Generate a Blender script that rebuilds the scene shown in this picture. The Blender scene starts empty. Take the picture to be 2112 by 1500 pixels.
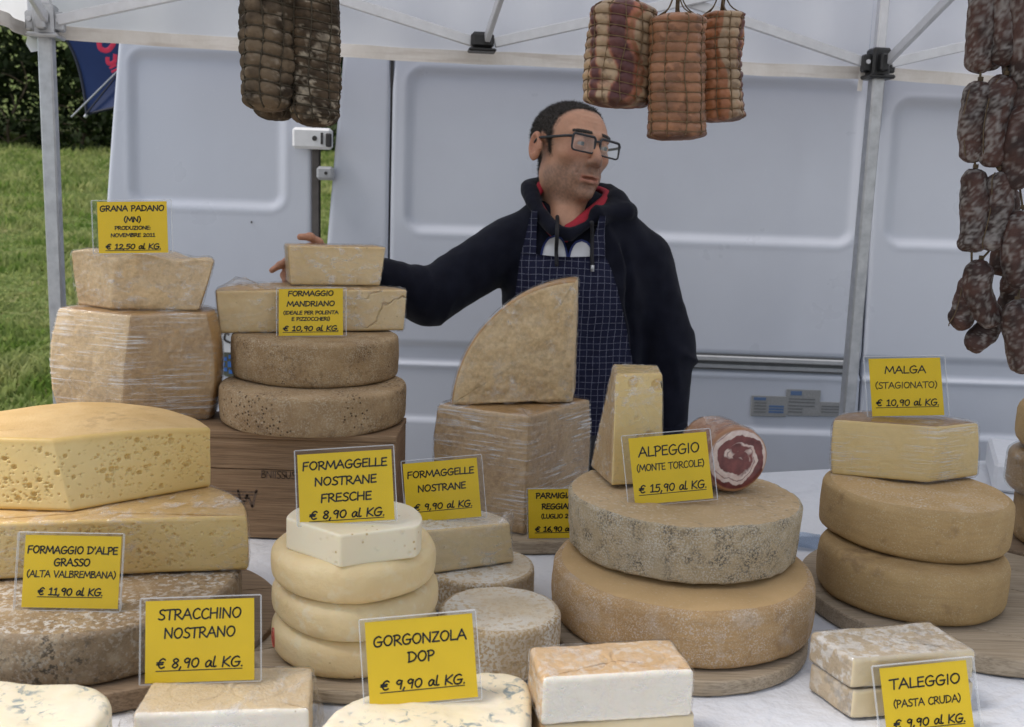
import bpy, math, random
import numpy as np
from mathutils import Vector, Matrix

random.seed(7)
RNG = np.random.default_rng(11)
scene = bpy.context.scene
COL = scene.collection
PI = math.pi

# ---------------------------------------------------------------- camera
FPX, CAM_Z = 2053.0, 1.45                      # focal length in photo pixels (2112 wide), eye height
PITCH, ROLL = math.radians(9.4), math.radians(1.9)
_F = np.array([0, math.cos(PITCH), -math.sin(PITCH)])
_U0 = np.array([0, math.sin(PITCH), math.cos(PITCH)])
_R0 = np.array([1.0, 0, 0])
_R = math.cos(ROLL) * _R0 + math.sin(ROLL) * _U0
_U = math.cos(ROLL) * _U0 - math.sin(ROLL) * _R0
CAMP = np.array([0, 0, CAM_Z])
cam_data = bpy.data.cameras.new('camera')
cam = bpy.data.objects.new('camera', cam_data)
COL.objects.link(cam)
cam.matrix_world = Matrix(((_R[0], _U[0], -_F[0], 0), (_R[1], _U[1], -_F[1], 0), (_R[2], _U[2], -_F[2], CAM_Z), (0, 0, 0, 1)))
cam_data.sensor_width = 36.0
cam_data.lens = 36.0 * FPX / 2112.0
cam_data.clip_start = 0.02
cam_data.clip_end = 400
cam_data.dof.use_dof = True
cam_data.dof.focus_distance = 1.62
cam_data.dof.aperture_fstop = 9.0
scene.camera = cam

# ---------------------------------------------------------------- sky, sun, exposure (overcast day)
SUN_EL, SUN_AZ = math.radians(60), math.radians(262)     # azimuth measured from +Y, clockwise
world = bpy.data.worlds.new('World')
scene.world = world
world.use_nodes = True
wn = world.node_tree
wn.nodes.clear()
sky = wn.nodes.new('ShaderNodeTexSky')
sky.sky_type = 'NISHITA'
sky.sun_disc = False
sky.sun_elevation = SUN_EL
sky.sun_rotation = SUN_AZ
sky.air_density = 1.0
sky.dust_density = 0.6
sky.ozone_density = 1.0
hs = wn.nodes.new('ShaderNodeHueSaturation')
hs.inputs['Saturation'].default_value = 0.5
bg = wn.nodes.new('ShaderNodeBackground')
bg.inputs['Strength'].default_value = 0.075
wo = wn.nodes.new('ShaderNodeOutputWorld')
wn.links.new(sky.outputs[0], hs.inputs['Color'])
wn.links.new(hs.outputs[0], bg.inputs['Color'])
wn.links.new(bg.outputs[0], wo.inputs['Surface'])
sun_data = bpy.data.lights.new('sun', 'SUN')
sun_data.energy = 1.5
sun_data.angle = math.radians(20)
sun_data.color = (1.0, 0.93, 0.85)
sun = bpy.data.objects.new('sun', sun_data)
COL.objects.link(sun)
_sd = Vector((math.sin(SUN_AZ) * math.cos(SUN_EL), math.cos(SUN_AZ) * math.cos(SUN_EL), math.sin(SUN_EL)))
sun.rotation_euler = _sd.to_track_quat('Z', 'Y').to_euler()
sun.location = (0, 0, 8)
scene.view_settings.view_transform = 'Standard'
scene.view_settings.look = 'None'
scene.view_settings.gamma = 1.0
scene.view_settings.exposure = 1.12
scene.view_settings.use_curve_mapping = False
scene.render.engine = 'CYCLES'
scene.cycles.use_denoising = True
scene.cycles.max_bounces = 8
scene.cycles.diffuse_bounces = 3
scene.cycles.glossy_bounces = 3
scene.cycles.transmission_bounces = 6
scene.cycles.transparent_max_bounces = 12
scene.cycles.caustics_reflective = False
scene.cycles.caustics_refractive = False

# ---------------------------------------------------------------- helpers: points
def _ray(x, y):
    return _F * FPX + _R * (x - 1056) - _U * (y - 750)
def PY(x, y, Y):
    """the point of the place at distance Y that the photo shows at pixel x, y"""
    d = _ray(x, y)
    return CAMP + d * (Y / d[1])
def PZ(x, y, z):
    d = _ray(x, y)
    return CAMP + d * ((z - CAM_Z) / d[2])

# ---------------------------------------------------------------- helpers: noise
def _hash(ix, iy, iz, s):
    h = (ix * 374761393 + iy * 668265263 + iz * 2147483647 + s * 1274126177) & 0xffffffff
    h = ((h ^ (h >> 13)) * 1274126177) & 0xffffffff
    h = h ^ (h >> 16)
    return (h & 0xffff) / 65535.0
def vnoise(P, s=0):
    P = np.asarray(P, float)
    I = np.floor(P).astype(np.int64); f = P - I
    f = f * f * (3 - 2 * f)
    out = 0
    for dx in (0, 1):
        wx = f[:, 0] if dx else 1 - f[:, 0]
        for dy in (0, 1):
            wy = f[:, 1] if dy else 1 - f[:, 1]
            for dz in (0, 1):
                wz = f[:, 2] if dz else 1 - f[:, 2]
                out = out + wx * wy * wz * _hash(I[:, 0] + dx, I[:, 1] + dy, I[:, 2] + dz, s)
    return out * 2 - 1
def fbm(P, sc, o=3, s=0, gain=.5):
    a, r, P = 1.0, 0, np.asarray(P, float) * sc
    for k in range(o):
        r = r + a * vnoise(P + 17.3 * k, s + k); a *= gain; P = P * 2.03
    return r

# ---------------------------------------------------------------- helpers: objects
def tag(o, label=None, cat=None, group=None, kind=None):
    if label: o['label'] = label
    if cat: o['category'] = cat
    if group: o['group'] = group
    if kind: o['kind'] = kind
    return o
def thing(name, loc, label, cat, group=None):
    o = bpy.data.objects.new(name, None)
    o.empty_display_size = .05
    COL.objects.link(o)
    o.location = loc
    return tag(o, label, cat, group)
def wloc(o):
    v = Vector((0, 0, 0))
    while o is not None:
        v = v + o.location; o = o.parent
    return np.array(v)
def mesh_obj(name, V, F, mats, parent=None, loc=None, mi=None, smooth=True, attrs=None):
    """ONE mesh object; V in world coordinates, origin at loc (or at the parent's base)"""
    V = np.asarray(V, float)
    org = np.array(loc, float) if loc is not None else (wloc(parent) if parent is not None else np.zeros(3))
    me = bpy.data.meshes.new(name)
    Fl = F.tolist() if isinstance(F, np.ndarray) else F
    me.from_pydata((V - org).tolist(), [], Fl)
    for m in (mats if isinstance(mats, (list, tuple)) else [mats]):
        me.materials.append(m)
    n = len(me.polygons)
    if mi is not None:
        me.polygons.foreach_set('material_index', np.asarray(mi, np.int32))
    if smooth:
        me.polygons.foreach_set('use_smooth', np.ones(n, bool))
    for k, a in (attrs or {}).items():
        a = np.asarray(a, np.float32)
        if a.ndim == 2:
            at = me.color_attributes.new(k, 'FLOAT_COLOR', 'POINT')
            at.data.foreach_set('color', np.concatenate([a, np.ones((len(a), 1), np.float32)], 1).ravel())
        else:
            at = me.attributes.new(k, 'FLOAT', 'POINT')
            at.data.foreach_set('value', a)
    me.update()
    o = bpy.data.objects.new(name, me)
    COL.objects.link(o)
    if parent is not None:
        o.parent = parent
        o.location = Vector(org - wloc(parent))
    else:
        o.location = Vector(org)
    return o
def normals(V, F):
    N = np.zeros_like(V)
    for k in (3, 4):
        A = np.array([f for f in F if len(f) == k], int)
        if len(A) == 0: continue
        n = np.cross(V[A[:, 1]] - V[A[:, 0]], V[A[:, 2]] - V[A[:, 0]])
        if k == 4:
            n = np.cross(V[A[:, 2]] - V[A[:, 0]], V[A[:, 3]] - V[A[:, 1]])
        for j in range(k):
            np.add.at(N, A[:, j], n)
    return N / np.maximum(np.linalg.norm(N, axis=1, keepdims=True), 1e-12)
class MB:
    """collects boxes, tubes ... into one mesh"""
    def __init__(s): s.V, s.F, s.mi = [], [], []
    def add(s, V, F, mi=0):
        b = len(s.V)
        s.V += [tuple(map(float, v)) for v in V]
        s.F += [tuple(int(i) + b for i in f) for f in F]
        s.mi += [mi] * len(F)
        return s
    def box(s, c, d, rz=0, mi=0, M=None, bev=0.0):
        c = np.array(c, float); h = np.array(d, float) / 2
        if bev > 0:
            b = min(bev, h.min() * .9)
            pts, idx = [], {}
            for sx in (-1, 1):
                for sy in (-1, 1):
                    for sz in (-1, 1):
                        for ax in range(3):
                            p = h.copy()
                            for k in range(3):
                                if k != ax: p[k] -= b
                            idx[(sx, sy, sz, ax)] = len(pts)
                            pts.append(p * np.array((sx, sy, sz)))
            Fs = []
            for ax in range(3):
                o1, o2 = (ax + 1) % 3, (ax + 2) % 3
                for sg in (-1, 1):
                    q = []
                    for a, bb in ((-1, -1), (1, -1), (1, 1), (-1, 1)):
                        k = [0, 0, 0]; k[ax] = sg; k[o1] = a; k[o2] = bb
                        q.append(idx[(k[0], k[1], k[2], ax)])
                    Fs.append(q if sg > 0 else q[::-1])
            for ax in range(3):
                o1, o2 = (ax + 1) % 3, (ax + 2) % 3
                for a in (-1, 1):
                    for bb in (-1, 1):
                        k0 = [0, 0, 0]; k0[o1] = a; k0[o2] = bb
                        k1 = list(k0); k0[ax] = -1; k1[ax] = 1
                        q = [idx[(*k0, o1)], idx[(*k1, o1)], idx[(*k1, o2)], idx[(*k0, o2)]]
                        Fs.append(q if a * bb < 0 else q[::-1])
            for sx in (-1, 1):
                for sy in (-1, 1):
                    for sz in (-1, 1):
                        q = [idx[(sx, sy, sz, a)] for a in range(3)]
                        Fs.append(q if sx * sy * sz > 0 else q[::-1])
            V = np.array(pts)
        else:
            V = np.array([(x, y, z) for x in (-1, 1) for y in (-1, 1) for z in (-1, 1)], float) * h
            Fs = [(0, 1, 3, 2), (4, 6, 7, 5), (0, 4, 5, 1), (2, 3, 7, 6), (0, 2, 6, 4), (1, 5, 7, 3)]
        if M is not None: V = V @ np.array(M).T
        if rz: V = V @ np.array([[math.cos(rz), -math.sin(rz), 0], [math.sin(rz), math.cos(rz), 0], [0, 0, 1]]).T
        return s.add(V + c, Fs, mi)
    def bar(s, a, b, w, t, mi=0, up=(0, 0, 1), bev=0.0):
        """rectangular bar from a to b"""
        a, b = np.array(a, float), np.array(b, float)
        d = b - a; L = np.linalg.norm(d); d /= L
        u = np.array(up, float); x = np.cross(d, u)
        if np.linalg.norm(x) < 1e-6: x = np.cross(d, (1, 0, 0))
        x /= np.linalg.norm(x); y = np.cross(x, d)
        return s.box((a + b) / 2, (w, L, t), M=np.stack([x, d, y], 1), mi=mi, bev=bev)
    def tube(s, pts, r, n=8, mi=0, caps=True, closed=False):
        V, F = tube(pts, r, n, caps, closed)
        return s.add(V, F, mi)
    def build(s, name, mats, parent=None, loc=None, smooth=False):
        return mesh_obj(name, np.array(s.V), s.F, mats, parent, loc, s.mi, smooth)
def tube(pts, r, n=8, caps=True, closed=False, ell=1.0):
    P = np.array(pts, float); m = len(P)
    r = np.broadcast_to(np.array(r, float), (m,))
    T = np.gradient(P, axis=0)
    if closed: T = np.roll(P, -1, 0) - np.roll(P, 1, 0)
    T /= np.maximum(np.linalg.norm(T, axis=1, keepdims=True), 1e-12)
    ref = np.array((0, 0, 1.0)) if abs(T[0][2]) < .9 else np.array((1.0, 0, 0))
    x = np.cross(T[0], ref); x /= np.linalg.norm(x)
    V = []
    A = np.linspace(0, 2 * PI, n, endpoint=False)
    for i in range(m):
        x = x - T[i] * (x @ T[i]); x /= np.linalg.norm(x); y = np.cross(T[i], x)
        V.append(P[i] + r[i] * (np.cos(A)[:, None] * x + ell * np.sin(A)[:, None] * y))
    V = np.concatenate(V)
    F = []
    for i in range(m if closed else m - 1):
        i2 = (i + 1) % m
        for j in range(n):
            F.append((i * n + j, i * n + (j + 1) % n, i2 * n + (j + 1) % n, i2 * n + j))
    if caps and not closed:
        F.append(tuple(range(n))[::-1]); F.append(tuple((m - 1) * n + j for j in range(n)))
    return V, F
def spline(pts, k=8, closed=False):
    P = np.array(pts, float)
    if closed: Q = np.concatenate([P[-1:], P, P[:2]])
    else: Q = np.concatenate([2 * P[:1] - P[1:2], P, 2 * P[-1:] - P[-2:-1]])
    out = []
    for i in range(1, len(Q) - 2):
        for t in np.linspace(0, 1, k, endpoint=False):
            a, b, c, d = Q[i - 1], Q[i], Q[i + 1], Q[i + 2]
            out.append(.5 * (2 * b + (c - a) * t + (2 * a - 5 * b + 4 * c - d) * t * t + (3 * b - a - 3 * c + d) * t ** 3))
    if not closed: out.append(P[-1])
    return np.array(out)

# ---------------------------------------------------------------- helpers: materials
class NT:
    def __init__(s, name):
        s.m = bpy.data.materials.new(name); s.m.use_nodes = True
        s.t = s.m.node_tree; s.t.nodes.clear()
        s.out = s.t.nodes.new('ShaderNodeOutputMaterial')
        s._obj = None
    def n(s, typ, **kw):
        nd = s.t.nodes.new('ShaderNode' + typ)
        for k, v in kw.items():
            setattr(nd, k, v)
        return nd
    def set(s, sock, v):
        if isinstance(v, bpy.types.NodeSocket): s.t.links.new(v, sock)
        elif isinstance(v, (tuple, list)) and len(v) == 3 and sock.type == 'RGBA': sock.default_value = (*v, 1)
        else: sock.default_value = v
    def obj(s, scale=(1, 1, 1), rnd=True):
        tc = s.n('TexCoord').outputs['Object']
        mp = s.n('Mapping'); s.set(mp.inputs['Vector'], tc); mp.inputs['Scale'].default_value = scale
        v = mp.outputs[0]
        if rnd:
            oi = s.n('ObjectInfo').outputs['Random']
            c = s.n('CombineXYZ')
            for k, f in (('X', 9.1), ('Y', 7.3), ('Z', 5.7)): s.set(c.inputs[k], s.math('MULTIPLY', oi, f))
            a = s.n('VectorMath', operation='ADD'); s.set(a.inputs[0], v); s.set(a.inputs[1], c.outputs[0]); v = a.outputs[0]
        return v
    def math(s, op, a, b=None, clamp=False):
        m = s.n('Math', operation=op); m.use_clamp = clamp
        s.set(m.inputs[0], a)
        if b is not None: s.set(m.inputs[1], b)
        return m.outputs[0]
    def noise(s, vec, scale, detail=3, rough=.5, dist=0):
        d = s.n('TexNoise'); s.set(d.inputs['Vector'], vec)
        d.inputs['Scale'].default_value = scale; d.inputs['Detail'].default_value = detail
        d.inputs['Roughness'].default_value = rough; d.inputs['Distortion'].default_value = dist
        return d.outputs[0]
    def voro(s, vec, scale, feature='F1', out='Distance', rnd=1):
        d = s.n('TexVoronoi', feature=feature); s.set(d.inputs['Vector'], vec)
        d.inputs['Scale'].default_value = scale; d.inputs['Randomness'].default_value = rnd
        return d.outputs[out]
    def rng(s, f, a, b, c=0, d=1):
        m = s.n('MapRange'); s.set(m.inputs[0], f)
        for i, v in enumerate((a, b, c, d)): m.inputs[i + 1].default_value = v
        return m.outputs[0]
    def mix(s, f, a, b, mode='MIX'):
        m = s.n('Mix', data_type='RGBA', blend_type=mode)
        s.set(m.inputs[0], f); s.set(m.inputs[6], a); s.set(m.inputs[7], b)
        return m.outputs[2]
    def bump(s, h, strength=.3, dist=.001, normal=None):
        b = s.n('Bump'); b.inputs['Strength'].default_value = strength; b.inputs['Distance'].default_value = dist
        s.set(b.inputs['Height'], h)
        if normal is not None: s.set(b.inputs['Normal'], normal)
        return b.outputs[0]
    def bsdf(s, col, rough=.6, normal=None, **kw):
        b = s.n('BsdfPrincipled')
        s.set(b.inputs['Base Color'], col); s.set(b.inputs['Roughness'], rough)
        if normal is not None: s.set(b.inputs['Normal'], normal)
        for k, v in kw.items(): s.set(b.inputs[k.replace('_', ' ')], v)
        return b.outputs[0]
    def done(s, sh):
        s.t.links.new(sh, s.out.inputs['Surface']); return s.m
def plain(name, col, rough=.6, var=.08, sc=40, bump=0, **kw):
    t = NT(name); v = t.obj()
    nz = t.noise(v, sc, 4)
    c = t.mix(t.rng(nz, .3, .7), tuple(x * (1 - var) for x in col), tuple(min(1, x * (1 + var)) for x in col))
    nm = t.bump(t.noise(v, sc * 6, 3), bump, .001) if bump else None
    return t.done(t.bsdf(c, rough, nm, **kw))
def rind(name, c1, c2, sc=14, bloom=None, mold=None, dots=None, rough=.75, bump=.5, bsc=260, streak=0, sss=.05, patch=None, k=.90):
    """cheese rind: two tones, white bloom speckle, grey mould, dark pin holes"""
    t = NT(name); v = t.obj(); WB = (1.08, .985, .86); c1 = tuple(min(.9, x * k * w) for x, w in zip(c1, WB)); c2 = tuple(min(.9, x * (k + .06) * w) for x, w in zip(c2, WB))
    c = t.mix(t.rng(t.noise(v, sc, 5, .6, .4), .32, .68), c1, c2)
    if streak:
        vs = t.obj((1, 1, 7))
        c = t.mix(t.rng(t.noise(vs, sc * 2.5, 4, .6), .35, .75, 0, streak), c, tuple(x * .62 for x in c1))
    if patch:
        c = t.mix(t.rng(t.noise(v, patch[1], 3, .5, .6), patch[2], patch[2] + .15, 0, patch[3]), c, patch[0])
    h = t.noise(v, bsc, 4, .65)
    if bloom:
        bc, bs, th, am = bloom
        area = t.rng(t.noise(v, bs * .08, 3, .6), .35, .62)
        sp = t.rng(t.noise(v, bs, 3, .6), th, th + .08, 0, am)
        c = t.mix(t.math('MULTIPLY', sp, t.rng(area, 0, 1, .25, 1)), c, bc)
    if mold:
        mc, ms, th, am = mold
        area = t.rng(t.noise(v, ms * .1, 4, .6), .42, .62)
        sp = t.rng(t.noise(v, ms, 4, .65), th, th + .10, 0, am)
        c = t.mix(t.math('MULTIPLY', sp, area), c, mc)
    if dots:
        ds, dr, dcol = dots
        d = t.voro(v, ds)
        m_ = t.math('MULTIPLY', t.rng(d, dr, dr * .6), t.rng(t.noise(v, ds * .12, 2), .48, .58))
        c = t.mix(m_, c, dcol)
        h = t.math('SUBTRACT', h, t.math('MULTIPLY', m_, .8))
    return t.done(t.bsdf(c, rough, t.bump(h, min(1, bump * 1.3), .003), Subsurface_Weight=sss, Subsurface_Radius=(.008, .005, .002), Subsurface_Scale=1.0, Specular_IOR_Level=.35))
def paste(name, c1, c2, sc=18, rough=.5, grain=0, gsc=220, sss=.18, flecks=None, veins=None, crust=None):
    """cut cheese paste"""
    t = NT(name); v = t.obj(); WB = (1.05, .985, .92); c1 = tuple(min(.9, x * w) for x, w in zip(c1, WB)); c2 = tuple(min(.9, x * w) for x, w in zip(c2, WB))
    c = t.mix(t.rng(t.noise(v, sc, 4, .55), .3, .7), c1, c2)
    h = t.noise(v, gsc, 4, .6)
    if crust:
        a = t.n('Attribute', attribute_name='edge').outputs['Fac']
        c = t.mix(t.rng(t.math('ADD', a, t.rng(t.noise(v, 90, 3), .2, .8, -.12, .12)), .25, .95, 0, crust[1]), c, crust[0])
    if grain:
        g = t.noise(v, gsc * .45, 5, .7)
        c = t.mix(t.rng(g, .38, .62, 0, grain), c, tuple(min(1, x * 1.45) for x in c2))
        c = t.mix(t.rng(t.noise(v, gsc * .22, 4, .65), .52, .68, 0, grain), c, tuple(x * .55 for x in c1))
        h = t.math('ADD', h, g)
    if flecks:
        fc, fs, fr = flecks
        d = t.voro(v, fs)
        m_ = t.math('MULTIPLY', t.rng(d, fr, fr * .5), t.rng(t.noise(v, fs * .2, 2), .5, .6))
        c = t.mix(m_, c, fc); h = t.math('SUBTRACT', h, m_)
    if veins:
        vc, vs, am = veins
        a = t.rng(t.noise(v, vs * .35, 3, .5), .44, .58)
        b = t.rng(t.noise(v, vs, 4, .6, 1.2), .52, .63)
        m_ = t.math('MULTIPLY', a, t.math('MULTIPLY', b, am))
        c = t.mix(m_, c, vc); h = t.math('SUBTRACT', h, t.math('MULTIPLY', m_, .7))
    return t.done(t.bsdf(c, rough, t.bump(h, .35 + grain, .0012), Subsurface_Weight=sss, Subsurface_Radius=(.010, .007, .003), Subsurface_Scale=1.0, Specular_IOR_Level=.4))
def film(name, amount=.5, dirs=(14, 14, 260), base=.05):
    """cling film: mostly clear, glossy, with white streaks painted in for the glints on its wrinkles"""
    t = NT(name); v = t.obj(dirs); vb = t.obj()
    st = t.noise(v, 1.0, 4, .6, .3)
    area = t.rng(t.noise(vb, 11, 3, .6), .38, .60)
    m_ = t.math('MULTIPLY', t.rng(st, .49, .70), area)
    cr = t.voro(t.obj((1, 1, 1)), 26, 'DISTANCE_TO_EDGE')
    crease = t.math('MULTIPLY', t.rng(cr, .035, 0), t.rng(t.noise(vb, 9, 2), .5, .6))
    fac = t.math('ADD', t.math('MULTIPLY', m_, amount), t.math('MULTIPLY', crease, amount * .18), True)
    nm = t.bump(t.math('ADD', t.math('MULTIPLY', st, 1.0), t.math('MULTIPLY', t.noise(vb, 45, 4, .6, .8), 1.6)), .7, .003)
    tr = t.n('BsdfTransparent').outputs[0]
    gl = t.n('BsdfGlossy'); gl.inputs['Roughness'].default_value = .13; t.set(gl.inputs['Normal'], nm)
    fr = t.n('LayerWeight'); t.set(fr.inputs['Normal'], nm)
    m1 = t.n('MixShader'); t.set(m1.inputs[0], t.math('ADD', t.math('MULTIPLY', t.math('POWER', fr.outputs['Facing'], 4.0), .5), base * .7, True)); t.set(m1.inputs[1], tr); t.set(m1.inputs[2], gl.outputs[0])
    df = t.bsdf((.9, .89, .87), .35, nm)  # plain white mixed in along streaks and creases as painted highlights
    m2 = t.n('MixShader'); t.set(m2.inputs[0], fac); t.set(m2.inputs[1], m1.outputs[0]); t.set(m2.inputs[2], df)
    return t.done(m2.outputs[0])
def wood(name, c1, c2, axis=0, sc=1.0, rough=.6, knots=True):
    t = NT(name)
    s = [120, 120, 120]; s[axis] = 2.6
    v = t.obj(tuple(x * sc for x in s))
    g = t.noise(v, 1, 5, .65, .9)
    v2 = t.obj(tuple(x * sc * 4 for x in s))
    g2 = t.noise(v2, 1, 4, .6)
    c = t.mix(t.rng(g, .35, .66), c1, c2)
    c = t.mix(t.rng(g2, .45, .70, 0, .7), c, tuple(x * .42 for x in c1))
    vb = t.obj()
    c = t.mix(t.rng(t.noise(vb, 7, 4, .6), .45, .75, 0, .35), c, tuple(x * .55 for x in c1))
    if knots:
        k = t.voro(vb, 7)
        c = t.mix(t.rng(k, .07, .03, 0, .8), c, tuple(x * .25 for x in c1))
    return t.done(t.bsdf(c, rough, t.bump(t.math('ADD', g, g2), .35, .001), Specular_IOR_Level=.3))
def metal(name, col=(.55, .56, .58), rough=.35):
    t = NT(name); v = t.obj()
    nz = t.noise(v, 30, 4, .6)
    c = t.mix(t.rng(nz, .35, .75), col, tuple(x * .78 for x in col))
    return t.done(t.bsdf(c, t.rng(nz, .3, .7, rough * .8, rough * 1.4), t.bump(t.noise(v, 300, 2), .05, .001), Metallic=.85))
# ================================================================ cheese builders
def arc3(a, m, b, n):
    """n points on the circle through a, m, b"""
    a, m, b = (np.array(p, float) for p in (a, m, b))
    d = 2 * (a[0] * (m[1] - b[1]) + m[0] * (b[1] - a[1]) + b[0] * (a[1] - m[1]))
    ux = ((a @ a) * (m[1] - b[1]) + (m @ m) * (b[1] - a[1]) + (b @ b) * (a[1] - m[1])) / d
    uy = ((a @ a) * (b[0] - m[0]) + (m @ m) * (a[0] - b[0]) + (b @ b) * (m[0] - a[0])) / d
    c = np.array((ux, uy)); r = np.linalg.norm(a - c)
    t0, tm, t1 = (math.atan2(*(p - c)[::-1]) for p in (a, m, b))
    while tm < t0: tm += 2 * PI
    while t1 < tm: t1 += 2 * PI
    t = np.linspace(t0, t1, n)
    return c + r * np.stack([np.cos(t), np.sin(t)], 1)
def outline(segs):
    """segs: (tag, ds, bottom points, top points); two points = a line, three = an arc. -> bottom, top, tags (0 rind, 1 cut)"""
    B, T, G, U = [], [], [], []
    for tg, ds, pb, pt in segs:
        L = sum(np.linalg.norm(np.subtract(pb[i + 1], pb[i])) for i in range(len(pb) - 1))
        n = max(4, int(L / ds))
        for src, dst in ((pb, B), (pt, T)):
            q = arc3(*src, n + 1) if len(src) == 3 else np.linspace(src[0], src[1], n + 1)
            dst.append(q[:-1])
        G.append(np.full(n, tg)); U.append(np.linspace(0, 1, n, endpoint=False))
    return np.concatenate(B), np.concatenate(T), np.concatenate(G), np.concatenate(U)
def prism(segs, z0, z1, nz=16, bev=.003, bulge=0.0, O=None, ncap=14, ztop=None, soften=2, inflate=0.0, captop=0, kb=4):
    B, T, G, U = outline(segs)
    for _ in range(soften):
        B = (np.roll(B, 1, 0) + 2 * B + np.roll(B, -1, 0)) / 4
        T = (np.roll(T, 1, 0) + 2 * T + np.roll(T, -1, 0)) / 4
    N = len(B); h = z1 - z0
    O = B.mean(0) if O is None else np.array(O, float)
    th = np.linspace(0, PI / 2, kb)
    lv = [(bev * (1 - math.cos(a)) / h, bev * (1 - math.sin(a))) for a in th]
    mid = np.linspace(bev / h, 1 - bev / h, nz + 2)[1:-1]
    lv = lv + [(t, 0) for t in mid] + [(1 - t, i) for t, i in lv[::-1]]
    rows, tt = [], []
    def ring(t, inset):
        Q = B * (1 - t) + T * t
        tg = np.roll(Q, -1, 0) - np.roll(Q, 1, 0)
        n = np.stack([tg[:, 1], -tg[:, 0]], 1); n /= np.maximum(np.linalg.norm(n, axis=1, keepdims=True), 1e-9)
        s = 1 + bulge * (1 - (2 * t - 1) ** 2)
        return O + (Q - O) * s - n * (inset - inflate)
    zt = ztop if ztop is not None else (lambda x, y: 0 * x)
    def lift(R, t):
        z = z0 + h * t + zt(R[:, 0], R[:, 1]) * t
        if t <= .001: z = z - inflate
        if t >= .999: z = z + inflate
        return np.concatenate([R, z[:, None]], 1)
    for t, i in lv:
        rows.append(lift(ring(t, i), t)); tt.append(np.full(N, t))
    nl = len(rows)
    cb, ct = ring(0, bev), ring(1, bev)
    gb, gt = cb.mean(0), ct.mean(0)
    for k in range(1, ncap):
        s = 1 - k / ncap
        rows.append(lift(gt + (ct - gt) * s, 1)); tt.append(np.full(N, 1.0))
    V = np.concatenate(rows)
    nT = len(V)
    V = np.concatenate([V, lift(gt[None], 1), lift(gb[None], 0)])
    tt = np.concatenate(tt + [np.array([1.0, 0.0])])
    j = np.arange(N); j2 = (j + 1) % N
    F, mi = [], []
    for i in range(nl - 1):
        q = np.stack([i * N + j, i * N + j2, (i + 1) * N + j2, (i + 1) * N + j], 1); F.append(q); mi.append(G)
    last = nl - 1
    for k in range(ncap - 1):
        a = last * N if k == 0 else (nl + k - 1) * N
        b = (nl + k) * N
        F.append(np.stack([a + j, a + j2, b + j2, b + j], 1)); mi.append(np.full(N, captop))
    Fq = np.concatenate(F).tolist(); mi = np.concatenate(mi).tolist()
    b = (nl + ncap - 2) * N
    Fq += [(b + int(x), b + int(y), nT) for x, y in zip(j, j2)]; mi += [captop] * N
    Fq += [(int(y), int(x), nT + 1) for x, y in zip(j, j2)]; mi += [0] * N
    cutw = np.minimum(np.concatenate([np.tile(G, len(rows)), [0, 0]]), 1).astype(float)
    cutw[nl * N:] = captop
    u = np.concatenate([np.tile(U, len(rows)), [0, 0]])
    side = np.zeros(len(V)); side[:nl * N] = 1
    return dict(V=V, F=Fq, mi=mi, cut=cutw, t=tt, u=u, side=side, N=N, nl=nl)
def dedge(d, h, w=.012):
    """0 inside the paste .. 1 at the rind, for cut faces"""
    e = np.maximum(np.exp(-d['t'] * h / w), np.exp(-(1 - d['t']) * h / w))
    return e
def pits(V, N, mask, specs, seed, flat=1.0):
    """spherical holes pressed into the faces where mask is set; specs: (count, rmin, rmax)"""
    rg = np.random.default_rng(seed)
    D = np.zeros(len(V)); idx = np.where(mask)[0]; P = V[idx]
    for cnt, r0, r1 in specs:
        for _ in range(cnt):
            c = P[rg.integers(len(P))]
            if vnoise(c[None] * 16, seed)[0] < rg.uniform(-.9, .35): continue
            r = rg.uniform(r0, r1)
            st = rg.uniform(.75, 1.0)
            d2 = ((P - c) * np.array((1, 1, 1 / st))) ** 2
            d2 = d2.sum(1) / r ** 2
            k = d2 < 1
            D[idx[k]] = np.minimum(D[idx[k]], -r * flat * 1.5 * np.sqrt(1 - d2[k]) ** .7)
    return V + N * D[:, None]
def cheese(name, label, d, mats, cat='cheese', group=None, disp=None, attrs=None):
    V = d['V']
    if disp is not None:
        N = normals(V, d['F']); V = disp(V, N, d)
    loc = V.mean(0); loc[2] = V[:, 2].min()
    o = mesh_obj(name, V, d['F'], mats, None, loc, d['mi'], True, attrs)
    return tag(o, label, cat, group)
def rough_disp(a_rind=.0006, a_cut=.0006, sc=60, big=.001, bsc=14, seed=0):
    def f(V, N, d):
        P = V + seed * 3.1
        k = d['cut']
        D = (a_rind * (1 - k) + a_cut * k) * fbm(P, sc, 3, seed) + big * fbm(P, bsc, 2, seed + 9)
        return V + N * D[:, None]
    return f
def wheel_segs(c, r, ds=.0045, rt=None):
    rt = r if rt is None else rt
    n = max(64, int(2 * PI * r / ds)); a = np.linspace(0, 2 * PI, n, endpoint=False)
    def q(rr): return [(c[0] + rr * math.cos(x), c[1] + rr * math.sin(x)) for x in (0, PI * 2 / 3, PI * 4 / 3)]
    out = []
    for k in range(3):
        def p(rr, a): return (c[0] + rr * math.cos(a), c[1] + rr * math.sin(a))
        a0, a1 = k * 2 * PI / 3, (k + 1) * 2 * PI / 3
        out.append((0, ds, (p(r, a0), p(r, (a0 + a1) / 2), p(r, a1)), (p(rt, a0), p(rt, (a0 + a1) / 2), p(rt, a1))))
    return out
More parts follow.
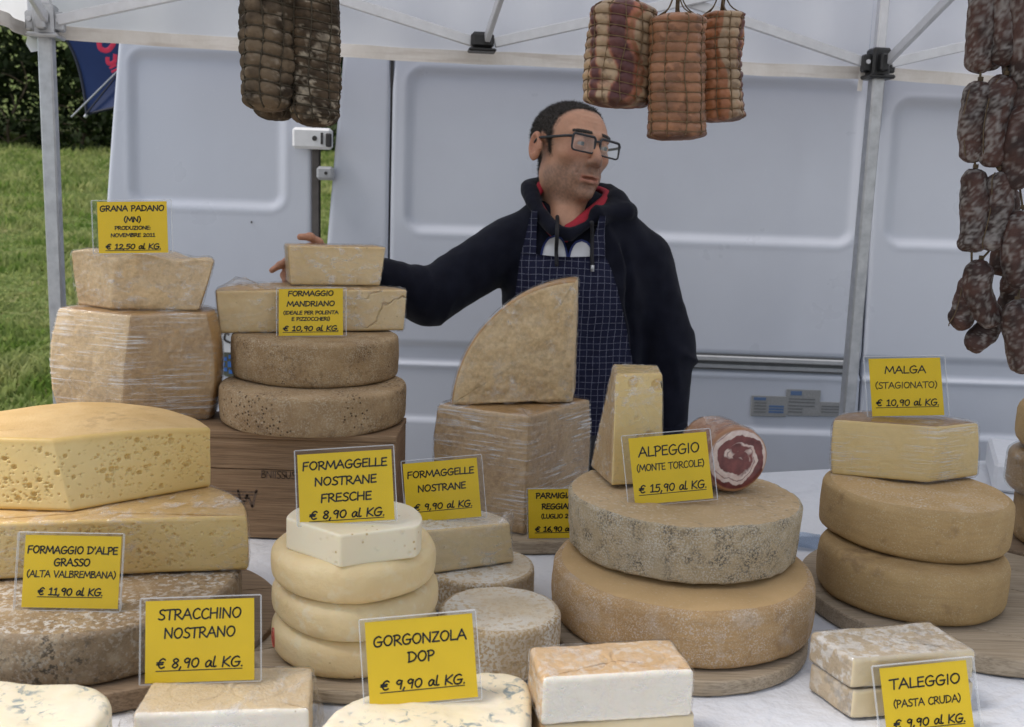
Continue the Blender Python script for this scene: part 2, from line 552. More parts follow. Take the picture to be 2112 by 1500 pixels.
def wheel(name, label, X, Y, r, z0, z1, mats, bev=.006, bulge=0.0, rt=None, group=None, seed=0, tilt=(0, 0), a=.0005, big=.0012, dome=0.0, disp=None, nz=16, capm=0, ncap=20, kb=5):
    d = prism(wheel_segs((X, Y), r, rt=rt), z0, z1, nz=nz, bev=bev, bulge=bulge, O=(X, Y), ncap=ncap, soften=0, captop=capm, kb=kb,
              ztop=lambda x, y: dome * np.clip(1 - ((x - X) ** 2 + (y - Y) ** 2) / r ** 2, 0, 1))
    o = cheese(name, label, d, mats, group=group, disp=disp or rough_disp(a, a, 70, big, 11, seed))
    if tilt != (0, 0):
        o.rotation_euler = (math.radians(tilt[0]), math.radians(tilt[1]), 0)
    return o
def wrap_shell(parent, segs, z0, z1, mat, inflate=.0016, bulge=0, O=None, bev=.004, seed=0, amp=.0009, ztop=None, extra=None):
    d = prism(segs, z0, z1, nz=14, bev=bev, bulge=bulge, O=O, ncap=10, inflate=inflate, ztop=ztop, soften=3)
    V = d['V']; N = normals(V, d['F'])
    P = V * np.array((18, 18, 120)) + seed
    V = V + N * (amp * np.clip(vnoise(P, seed) + .6 * vnoise(V * 70 + 5, seed), -.4, 1.2))[:, None]
    if extra is not None: V = extra(V, N, d)
    return mesh_obj('plastic_wrap', V, d['F'], mat, parent, None, None, True)
def line(tg, ds, a, b, at=None, bt=None):
    return (tg, ds, (a, b), (at or a, bt or b))
def sector(A, R, M, L, At=None, Rt=None, Mt=None, Lt=None, ds=.003, dr=.005):
    At, Rt, Mt, Lt = At or A, Rt or R, Mt or M, Lt or L
    return [line(1, ds, A, R, At, Rt), (0, dr, (R, M, L), (Rt, Mt, Lt)), line(1, ds, L, A, Lt, At)]
def quad(FL, FR, BR, BL, FLt=None, FRt=None, BRt=None, BLt=None, ds=.003, tags=(1, 1, 0, 0)):
    """front edge, right, back, left"""
    FLt, FRt, BRt, BLt = FLt or FL, FRt or FR, BRt or BR, BLt or BL
    return [line(tags[0], ds, FL, FR, FLt, FRt), line(tags[1], ds, FR, BR, FRt, BRt), line(tags[2], ds * 1.6, BR, BL, BRt, BLt), line(tags[3], ds * 1.6, BL, FL, BLt, FLt)]
# ================================================================ ground, hillside, grass
def ground_z(x, y):
    x, y = np.asarray(x, float), np.asarray(y, float)
    d = np.clip(y - 5.0, 0, None)
    z = .105 * d + .0015 * np.clip(y - 24, 0, None) ** 2
    return z + .05 * np.sin(x * .7 + y * .4) * np.clip(d / 4, 0, 1) + .10 * np.sin(y * .31 - x * .2) * np.clip(d / 6, 0, 1)
t = NT('meadow ground'); v = t.obj(rnd=False)
c = t.mix(t.rng(t.noise(v, .9, 5, .6), .38, .62), (.11, .16, .04), (.17, .22, .07))
c = t.mix(t.rng(t.noise(v, 2.3, 4, .6), .52, .66, 0, .75), c, (.30, .27, .13))
c = t.mix(t.rng(t.noise(v, 14, 3, .6), .45, .7, 0, .6), c, (.03, .045, .010))
sp_ = t.n('SeparateXYZ'); t.set(sp_.inputs[0], v)
grav = t.mix(t.rng(t.noise(v, 30, 4, .7), .3, .7), (.30, .28, .25), (.48, .46, .42))
edge_ = t.math('ADD', sp_.outputs['Y'], t.math('MULTIPLY', t.noise(v, 1.1, 4), 1.2))
c = t.mix(t.rng(edge_, 4.1, 3.7), c, grav)          # trodden gravel where the stalls stand
m_ground = t.done(t.bsdf(c, .9, t.bump(t.noise(v, 20, 4), .8, .05), Specular_IOR_Level=.1))
gx = np.concatenate([np.linspace(-120, -20, 16), np.linspace(-18, 14, 60), np.linspace(17, 120, 16)])
gy = np.concatenate([np.linspace(-60, -2, 12), np.linspace(-1, 44, 90), np.linspace(47, 150, 20)])
GX, GY = np.meshgrid(gx, gy)
GV = np.stack([GX.ravel(), GY.ravel(), ground_z(GX, GY).ravel()], 1)
w = len(gx)
GF = [(i * w + j, i * w + j + 1, (i + 1) * w + j + 1, (i + 1) * w + j) for i in range(len(gy) - 1) for j in range(w - 1)]
tag(mesh_obj('ground', GV, GF, m_ground), kind='structure')
def leaf_mat(name, c1, c2, trans=.3, rnd_sc=3):
    t = NT(name); v = t.obj(rnd=False)
    c = t.mix(t.rng(t.noise(v, rnd_sc, 3, .7), .35, .65), c1, c2)
    b = t.bsdf(c, .65, Specular_IOR_Level=.2)
    tr = t.n('BsdfTranslucent'); t.set(tr.inputs['Color'], c)
    m = t.n('MixShader'); m.inputs[0].default_value = trans; t.set(m.inputs[1], b); t.set(m.inputs[2], tr.outputs[0])
    return t.done(m.outputs[0])
m_grass = leaf_mat('grass blades', (.18, .28, .055), (.44, .46, .19), .5, 1.6)
def grass():
    n = 70000
    y = 3.9 + 27 * RNG.random(n) ** 1.7
    x = -y * .60 + RNG.random(n) * y * .55
    x = np.where(RNG.random(n) < .12, -y * .25 + RNG.random(n) * y * .1, x)
    z = ground_z(x, y)
    clump = .55 + .55 * np.clip(vnoise(np.stack([x * 1.7, y * 1.7, 0 * x], 1), 3), -.6, 1)
    h = (.05 + .09 * RNG.random(n)) * clump * (1 + y * .03)
    a = RNG.random(n) * 2 * PI; wd = (.006 + .008 * RNG.random(n)) * (1 + y * .08)
    lean = RNG.normal(0, .5, (n, 2)) * h[:, None]
    B = np.stack([x, y, z], 1); s = np.stack([np.cos(a) * wd, np.sin(a) * wd, 0 * a], 1)
    tip = B + np.stack([lean[:, 0], lean[:, 1], h], 1)
    mid = B + np.stack([lean[:, 0] * .3, lean[:, 1] * .3, h * .6], 1)
    V = np.stack([B - s, B + s, mid + s * .7, mid - s * .7, tip], 1).reshape(-1, 3)
    k = np.arange(n)[:, None] * 5
    F = (k + np.array([0, 1, 2, 3])).tolist() + (k + np.array([3, 2, 4])).tolist()
    o = mesh_obj('grass', V, F, m_grass)
    tag(o, 'short green and straw-coloured meadow grass on the slope beside the van', 'grass', kind='stuff')
grass()

# ================================================================ trees at the top of the meadow
m_bark = rind('tree bark', (.09, .07, .05), (.16, .13, .10), 6, bump=1.0, bsc=40, sss=0)
m_leaf = [leaf_mat('dark leaves', (.010, .018, .005), (.028, .044, .010), .2, 1.2), leaf_mat('mid leaves', (.013, .024, .006), (.036, .055, .013), .22, 1.2)]
def tree(x, y, H, R, base, mat, label, seed, nleaf=2600, trunk_r=.14, leaf=.16, group='trees along the top of the meadow', name='tree'):
    rg = np.random.default_rng(seed)
    z = float(ground_z(x, y)) - .05
    o = thing(name, (x, y, z), label, 'tree', group)
    mb = MB()
    top = np.array((x + rg.normal(0, .3), y + rg.normal(0, .3), z + H * .8))
    p0 = np.array((x, y, z))
    ctl = spline([p0, p0 * .65 + top * .35 + rg.normal(0, .12, 3), p0 * .3 + top * .7 + rg.normal(0, .12, 3), top], 5)
    mb.tube(ctl, np.linspace(trunk_r, trunk_r * .25, len(ctl)), 8)
    cl = []
    for k in range(11):
        u = rg.uniform(base, .95); i = int(u * (len(ctl) - 1)); a = rg.uniform(0, 2 * PI)
        e = ctl[i] + np.array((math.cos(a), math.sin(a), rg.uniform(.15, .7))) * R * rg.uniform(.5, .95)
        mb.tube(spline([ctl[i], (ctl[i] + e) / 2 + (0, 0, .15), e], 4), np.linspace(trunk_r * .4, .02, 9), 5)
        cl.append(e)
    mb.build('trunk', m_bark, o, smooth=True)
    for _ in range(22):
        a = rg.uniform(0, 2 * PI); zz = rg.uniform(base, 1.0); rr = R * rg.uniform(.3, 1.0) * math.sqrt(max(.1, 1 - (max(zz - .55, 0) / .5) ** 2))
        cl.append(np.array((x + rr * math.cos(a), y + rr * math.sin(a), z + H * zz)))
    cl = np.array(cl); n = nleaf
    c = cl[rg.integers(len(cl), size=n)] + rg.normal(0, 1, (n, 3)) * R * np.array((.21, .21, .16))
    u = rg.normal(0, 1, (n, 3)); u /= np.linalg.norm(u, axis=1, keepdims=True)
    w_ = np.cross(u, rg.normal(0, 1, (n, 3))); w_ /= np.linalg.norm(w_, axis=1, keepdims=True)
    s = leaf * rg.uniform(.6, 1.3, (n, 1))
    V = np.stack([c - u * s, c + w_ * s * .45, c + u * s, c - w_ * s * .45], 1).reshape(-1, 3)
    F = (np.arange(n)[:, None] * 4 + np.arange(4)).tolist()
    mesh_obj('crown', V, F, mat, o, smooth=False)
tl = ['leftmost dark tree at the top of the meadow', 'dark tree with a pale bare trunk beside the tent pole', 'dense dark tree just behind the tent pole', 'dark tree above the blue parasol', 'dark tree glimpsed through the gap at the van door', 'tall tree behind the hedge at the picture corner', 'tall tree behind the hedge above the parasol', 'dark tree hidden mostly by the van']
ts = [(-19.5, 31, 9.5, 3.2), (-16.3, 30.5, 9, 2.9), (-13.4, 31.5, 9.5, 3.1), (-10.2, 31, 9, 3), (-6.6, 31.5, 9.5, 3.2), (-21, 37, 15, 4.4), (-13, 37.5, 15, 4.6), (-3, 32, 9.5, 3.2)]
for i, (x, y, H, R) in enumerate(ts):
    tree(x, y, H, R, .14 if i not in (5, 6) else .3, m_leaf[i % 2], tl[i], 100 + i, 3200, leaf=.20 if i not in (5, 6) else .3)
sl = ['low hedge shrub at the picture edge below the trees', 'low hedge shrub left of the tent pole', 'low hedge shrub hidden behind the tent pole', 'low hedge shrub below the blue parasol', 'low hedge shrub beside the van door', 'low hedge shrub seen through the van door gap']
for i, x in enumerate((-18.2, -16.0, -14.2, -12.4, -10.6, -6.4)):
    tree(x, 28.3 + .4 * (i % 2), 2.3 + .3 * (i % 3), 1.25, .05, m_leaf[i % 2], sl[i], 200 + i, 1500, .05, .12, 'hedge shrubs along the meadow', 'shrub')

# ================================================================ market table, cloth, boards, crate
BACK = [(-1.25, 2.06), (-.24, 2.14), (.664, 2.405), (1.75, 2.74)]
def back_y(x): return np.interp(x, [p[0] for p in BACK], [p[1] for p in BACK])
TX0, TX1, TY0 = -1.22, 1.70, .86
m_tmetal = metal('table leg steel', (.45, .46, .48), .4)
m_tboard = plain('table board', (.60, .58, .54), .6)
tb = thing('market_table', (.24, 1.5, 0), 'long trestle table under the white cloth carrying all the cheese', 'table')
xs = np.linspace(TX0 + .02, TX1 - .02, 12)
V = [(x, TY0 + .02, z) for x in xs for z in (.765, .792)] + [(x, back_y(x) - .02, z) for x in xs for z in (.765, .792)]
F = []
n2 = 24
for i in range(11):
    a, b = i * 2, (i + 1) * 2
    F += [(a + 1, b + 1, n2 + b + 1, n2 + a + 1), (a, n2 + a, n2 + b, b), (a, b, b + 1, a + 1), (n2 + a, n2 + a + 1, n2 + b + 1, n2 + b)]
F += [(0, 1, n2 + 1, n2), (22, n2 + 22, n2 + 23, 23)]
mesh_obj('table_top', V, F, m_tboard, tb, smooth=False)
for x in (TX0 + .12, .25, TX1 - .12):
    for y in (TY0 + .1, float(back_y(x)) - .1):
        mb = MB(); mb.bar((x, y, 0.004), (x, y, .764), .035, .035, up=(0, 1, 0), bev=.003); mb.build('leg', m_tmetal, tb)
t = NT('white table paper'); v = t.obj(rnd=False)
cr = t.noise(v, 6, 4, .55, 1.4)
c = t.mix(t.rng(t.noise(v, 3, 3), .4, .7), (.80, .81, .84), (.74, .75, .79))
m_cloth = t.done(t.bsdf(c, .55, t.bump(t.math('ADD', t.math('MULTIPLY', cr, 2.0), t.noise(v, 40, 3)), .6, .010), Specular_IOR_Level=.3))
nx, ny = 150, 70
rows = []
prof = [(0, -.50), (0, -.34), (0, -.18), (0, -.06), (.0, -.012), (.006, -.003)]
for j in range(len(prof) + ny + len(prof)):
    xs = np.linspace(TX0, TX1, nx); bk = back_y(xs)
    if j < len(prof): dy, dz = prof[j]; y = np.full(nx, TY0 - .012 + dy); z = np.full(nx, .80 + dz); y = y + (-.018 * np.sin(xs * 14) * min(1, -dz * 3))
    elif j < len(prof) + ny:
        u = (j - len(prof)) / (ny - 1); y = (TY0 + .006) * (1 - u) + bk * u
        z = np.full(nx, .7995) + .0010 * fbm(np.stack([xs, y, 0 * xs], 1), 7, 3, 2)
    else: dy, dz = prof[-1 - (j - len(prof) - ny)]; dz = dz * .55; y = bk + .012 - dy; z = np.full(nx, .80 + dz); y = y + .012 * np.sin(xs * 11) * min(1, -dz * 3)
    rows.append(np.stack([xs, y, z], 1))
V = np.concatenate(rows); V[:, 2] = np.maximum(V[:, 2], .2)
nr = len(rows)
F = [(i * nx + j, i * nx + j + 1, (i + 1) * nx + j + 1, (i + 1) * nx + j) for i in range(nr - 1) for j in range(nx - 1)]
o = mesh_obj('tablecloth', V, F, m_cloth, None, (.24, 1.5, .80))
tag(o, 'white paper cloth spread over the long cheese table', 'tablecloth')

m_board = wood('worn beech', (.42, .33, .225), (.53, .43, .315), 0, 1.0, .65, False)
m_board_dark = wood('darker worn wood', (.27, .185, .115), (.36, .26, .17), 0, 1.0, .65, False)
def board(label, X, Y, r, z0, z1, mat, rz=0, planks=5, handle=None):
    """round board glued up from staves"""
    o = thing('cutting_board', (X, Y, z0), label, 'board', 'round wooden boards')
    c, s = math.cos(rz), math.sin(rz)
    for k in range(planks):
        y0, y1 = -r + 2 * r * k / planks, -r + 2 * r * (k + 1) / planks
        g = .0004
        pts = []
        ys = np.linspace(y0 + g, y1 - g, 12)
        for y in ys: pts.append((math.sqrt(max(r * r - y * y, 0)), y))
        for y in ys[::-1]: pts.append((-math.sqrt(max(r * r - y * y, 0)), y))
        P = np.array(pts); P = P[np.concatenate([[True], np.linalg.norm(np.diff(P, axis=0), axis=1) > 1e-5])]
        if handle and k == planks // 2:
            pass
        cen = P.mean(0); n = len(P); V = []
        e = .004
        for z, ins in ((z0, e), (z0 + e, 0), (z1 - e, 0), (z1 - e * .3, e * .3), (z1, e)):
            Q = P * (1 - ins / r)
            Q[:, 1] = np.clip(Q[:, 1], y0 + g, y1 - g)
            W = np.stack([Q[:, 0] * c - Q[:, 1] * s + X, Q[:, 0] * s + Q[:, 1] * c + Y, np.full(n, z + .0004 * (k % 2))], 1); V.append(W)
        V = np.concatenate(V)
        F = [(i * n + j, i * n + (j + 1) % n, (i + 1) * n + (j + 1) % n, (i + 1) * n + j) for i in range(4) for j in range(n)]
        F += [tuple(range(n))[::-1], tuple(4 * n + j for j in range(n))]
        mesh_obj('stave', V, F, mat, o, smooth=False)
    return o
board('round wooden board under the two alpeggio wheels', .262, 1.434, .195, .8012, .8235, m_board, .1)
board('round wooden board under the three cream wheels', -.205, 1.336, .148, .8012, .8203, m_board, .5)
board('largest round wooden board under the malga wheels', .765, 1.585, .262, .8012, .8300, m_board, -.55)
board('round wooden board under the big parmigiano piece', .040, 1.965, .208, .8012, .8275, m_board, 0)
board('dark round wooden board under the grey mouldy wheel', -.585, 1.375, .252, .8012, .8300, m_board_dark, .3)
board('round wooden board under the wheels at the picture edge', 1.11, 1.86, .17, .8012, .8300, m_board_dark, .3)

m_crate = wood('old crate wood', (.29, .18, .10), (.43, .285, .165), 0, 1.3, .7)
m_crate2 = wood('old crate end wood', (.33, .20, .11), (.43, .275, .16), 1, 1.3, .7)
CX0, CX1, CYF, CYB, CZ0, CZ1 = -.93, -.2105, 1.800, 1.965, .8015, 1.0075
o = thing('wooden_crate', ((CX0 + CX1) / 2, (CYF + CYB) / 2, CZ0), 'old pine crate with faded stamped lettering under the grana and tan wheels', 'crate')
def plank(name, a, b, mat, bev=.0015, seed=0):
    c = [(p + q) / 2 for p, q in zip(a, b)]; d_ = [abs(q - p) for p, q in zip(a, b)]
    mb = MB(); mb.box(c, d_, bev=bev); return mb.build(name, mat, o)
zm = .935
fb = plank('front_board', (CX0, CYF, CZ0 + .0008), (CX1, CYF + .012, zm - .0006), m_crate)
fb2 = plank('front_board', (CX0, CYF + .0006, zm + .0006), (CX1, CYF + .012, CZ1 - .0135), m_crate)
plank('back_board', (CX0, CYB - .012, CZ0), (CX1, CYB, CZ1 - .0135), m_crate)
plank('end_board', (CX1 - .0125, CYF + .0125, CZ0), (CX1 - .0005, CYB - .0125, CZ1 - .0135), m_crate2)
plank('end_board', (CX0 + .0005, CYF + .0125, CZ0), (CX0 + .0125, CYB - .0125, CZ1 - .0135), m_crate2)
plank('top_board', (CX0 - .001, CYF - .001, CZ1 - .013), (CX1 + .001, 1.882, CZ1), m_crate)
plank('top_board', (CX0 - .001, 1.8835, CZ1 - .013), (CX1 + .001, CYB + .001, CZ1 - .0006), m_crate)
plank('bottom_board', (CX0 + .013, CYF + .013, CZ0), (CX1 - .013, CYB - .013, CZ0 + .01), m_crate)
CRATE_FRONT = fb
# white foam box and slip of plastic at the far end of the table
m_foam = plain('white foam', (.78, .79, .82), .6, .04, 60, .2)
p1 = PY(2022, 912, 2.42)
mb = MB(); mb.box((p1[0] + .20, 2.36, .8015 + (p1[2] - .8015) / 2 - .01), (.36, .30, p1[2] - .82), rz=math.radians(-22), bev=.008)
o = mb.build('foam_box', m_foam, None, (p1[0] + .2, 2.36, .8015))
tag(o, 'white foam box at the back of the table behind the malga stack', 'box')
t = NT('clear plastic slip')
gl = t.n('BsdfGlossy'); gl.inputs['Roughness'].default_value = .2; gl.inputs['Color'].default_value = (.75, .82, .9, 1)
tr = t.n('BsdfTransparent'); tr.inputs['Color'].default_value = (.78, .83, .90, 1)
mx = t.n('MixShader'); mx.inputs[0].default_value = .25; t.set(mx.inputs[1], tr.outputs[0]); t.set(mx.inputs[2], gl.outputs[0])
m_slip = t.done(mx.outputs[0])
c = PZ(1668, 1118, .803)
us = np.linspace(-1, 1, 9)
V = [(c[0] + u * .035, c[1] + w_ * .045, .8035 + .002 * (1 + math.sin(u * 3 + w_ * 2))) for w_ in us for u in us]
V += [(x, y, z + .0012) for x, y, z in V]
F = [(i * 9 + j, (i + 1) * 9 + j, (i + 1) * 9 + j + 1, i * 9 + j + 1) for i in range(8) for j in range(8)]
F += [tuple(81 + k for k in f[::-1]) for f in F]
tag(mesh_obj('plastic_slip', V, F, m_slip, None, (c[0], c[1], .8025)), 'small clear bluish plastic slip lying on the cloth beside the malga board', 'plastic slip')
# ================================================================ white delivery van behind the vendor
VY = 3.10
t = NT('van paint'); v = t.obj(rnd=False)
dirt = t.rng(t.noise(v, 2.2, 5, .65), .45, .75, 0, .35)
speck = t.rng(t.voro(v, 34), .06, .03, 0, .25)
c = t.mix(dirt, (.52, .55, .625), (.44, .465, .535))  # blue cast of the sky on the white body put into the paint
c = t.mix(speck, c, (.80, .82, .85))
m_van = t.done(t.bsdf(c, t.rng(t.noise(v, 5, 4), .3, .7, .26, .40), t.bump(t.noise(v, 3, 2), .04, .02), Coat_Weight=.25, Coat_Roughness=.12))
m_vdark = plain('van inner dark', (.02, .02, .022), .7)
m_rubber = plain('black rubber', (.035, .033, .034), .7, .2)
m_rubber2 = plain('door edge seal', (.085, .075, .07), .6, .2)
m_railm = plain('sliding rail', (.36, .37, .39), .4)
m_slot = plain('rail slot grey', (.10, .105, .11), .6)
m_tyre = plain('tyre rubber', (.02, .02, .02), .8)
def sd_rrect(x, z, x0, x1, z0, z1, r):
    qx = np.abs(x - (x0 + x1) / 2) - (x1 - x0) / 2 + r; qz = np.abs(z - (z0 + z1) / 2) - (z1 - z0) / 2 + r
    return np.hypot(np.maximum(qx, 0), np.maximum(qz, 0)) + np.minimum(np.maximum(qx, qz), 0) - r
def sst(a, b, x):
    u = np.clip((x - a) / (b - a), 0, 1); return u * u * (3 - 2 * u)
def van_y(x, z, recess=(), channel=True):
    y = VY + .035 * (np.clip(z - 1.15, 0, None) / .8) ** 2 + .02 * (np.clip(.9 - z, 0, None) / .5) ** 2
    y = y + .12 * np.clip(z - 1.98, 0, None) ** 1.5 * 4
    for x0, x1, z0, z1, r in recess:
        s = sd_rrect(x, z, x0, x1, z0, z1, r)
        y = y + .010 * (1 - sst(-.026, .002, s)) - .0012 * np.exp(-((s - .006) / .006) ** 2)
    if channel:
        y = y + .010 * sst(.994, .984, z) * sst(.926, .936, z) - .005 * np.exp(-((z - .922) / .006) ** 2)
        y = y - .010 * sst(.756, .744, z)
    return y
def van_panel(name, parent, xl, xr, z0, z1, recess=(), step=.008, channel=True, edge=.02, mat=None, yoff=0.0):
    """pressed steel panel; xl, xr: functions of z"""
    zs = np.arange(z0, z1 + 1e-6, step); nx = max(8, int((xr(1.4) - xl(1.4)) / step))
    u = np.linspace(0, 1, nx)
    X = np.stack([xl(z) + (xr(z) - xl(z)) * u for z in zs]); Z = np.repeat(zs[:, None], nx, 1)
    Y = van_y(X, Z, recess, channel) + yoff
    # rolled outer edge
    dx = np.minimum(X - X[:, :1], X[:, -1:] - X); dz = np.minimum(Z - z0, z1 - Z)
    Y = Y + .004 * np.clip(1 - dx / .008, 0, 1) ** 2
    X = np.concatenate([X[:, :1], X, X[:, -1:]], 1); Z = np.concatenate([Z[:, :1], Z, Z[:, -1:]], 1); Y = np.concatenate([Y[:, :1] + edge, Y, Y[:, -1:] + edge], 1)
    nx += 2
    V = np.stack([X.ravel(), Y.ravel(), Z.ravel()], 1)
    F = [(i * nx + j, i * nx + j + 1, (i + 1) * nx + j + 1, (i + 1) * nx + j) for i in range(len(zs) - 1) for j in range(nx - 1)]
    return mesh_obj(name, V, F, mat or m_van, parent)
van = thing('delivery_van', (1.4, 4.0, 0), 'white panel van parked behind the vendor with its rear door swung open', 'van')
rear = lambda z: -.562 - .085 * np.clip(1.60 - z, -.4, 1.2) * .9
lin = lambda a, b: (lambda z: a + b * (z - 1.3))
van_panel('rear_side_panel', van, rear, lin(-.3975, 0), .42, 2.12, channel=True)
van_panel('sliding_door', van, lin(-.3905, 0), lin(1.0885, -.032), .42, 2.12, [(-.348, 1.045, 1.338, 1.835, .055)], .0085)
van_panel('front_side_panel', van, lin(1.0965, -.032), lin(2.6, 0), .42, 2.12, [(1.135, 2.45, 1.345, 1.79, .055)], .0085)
mb = MB()
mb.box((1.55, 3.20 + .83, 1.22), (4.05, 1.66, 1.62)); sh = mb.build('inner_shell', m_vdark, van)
# roof, far side, nose
mb = MB()
prof = [(3.155, 2.10), (3.19, 2.135), (3.30, 2.16), (3.6, 2.17), (4.4, 2.17), (4.75, 2.15), (4.88, 2.08), (4.93, 1.3), (4.93, .42)]
V = [(x, y, z) for x in (-.56, 3.0) for y, z in prof]; k = len(prof)
mb.add(V, [(i, i + 1, k + i + 1, k + i) for i in range(k - 1)])
mb.build('roof', m_van, van, smooth=True)
mb = MB()
nose = [(2.62, .42), (4.15, .42), (4.22, .75), (4.05, 1.05), (3.55, 1.20), (3.05, 2.10), (2.62, 2.12)]
V = [(x, 3.115, z) for x, z in nose] + [(x, 4.90, z) for x, z in nose]; k = len(nose)
mb.add(V, [tuple(range(k)), tuple(range(2 * k - 1, k - 1, -1))] + [(i, k + i, k + (i + 1) % k, (i + 1) % k) for i in range(k)])
mb.build('cab', m_van, van)
for x in (.15, 3.35):
    a = np.linspace(0, 2 * PI, 33)[:-1]
    wl = thing('wheel', (0, 0, 0), None, None); wl.parent = van; wl.location = Vector((x - 1.4, 3.24 - 4.0, .33))
    for nm, prof_, mt in (('tyre', [(.20, -.10), (.30, -.105), (.33, -.07), (.33, .07), (.30, .105), (.20, .10)], m_tyre), ('rim', [(.04, -.085), (.17, -.07), (.205, -.09), (.205, .08), (.04, .02)], m_railm)):
        V = np.array([(x + r * math.cos(q), 3.24 + yy, .33 + r * math.sin(q)) for r, yy in prof_ for q in a]); n = 32
        F = [(i * n + j, i * n + (j + 1) % n, (i + 1) * n + (j + 1) % n, (i + 1) * n + j) for i in range(len(prof_) - 1) for j in range(n)]
        mesh_obj(nm, V, F, mt, wl)
mb = MB()
zr = .979
mb.bar((.30, VY - .012, zr), (1.082, VY - .012, zr - .004), .016, .013, up=(0, -1, 0), bev=.003)
mb.bar((.30, VY - .004, zr - .026), (1.082, VY - .004, zr - .03), .012, .008, up=(0, -1, 0), bev=.002)
mb.build('door_rail', m_railm, van)
mb = MB(); mb.bar((.30, VY + .003, zr - .012), (1.084, VY + .003, zr - .016), .012, .05, up=(0, 0, 1)); mb.build('rail_slot', m_slot, van)
mb = MB(); mb.box((1.0925, VY + .03, 1.2), (.010, .03, 1.6)); mb.build('door_seal', m_rubber, van)
mb = MB(); mb.box((-.394, VY + .04, 1.2), (.008, .03, 1.6)); mb.build('door_seal', m_rubber, van)
# rear door opened back in line with the side
dl = lambda z: -1.222 - .088 * np.clip(1.9 - z, -.3, 1.5); dr = lambda z: -.633 + 0 * z
rd = van_panel('rear_door', van, dl, dr, .50, 2.05, [(-1.195, -.715, 1.392, 1.86, .05)], .0085, False, .035)
mb = MB(); mb.box((-.622, VY + .020, 1.2), (.020, .035, 1.5)); mb.build('edge_seal', m_rubber2, rd)
mb = MB(); mb.box((-.935, VY + .085, 1.27), (.58, .02, 1.5)); mb.build('inner_skin', m_rubber2, rd)
m_vwhite = plain('hinge paint', (.72, .73, .75), .3, .04)
def hinge(x0, x1, z0, z1, mt, first=True):
    mb = MB(); mb.box(((x0 + x1) / 2, VY - .02, (z0 + z1) / 2), (x1 - x0, .035, z1 - z0), bev=.008); h = mb.build('hinge', mt, van)
    mb = MB(); V, F = tube([(x0 + (x1 - x0) * .58, VY - .040, (z0 + z1) / 2), (x0 + (x1 - x0) * .58, VY - .034, (z0 + z1) / 2)], .0075 if first else .005, 14); mb.add(V, F); mb.build('bolt', m_rubber, h)
    if first:
        mb = MB(); mb.box((x1 - .008, VY - .036, (z0 + z1) / 2 - .004), (.016, .02, .040), bev=.003); mb.build('hinge_pin', m_rubber, h)
        mb = MB(); mb.box((x1 - .028, VY - .0385, (z0 + z1) / 2), (.006, .008, .034)); mb.build('hinge_slot', m_rubber, h)
hinge(-.685, -.566, 1.578, 1.641, m_vwhite)
hinge(-.612, -.560, 1.487, 1.528, m_railm, False)
# number plate and round sticker low on the open door
m_plate = plain('plate white', (.68, .70, .72), .35, .04)
m_pblue = plain('sticker blue', (.03, .13, .42), .4, .1)
m_polive = plain('sticker olive', (.09, .10, .07), .4, .1)
mb = MB(); mb.box((-.965, VY - .006, .985), (.25, .008, .085), bev=.003); pl_ = mb.build('number_plate', m_plate, rd)
mb = MB(); text_later = mb
for k in range(4):
    V, F = tube(spline([(-.915 + .026 * k, VY - .0112, 1.0), (-.925 + .026 * k, VY - .0112, 1.005), (-.930 + .026 * k, VY - .0112, .985), (-.912 + .026 * k, VY - .0112, .975)], 4), .0035, 6); mb.add(V, F)
mb.build('characters', m_rubber, pl_)
a = np.linspace(0, 2 * PI, 29)[:-1]
V = [(-.888 + .042 * math.cos(q), VY - .003, .905 + .042 * math.sin(q)) for q in a] + [(-.888 + .042 * math.cos(q), VY + .004, .905 + .042 * math.sin(q)) for q in a]
st = mesh_obj('round_sticker', V, [tuple(range(28)), tuple(range(55, 27, -1))] + [(i, 28 + i, 28 + (i + 1) % 28, (i + 1) % 28) for i in range(28)], m_polive, rd, smooth=False)
mb = MB()
for q in np.linspace(0, 2 * PI, 9)[:-1]: mb.box((-.888 + .024 * math.cos(q), VY - .0042, .905 + .024 * math.sin(q)), (.012, .002, .012))
mb.box((-.888, VY - .0042, .905), (.018, .002, .018)); mb.build('blue_mark', m_pblue, st)
mb = MB(); mb.box((-.818, VY - .002, 1.352), (.004, .003, .006)); mb.build('lock_hole', m_rubber, rd)
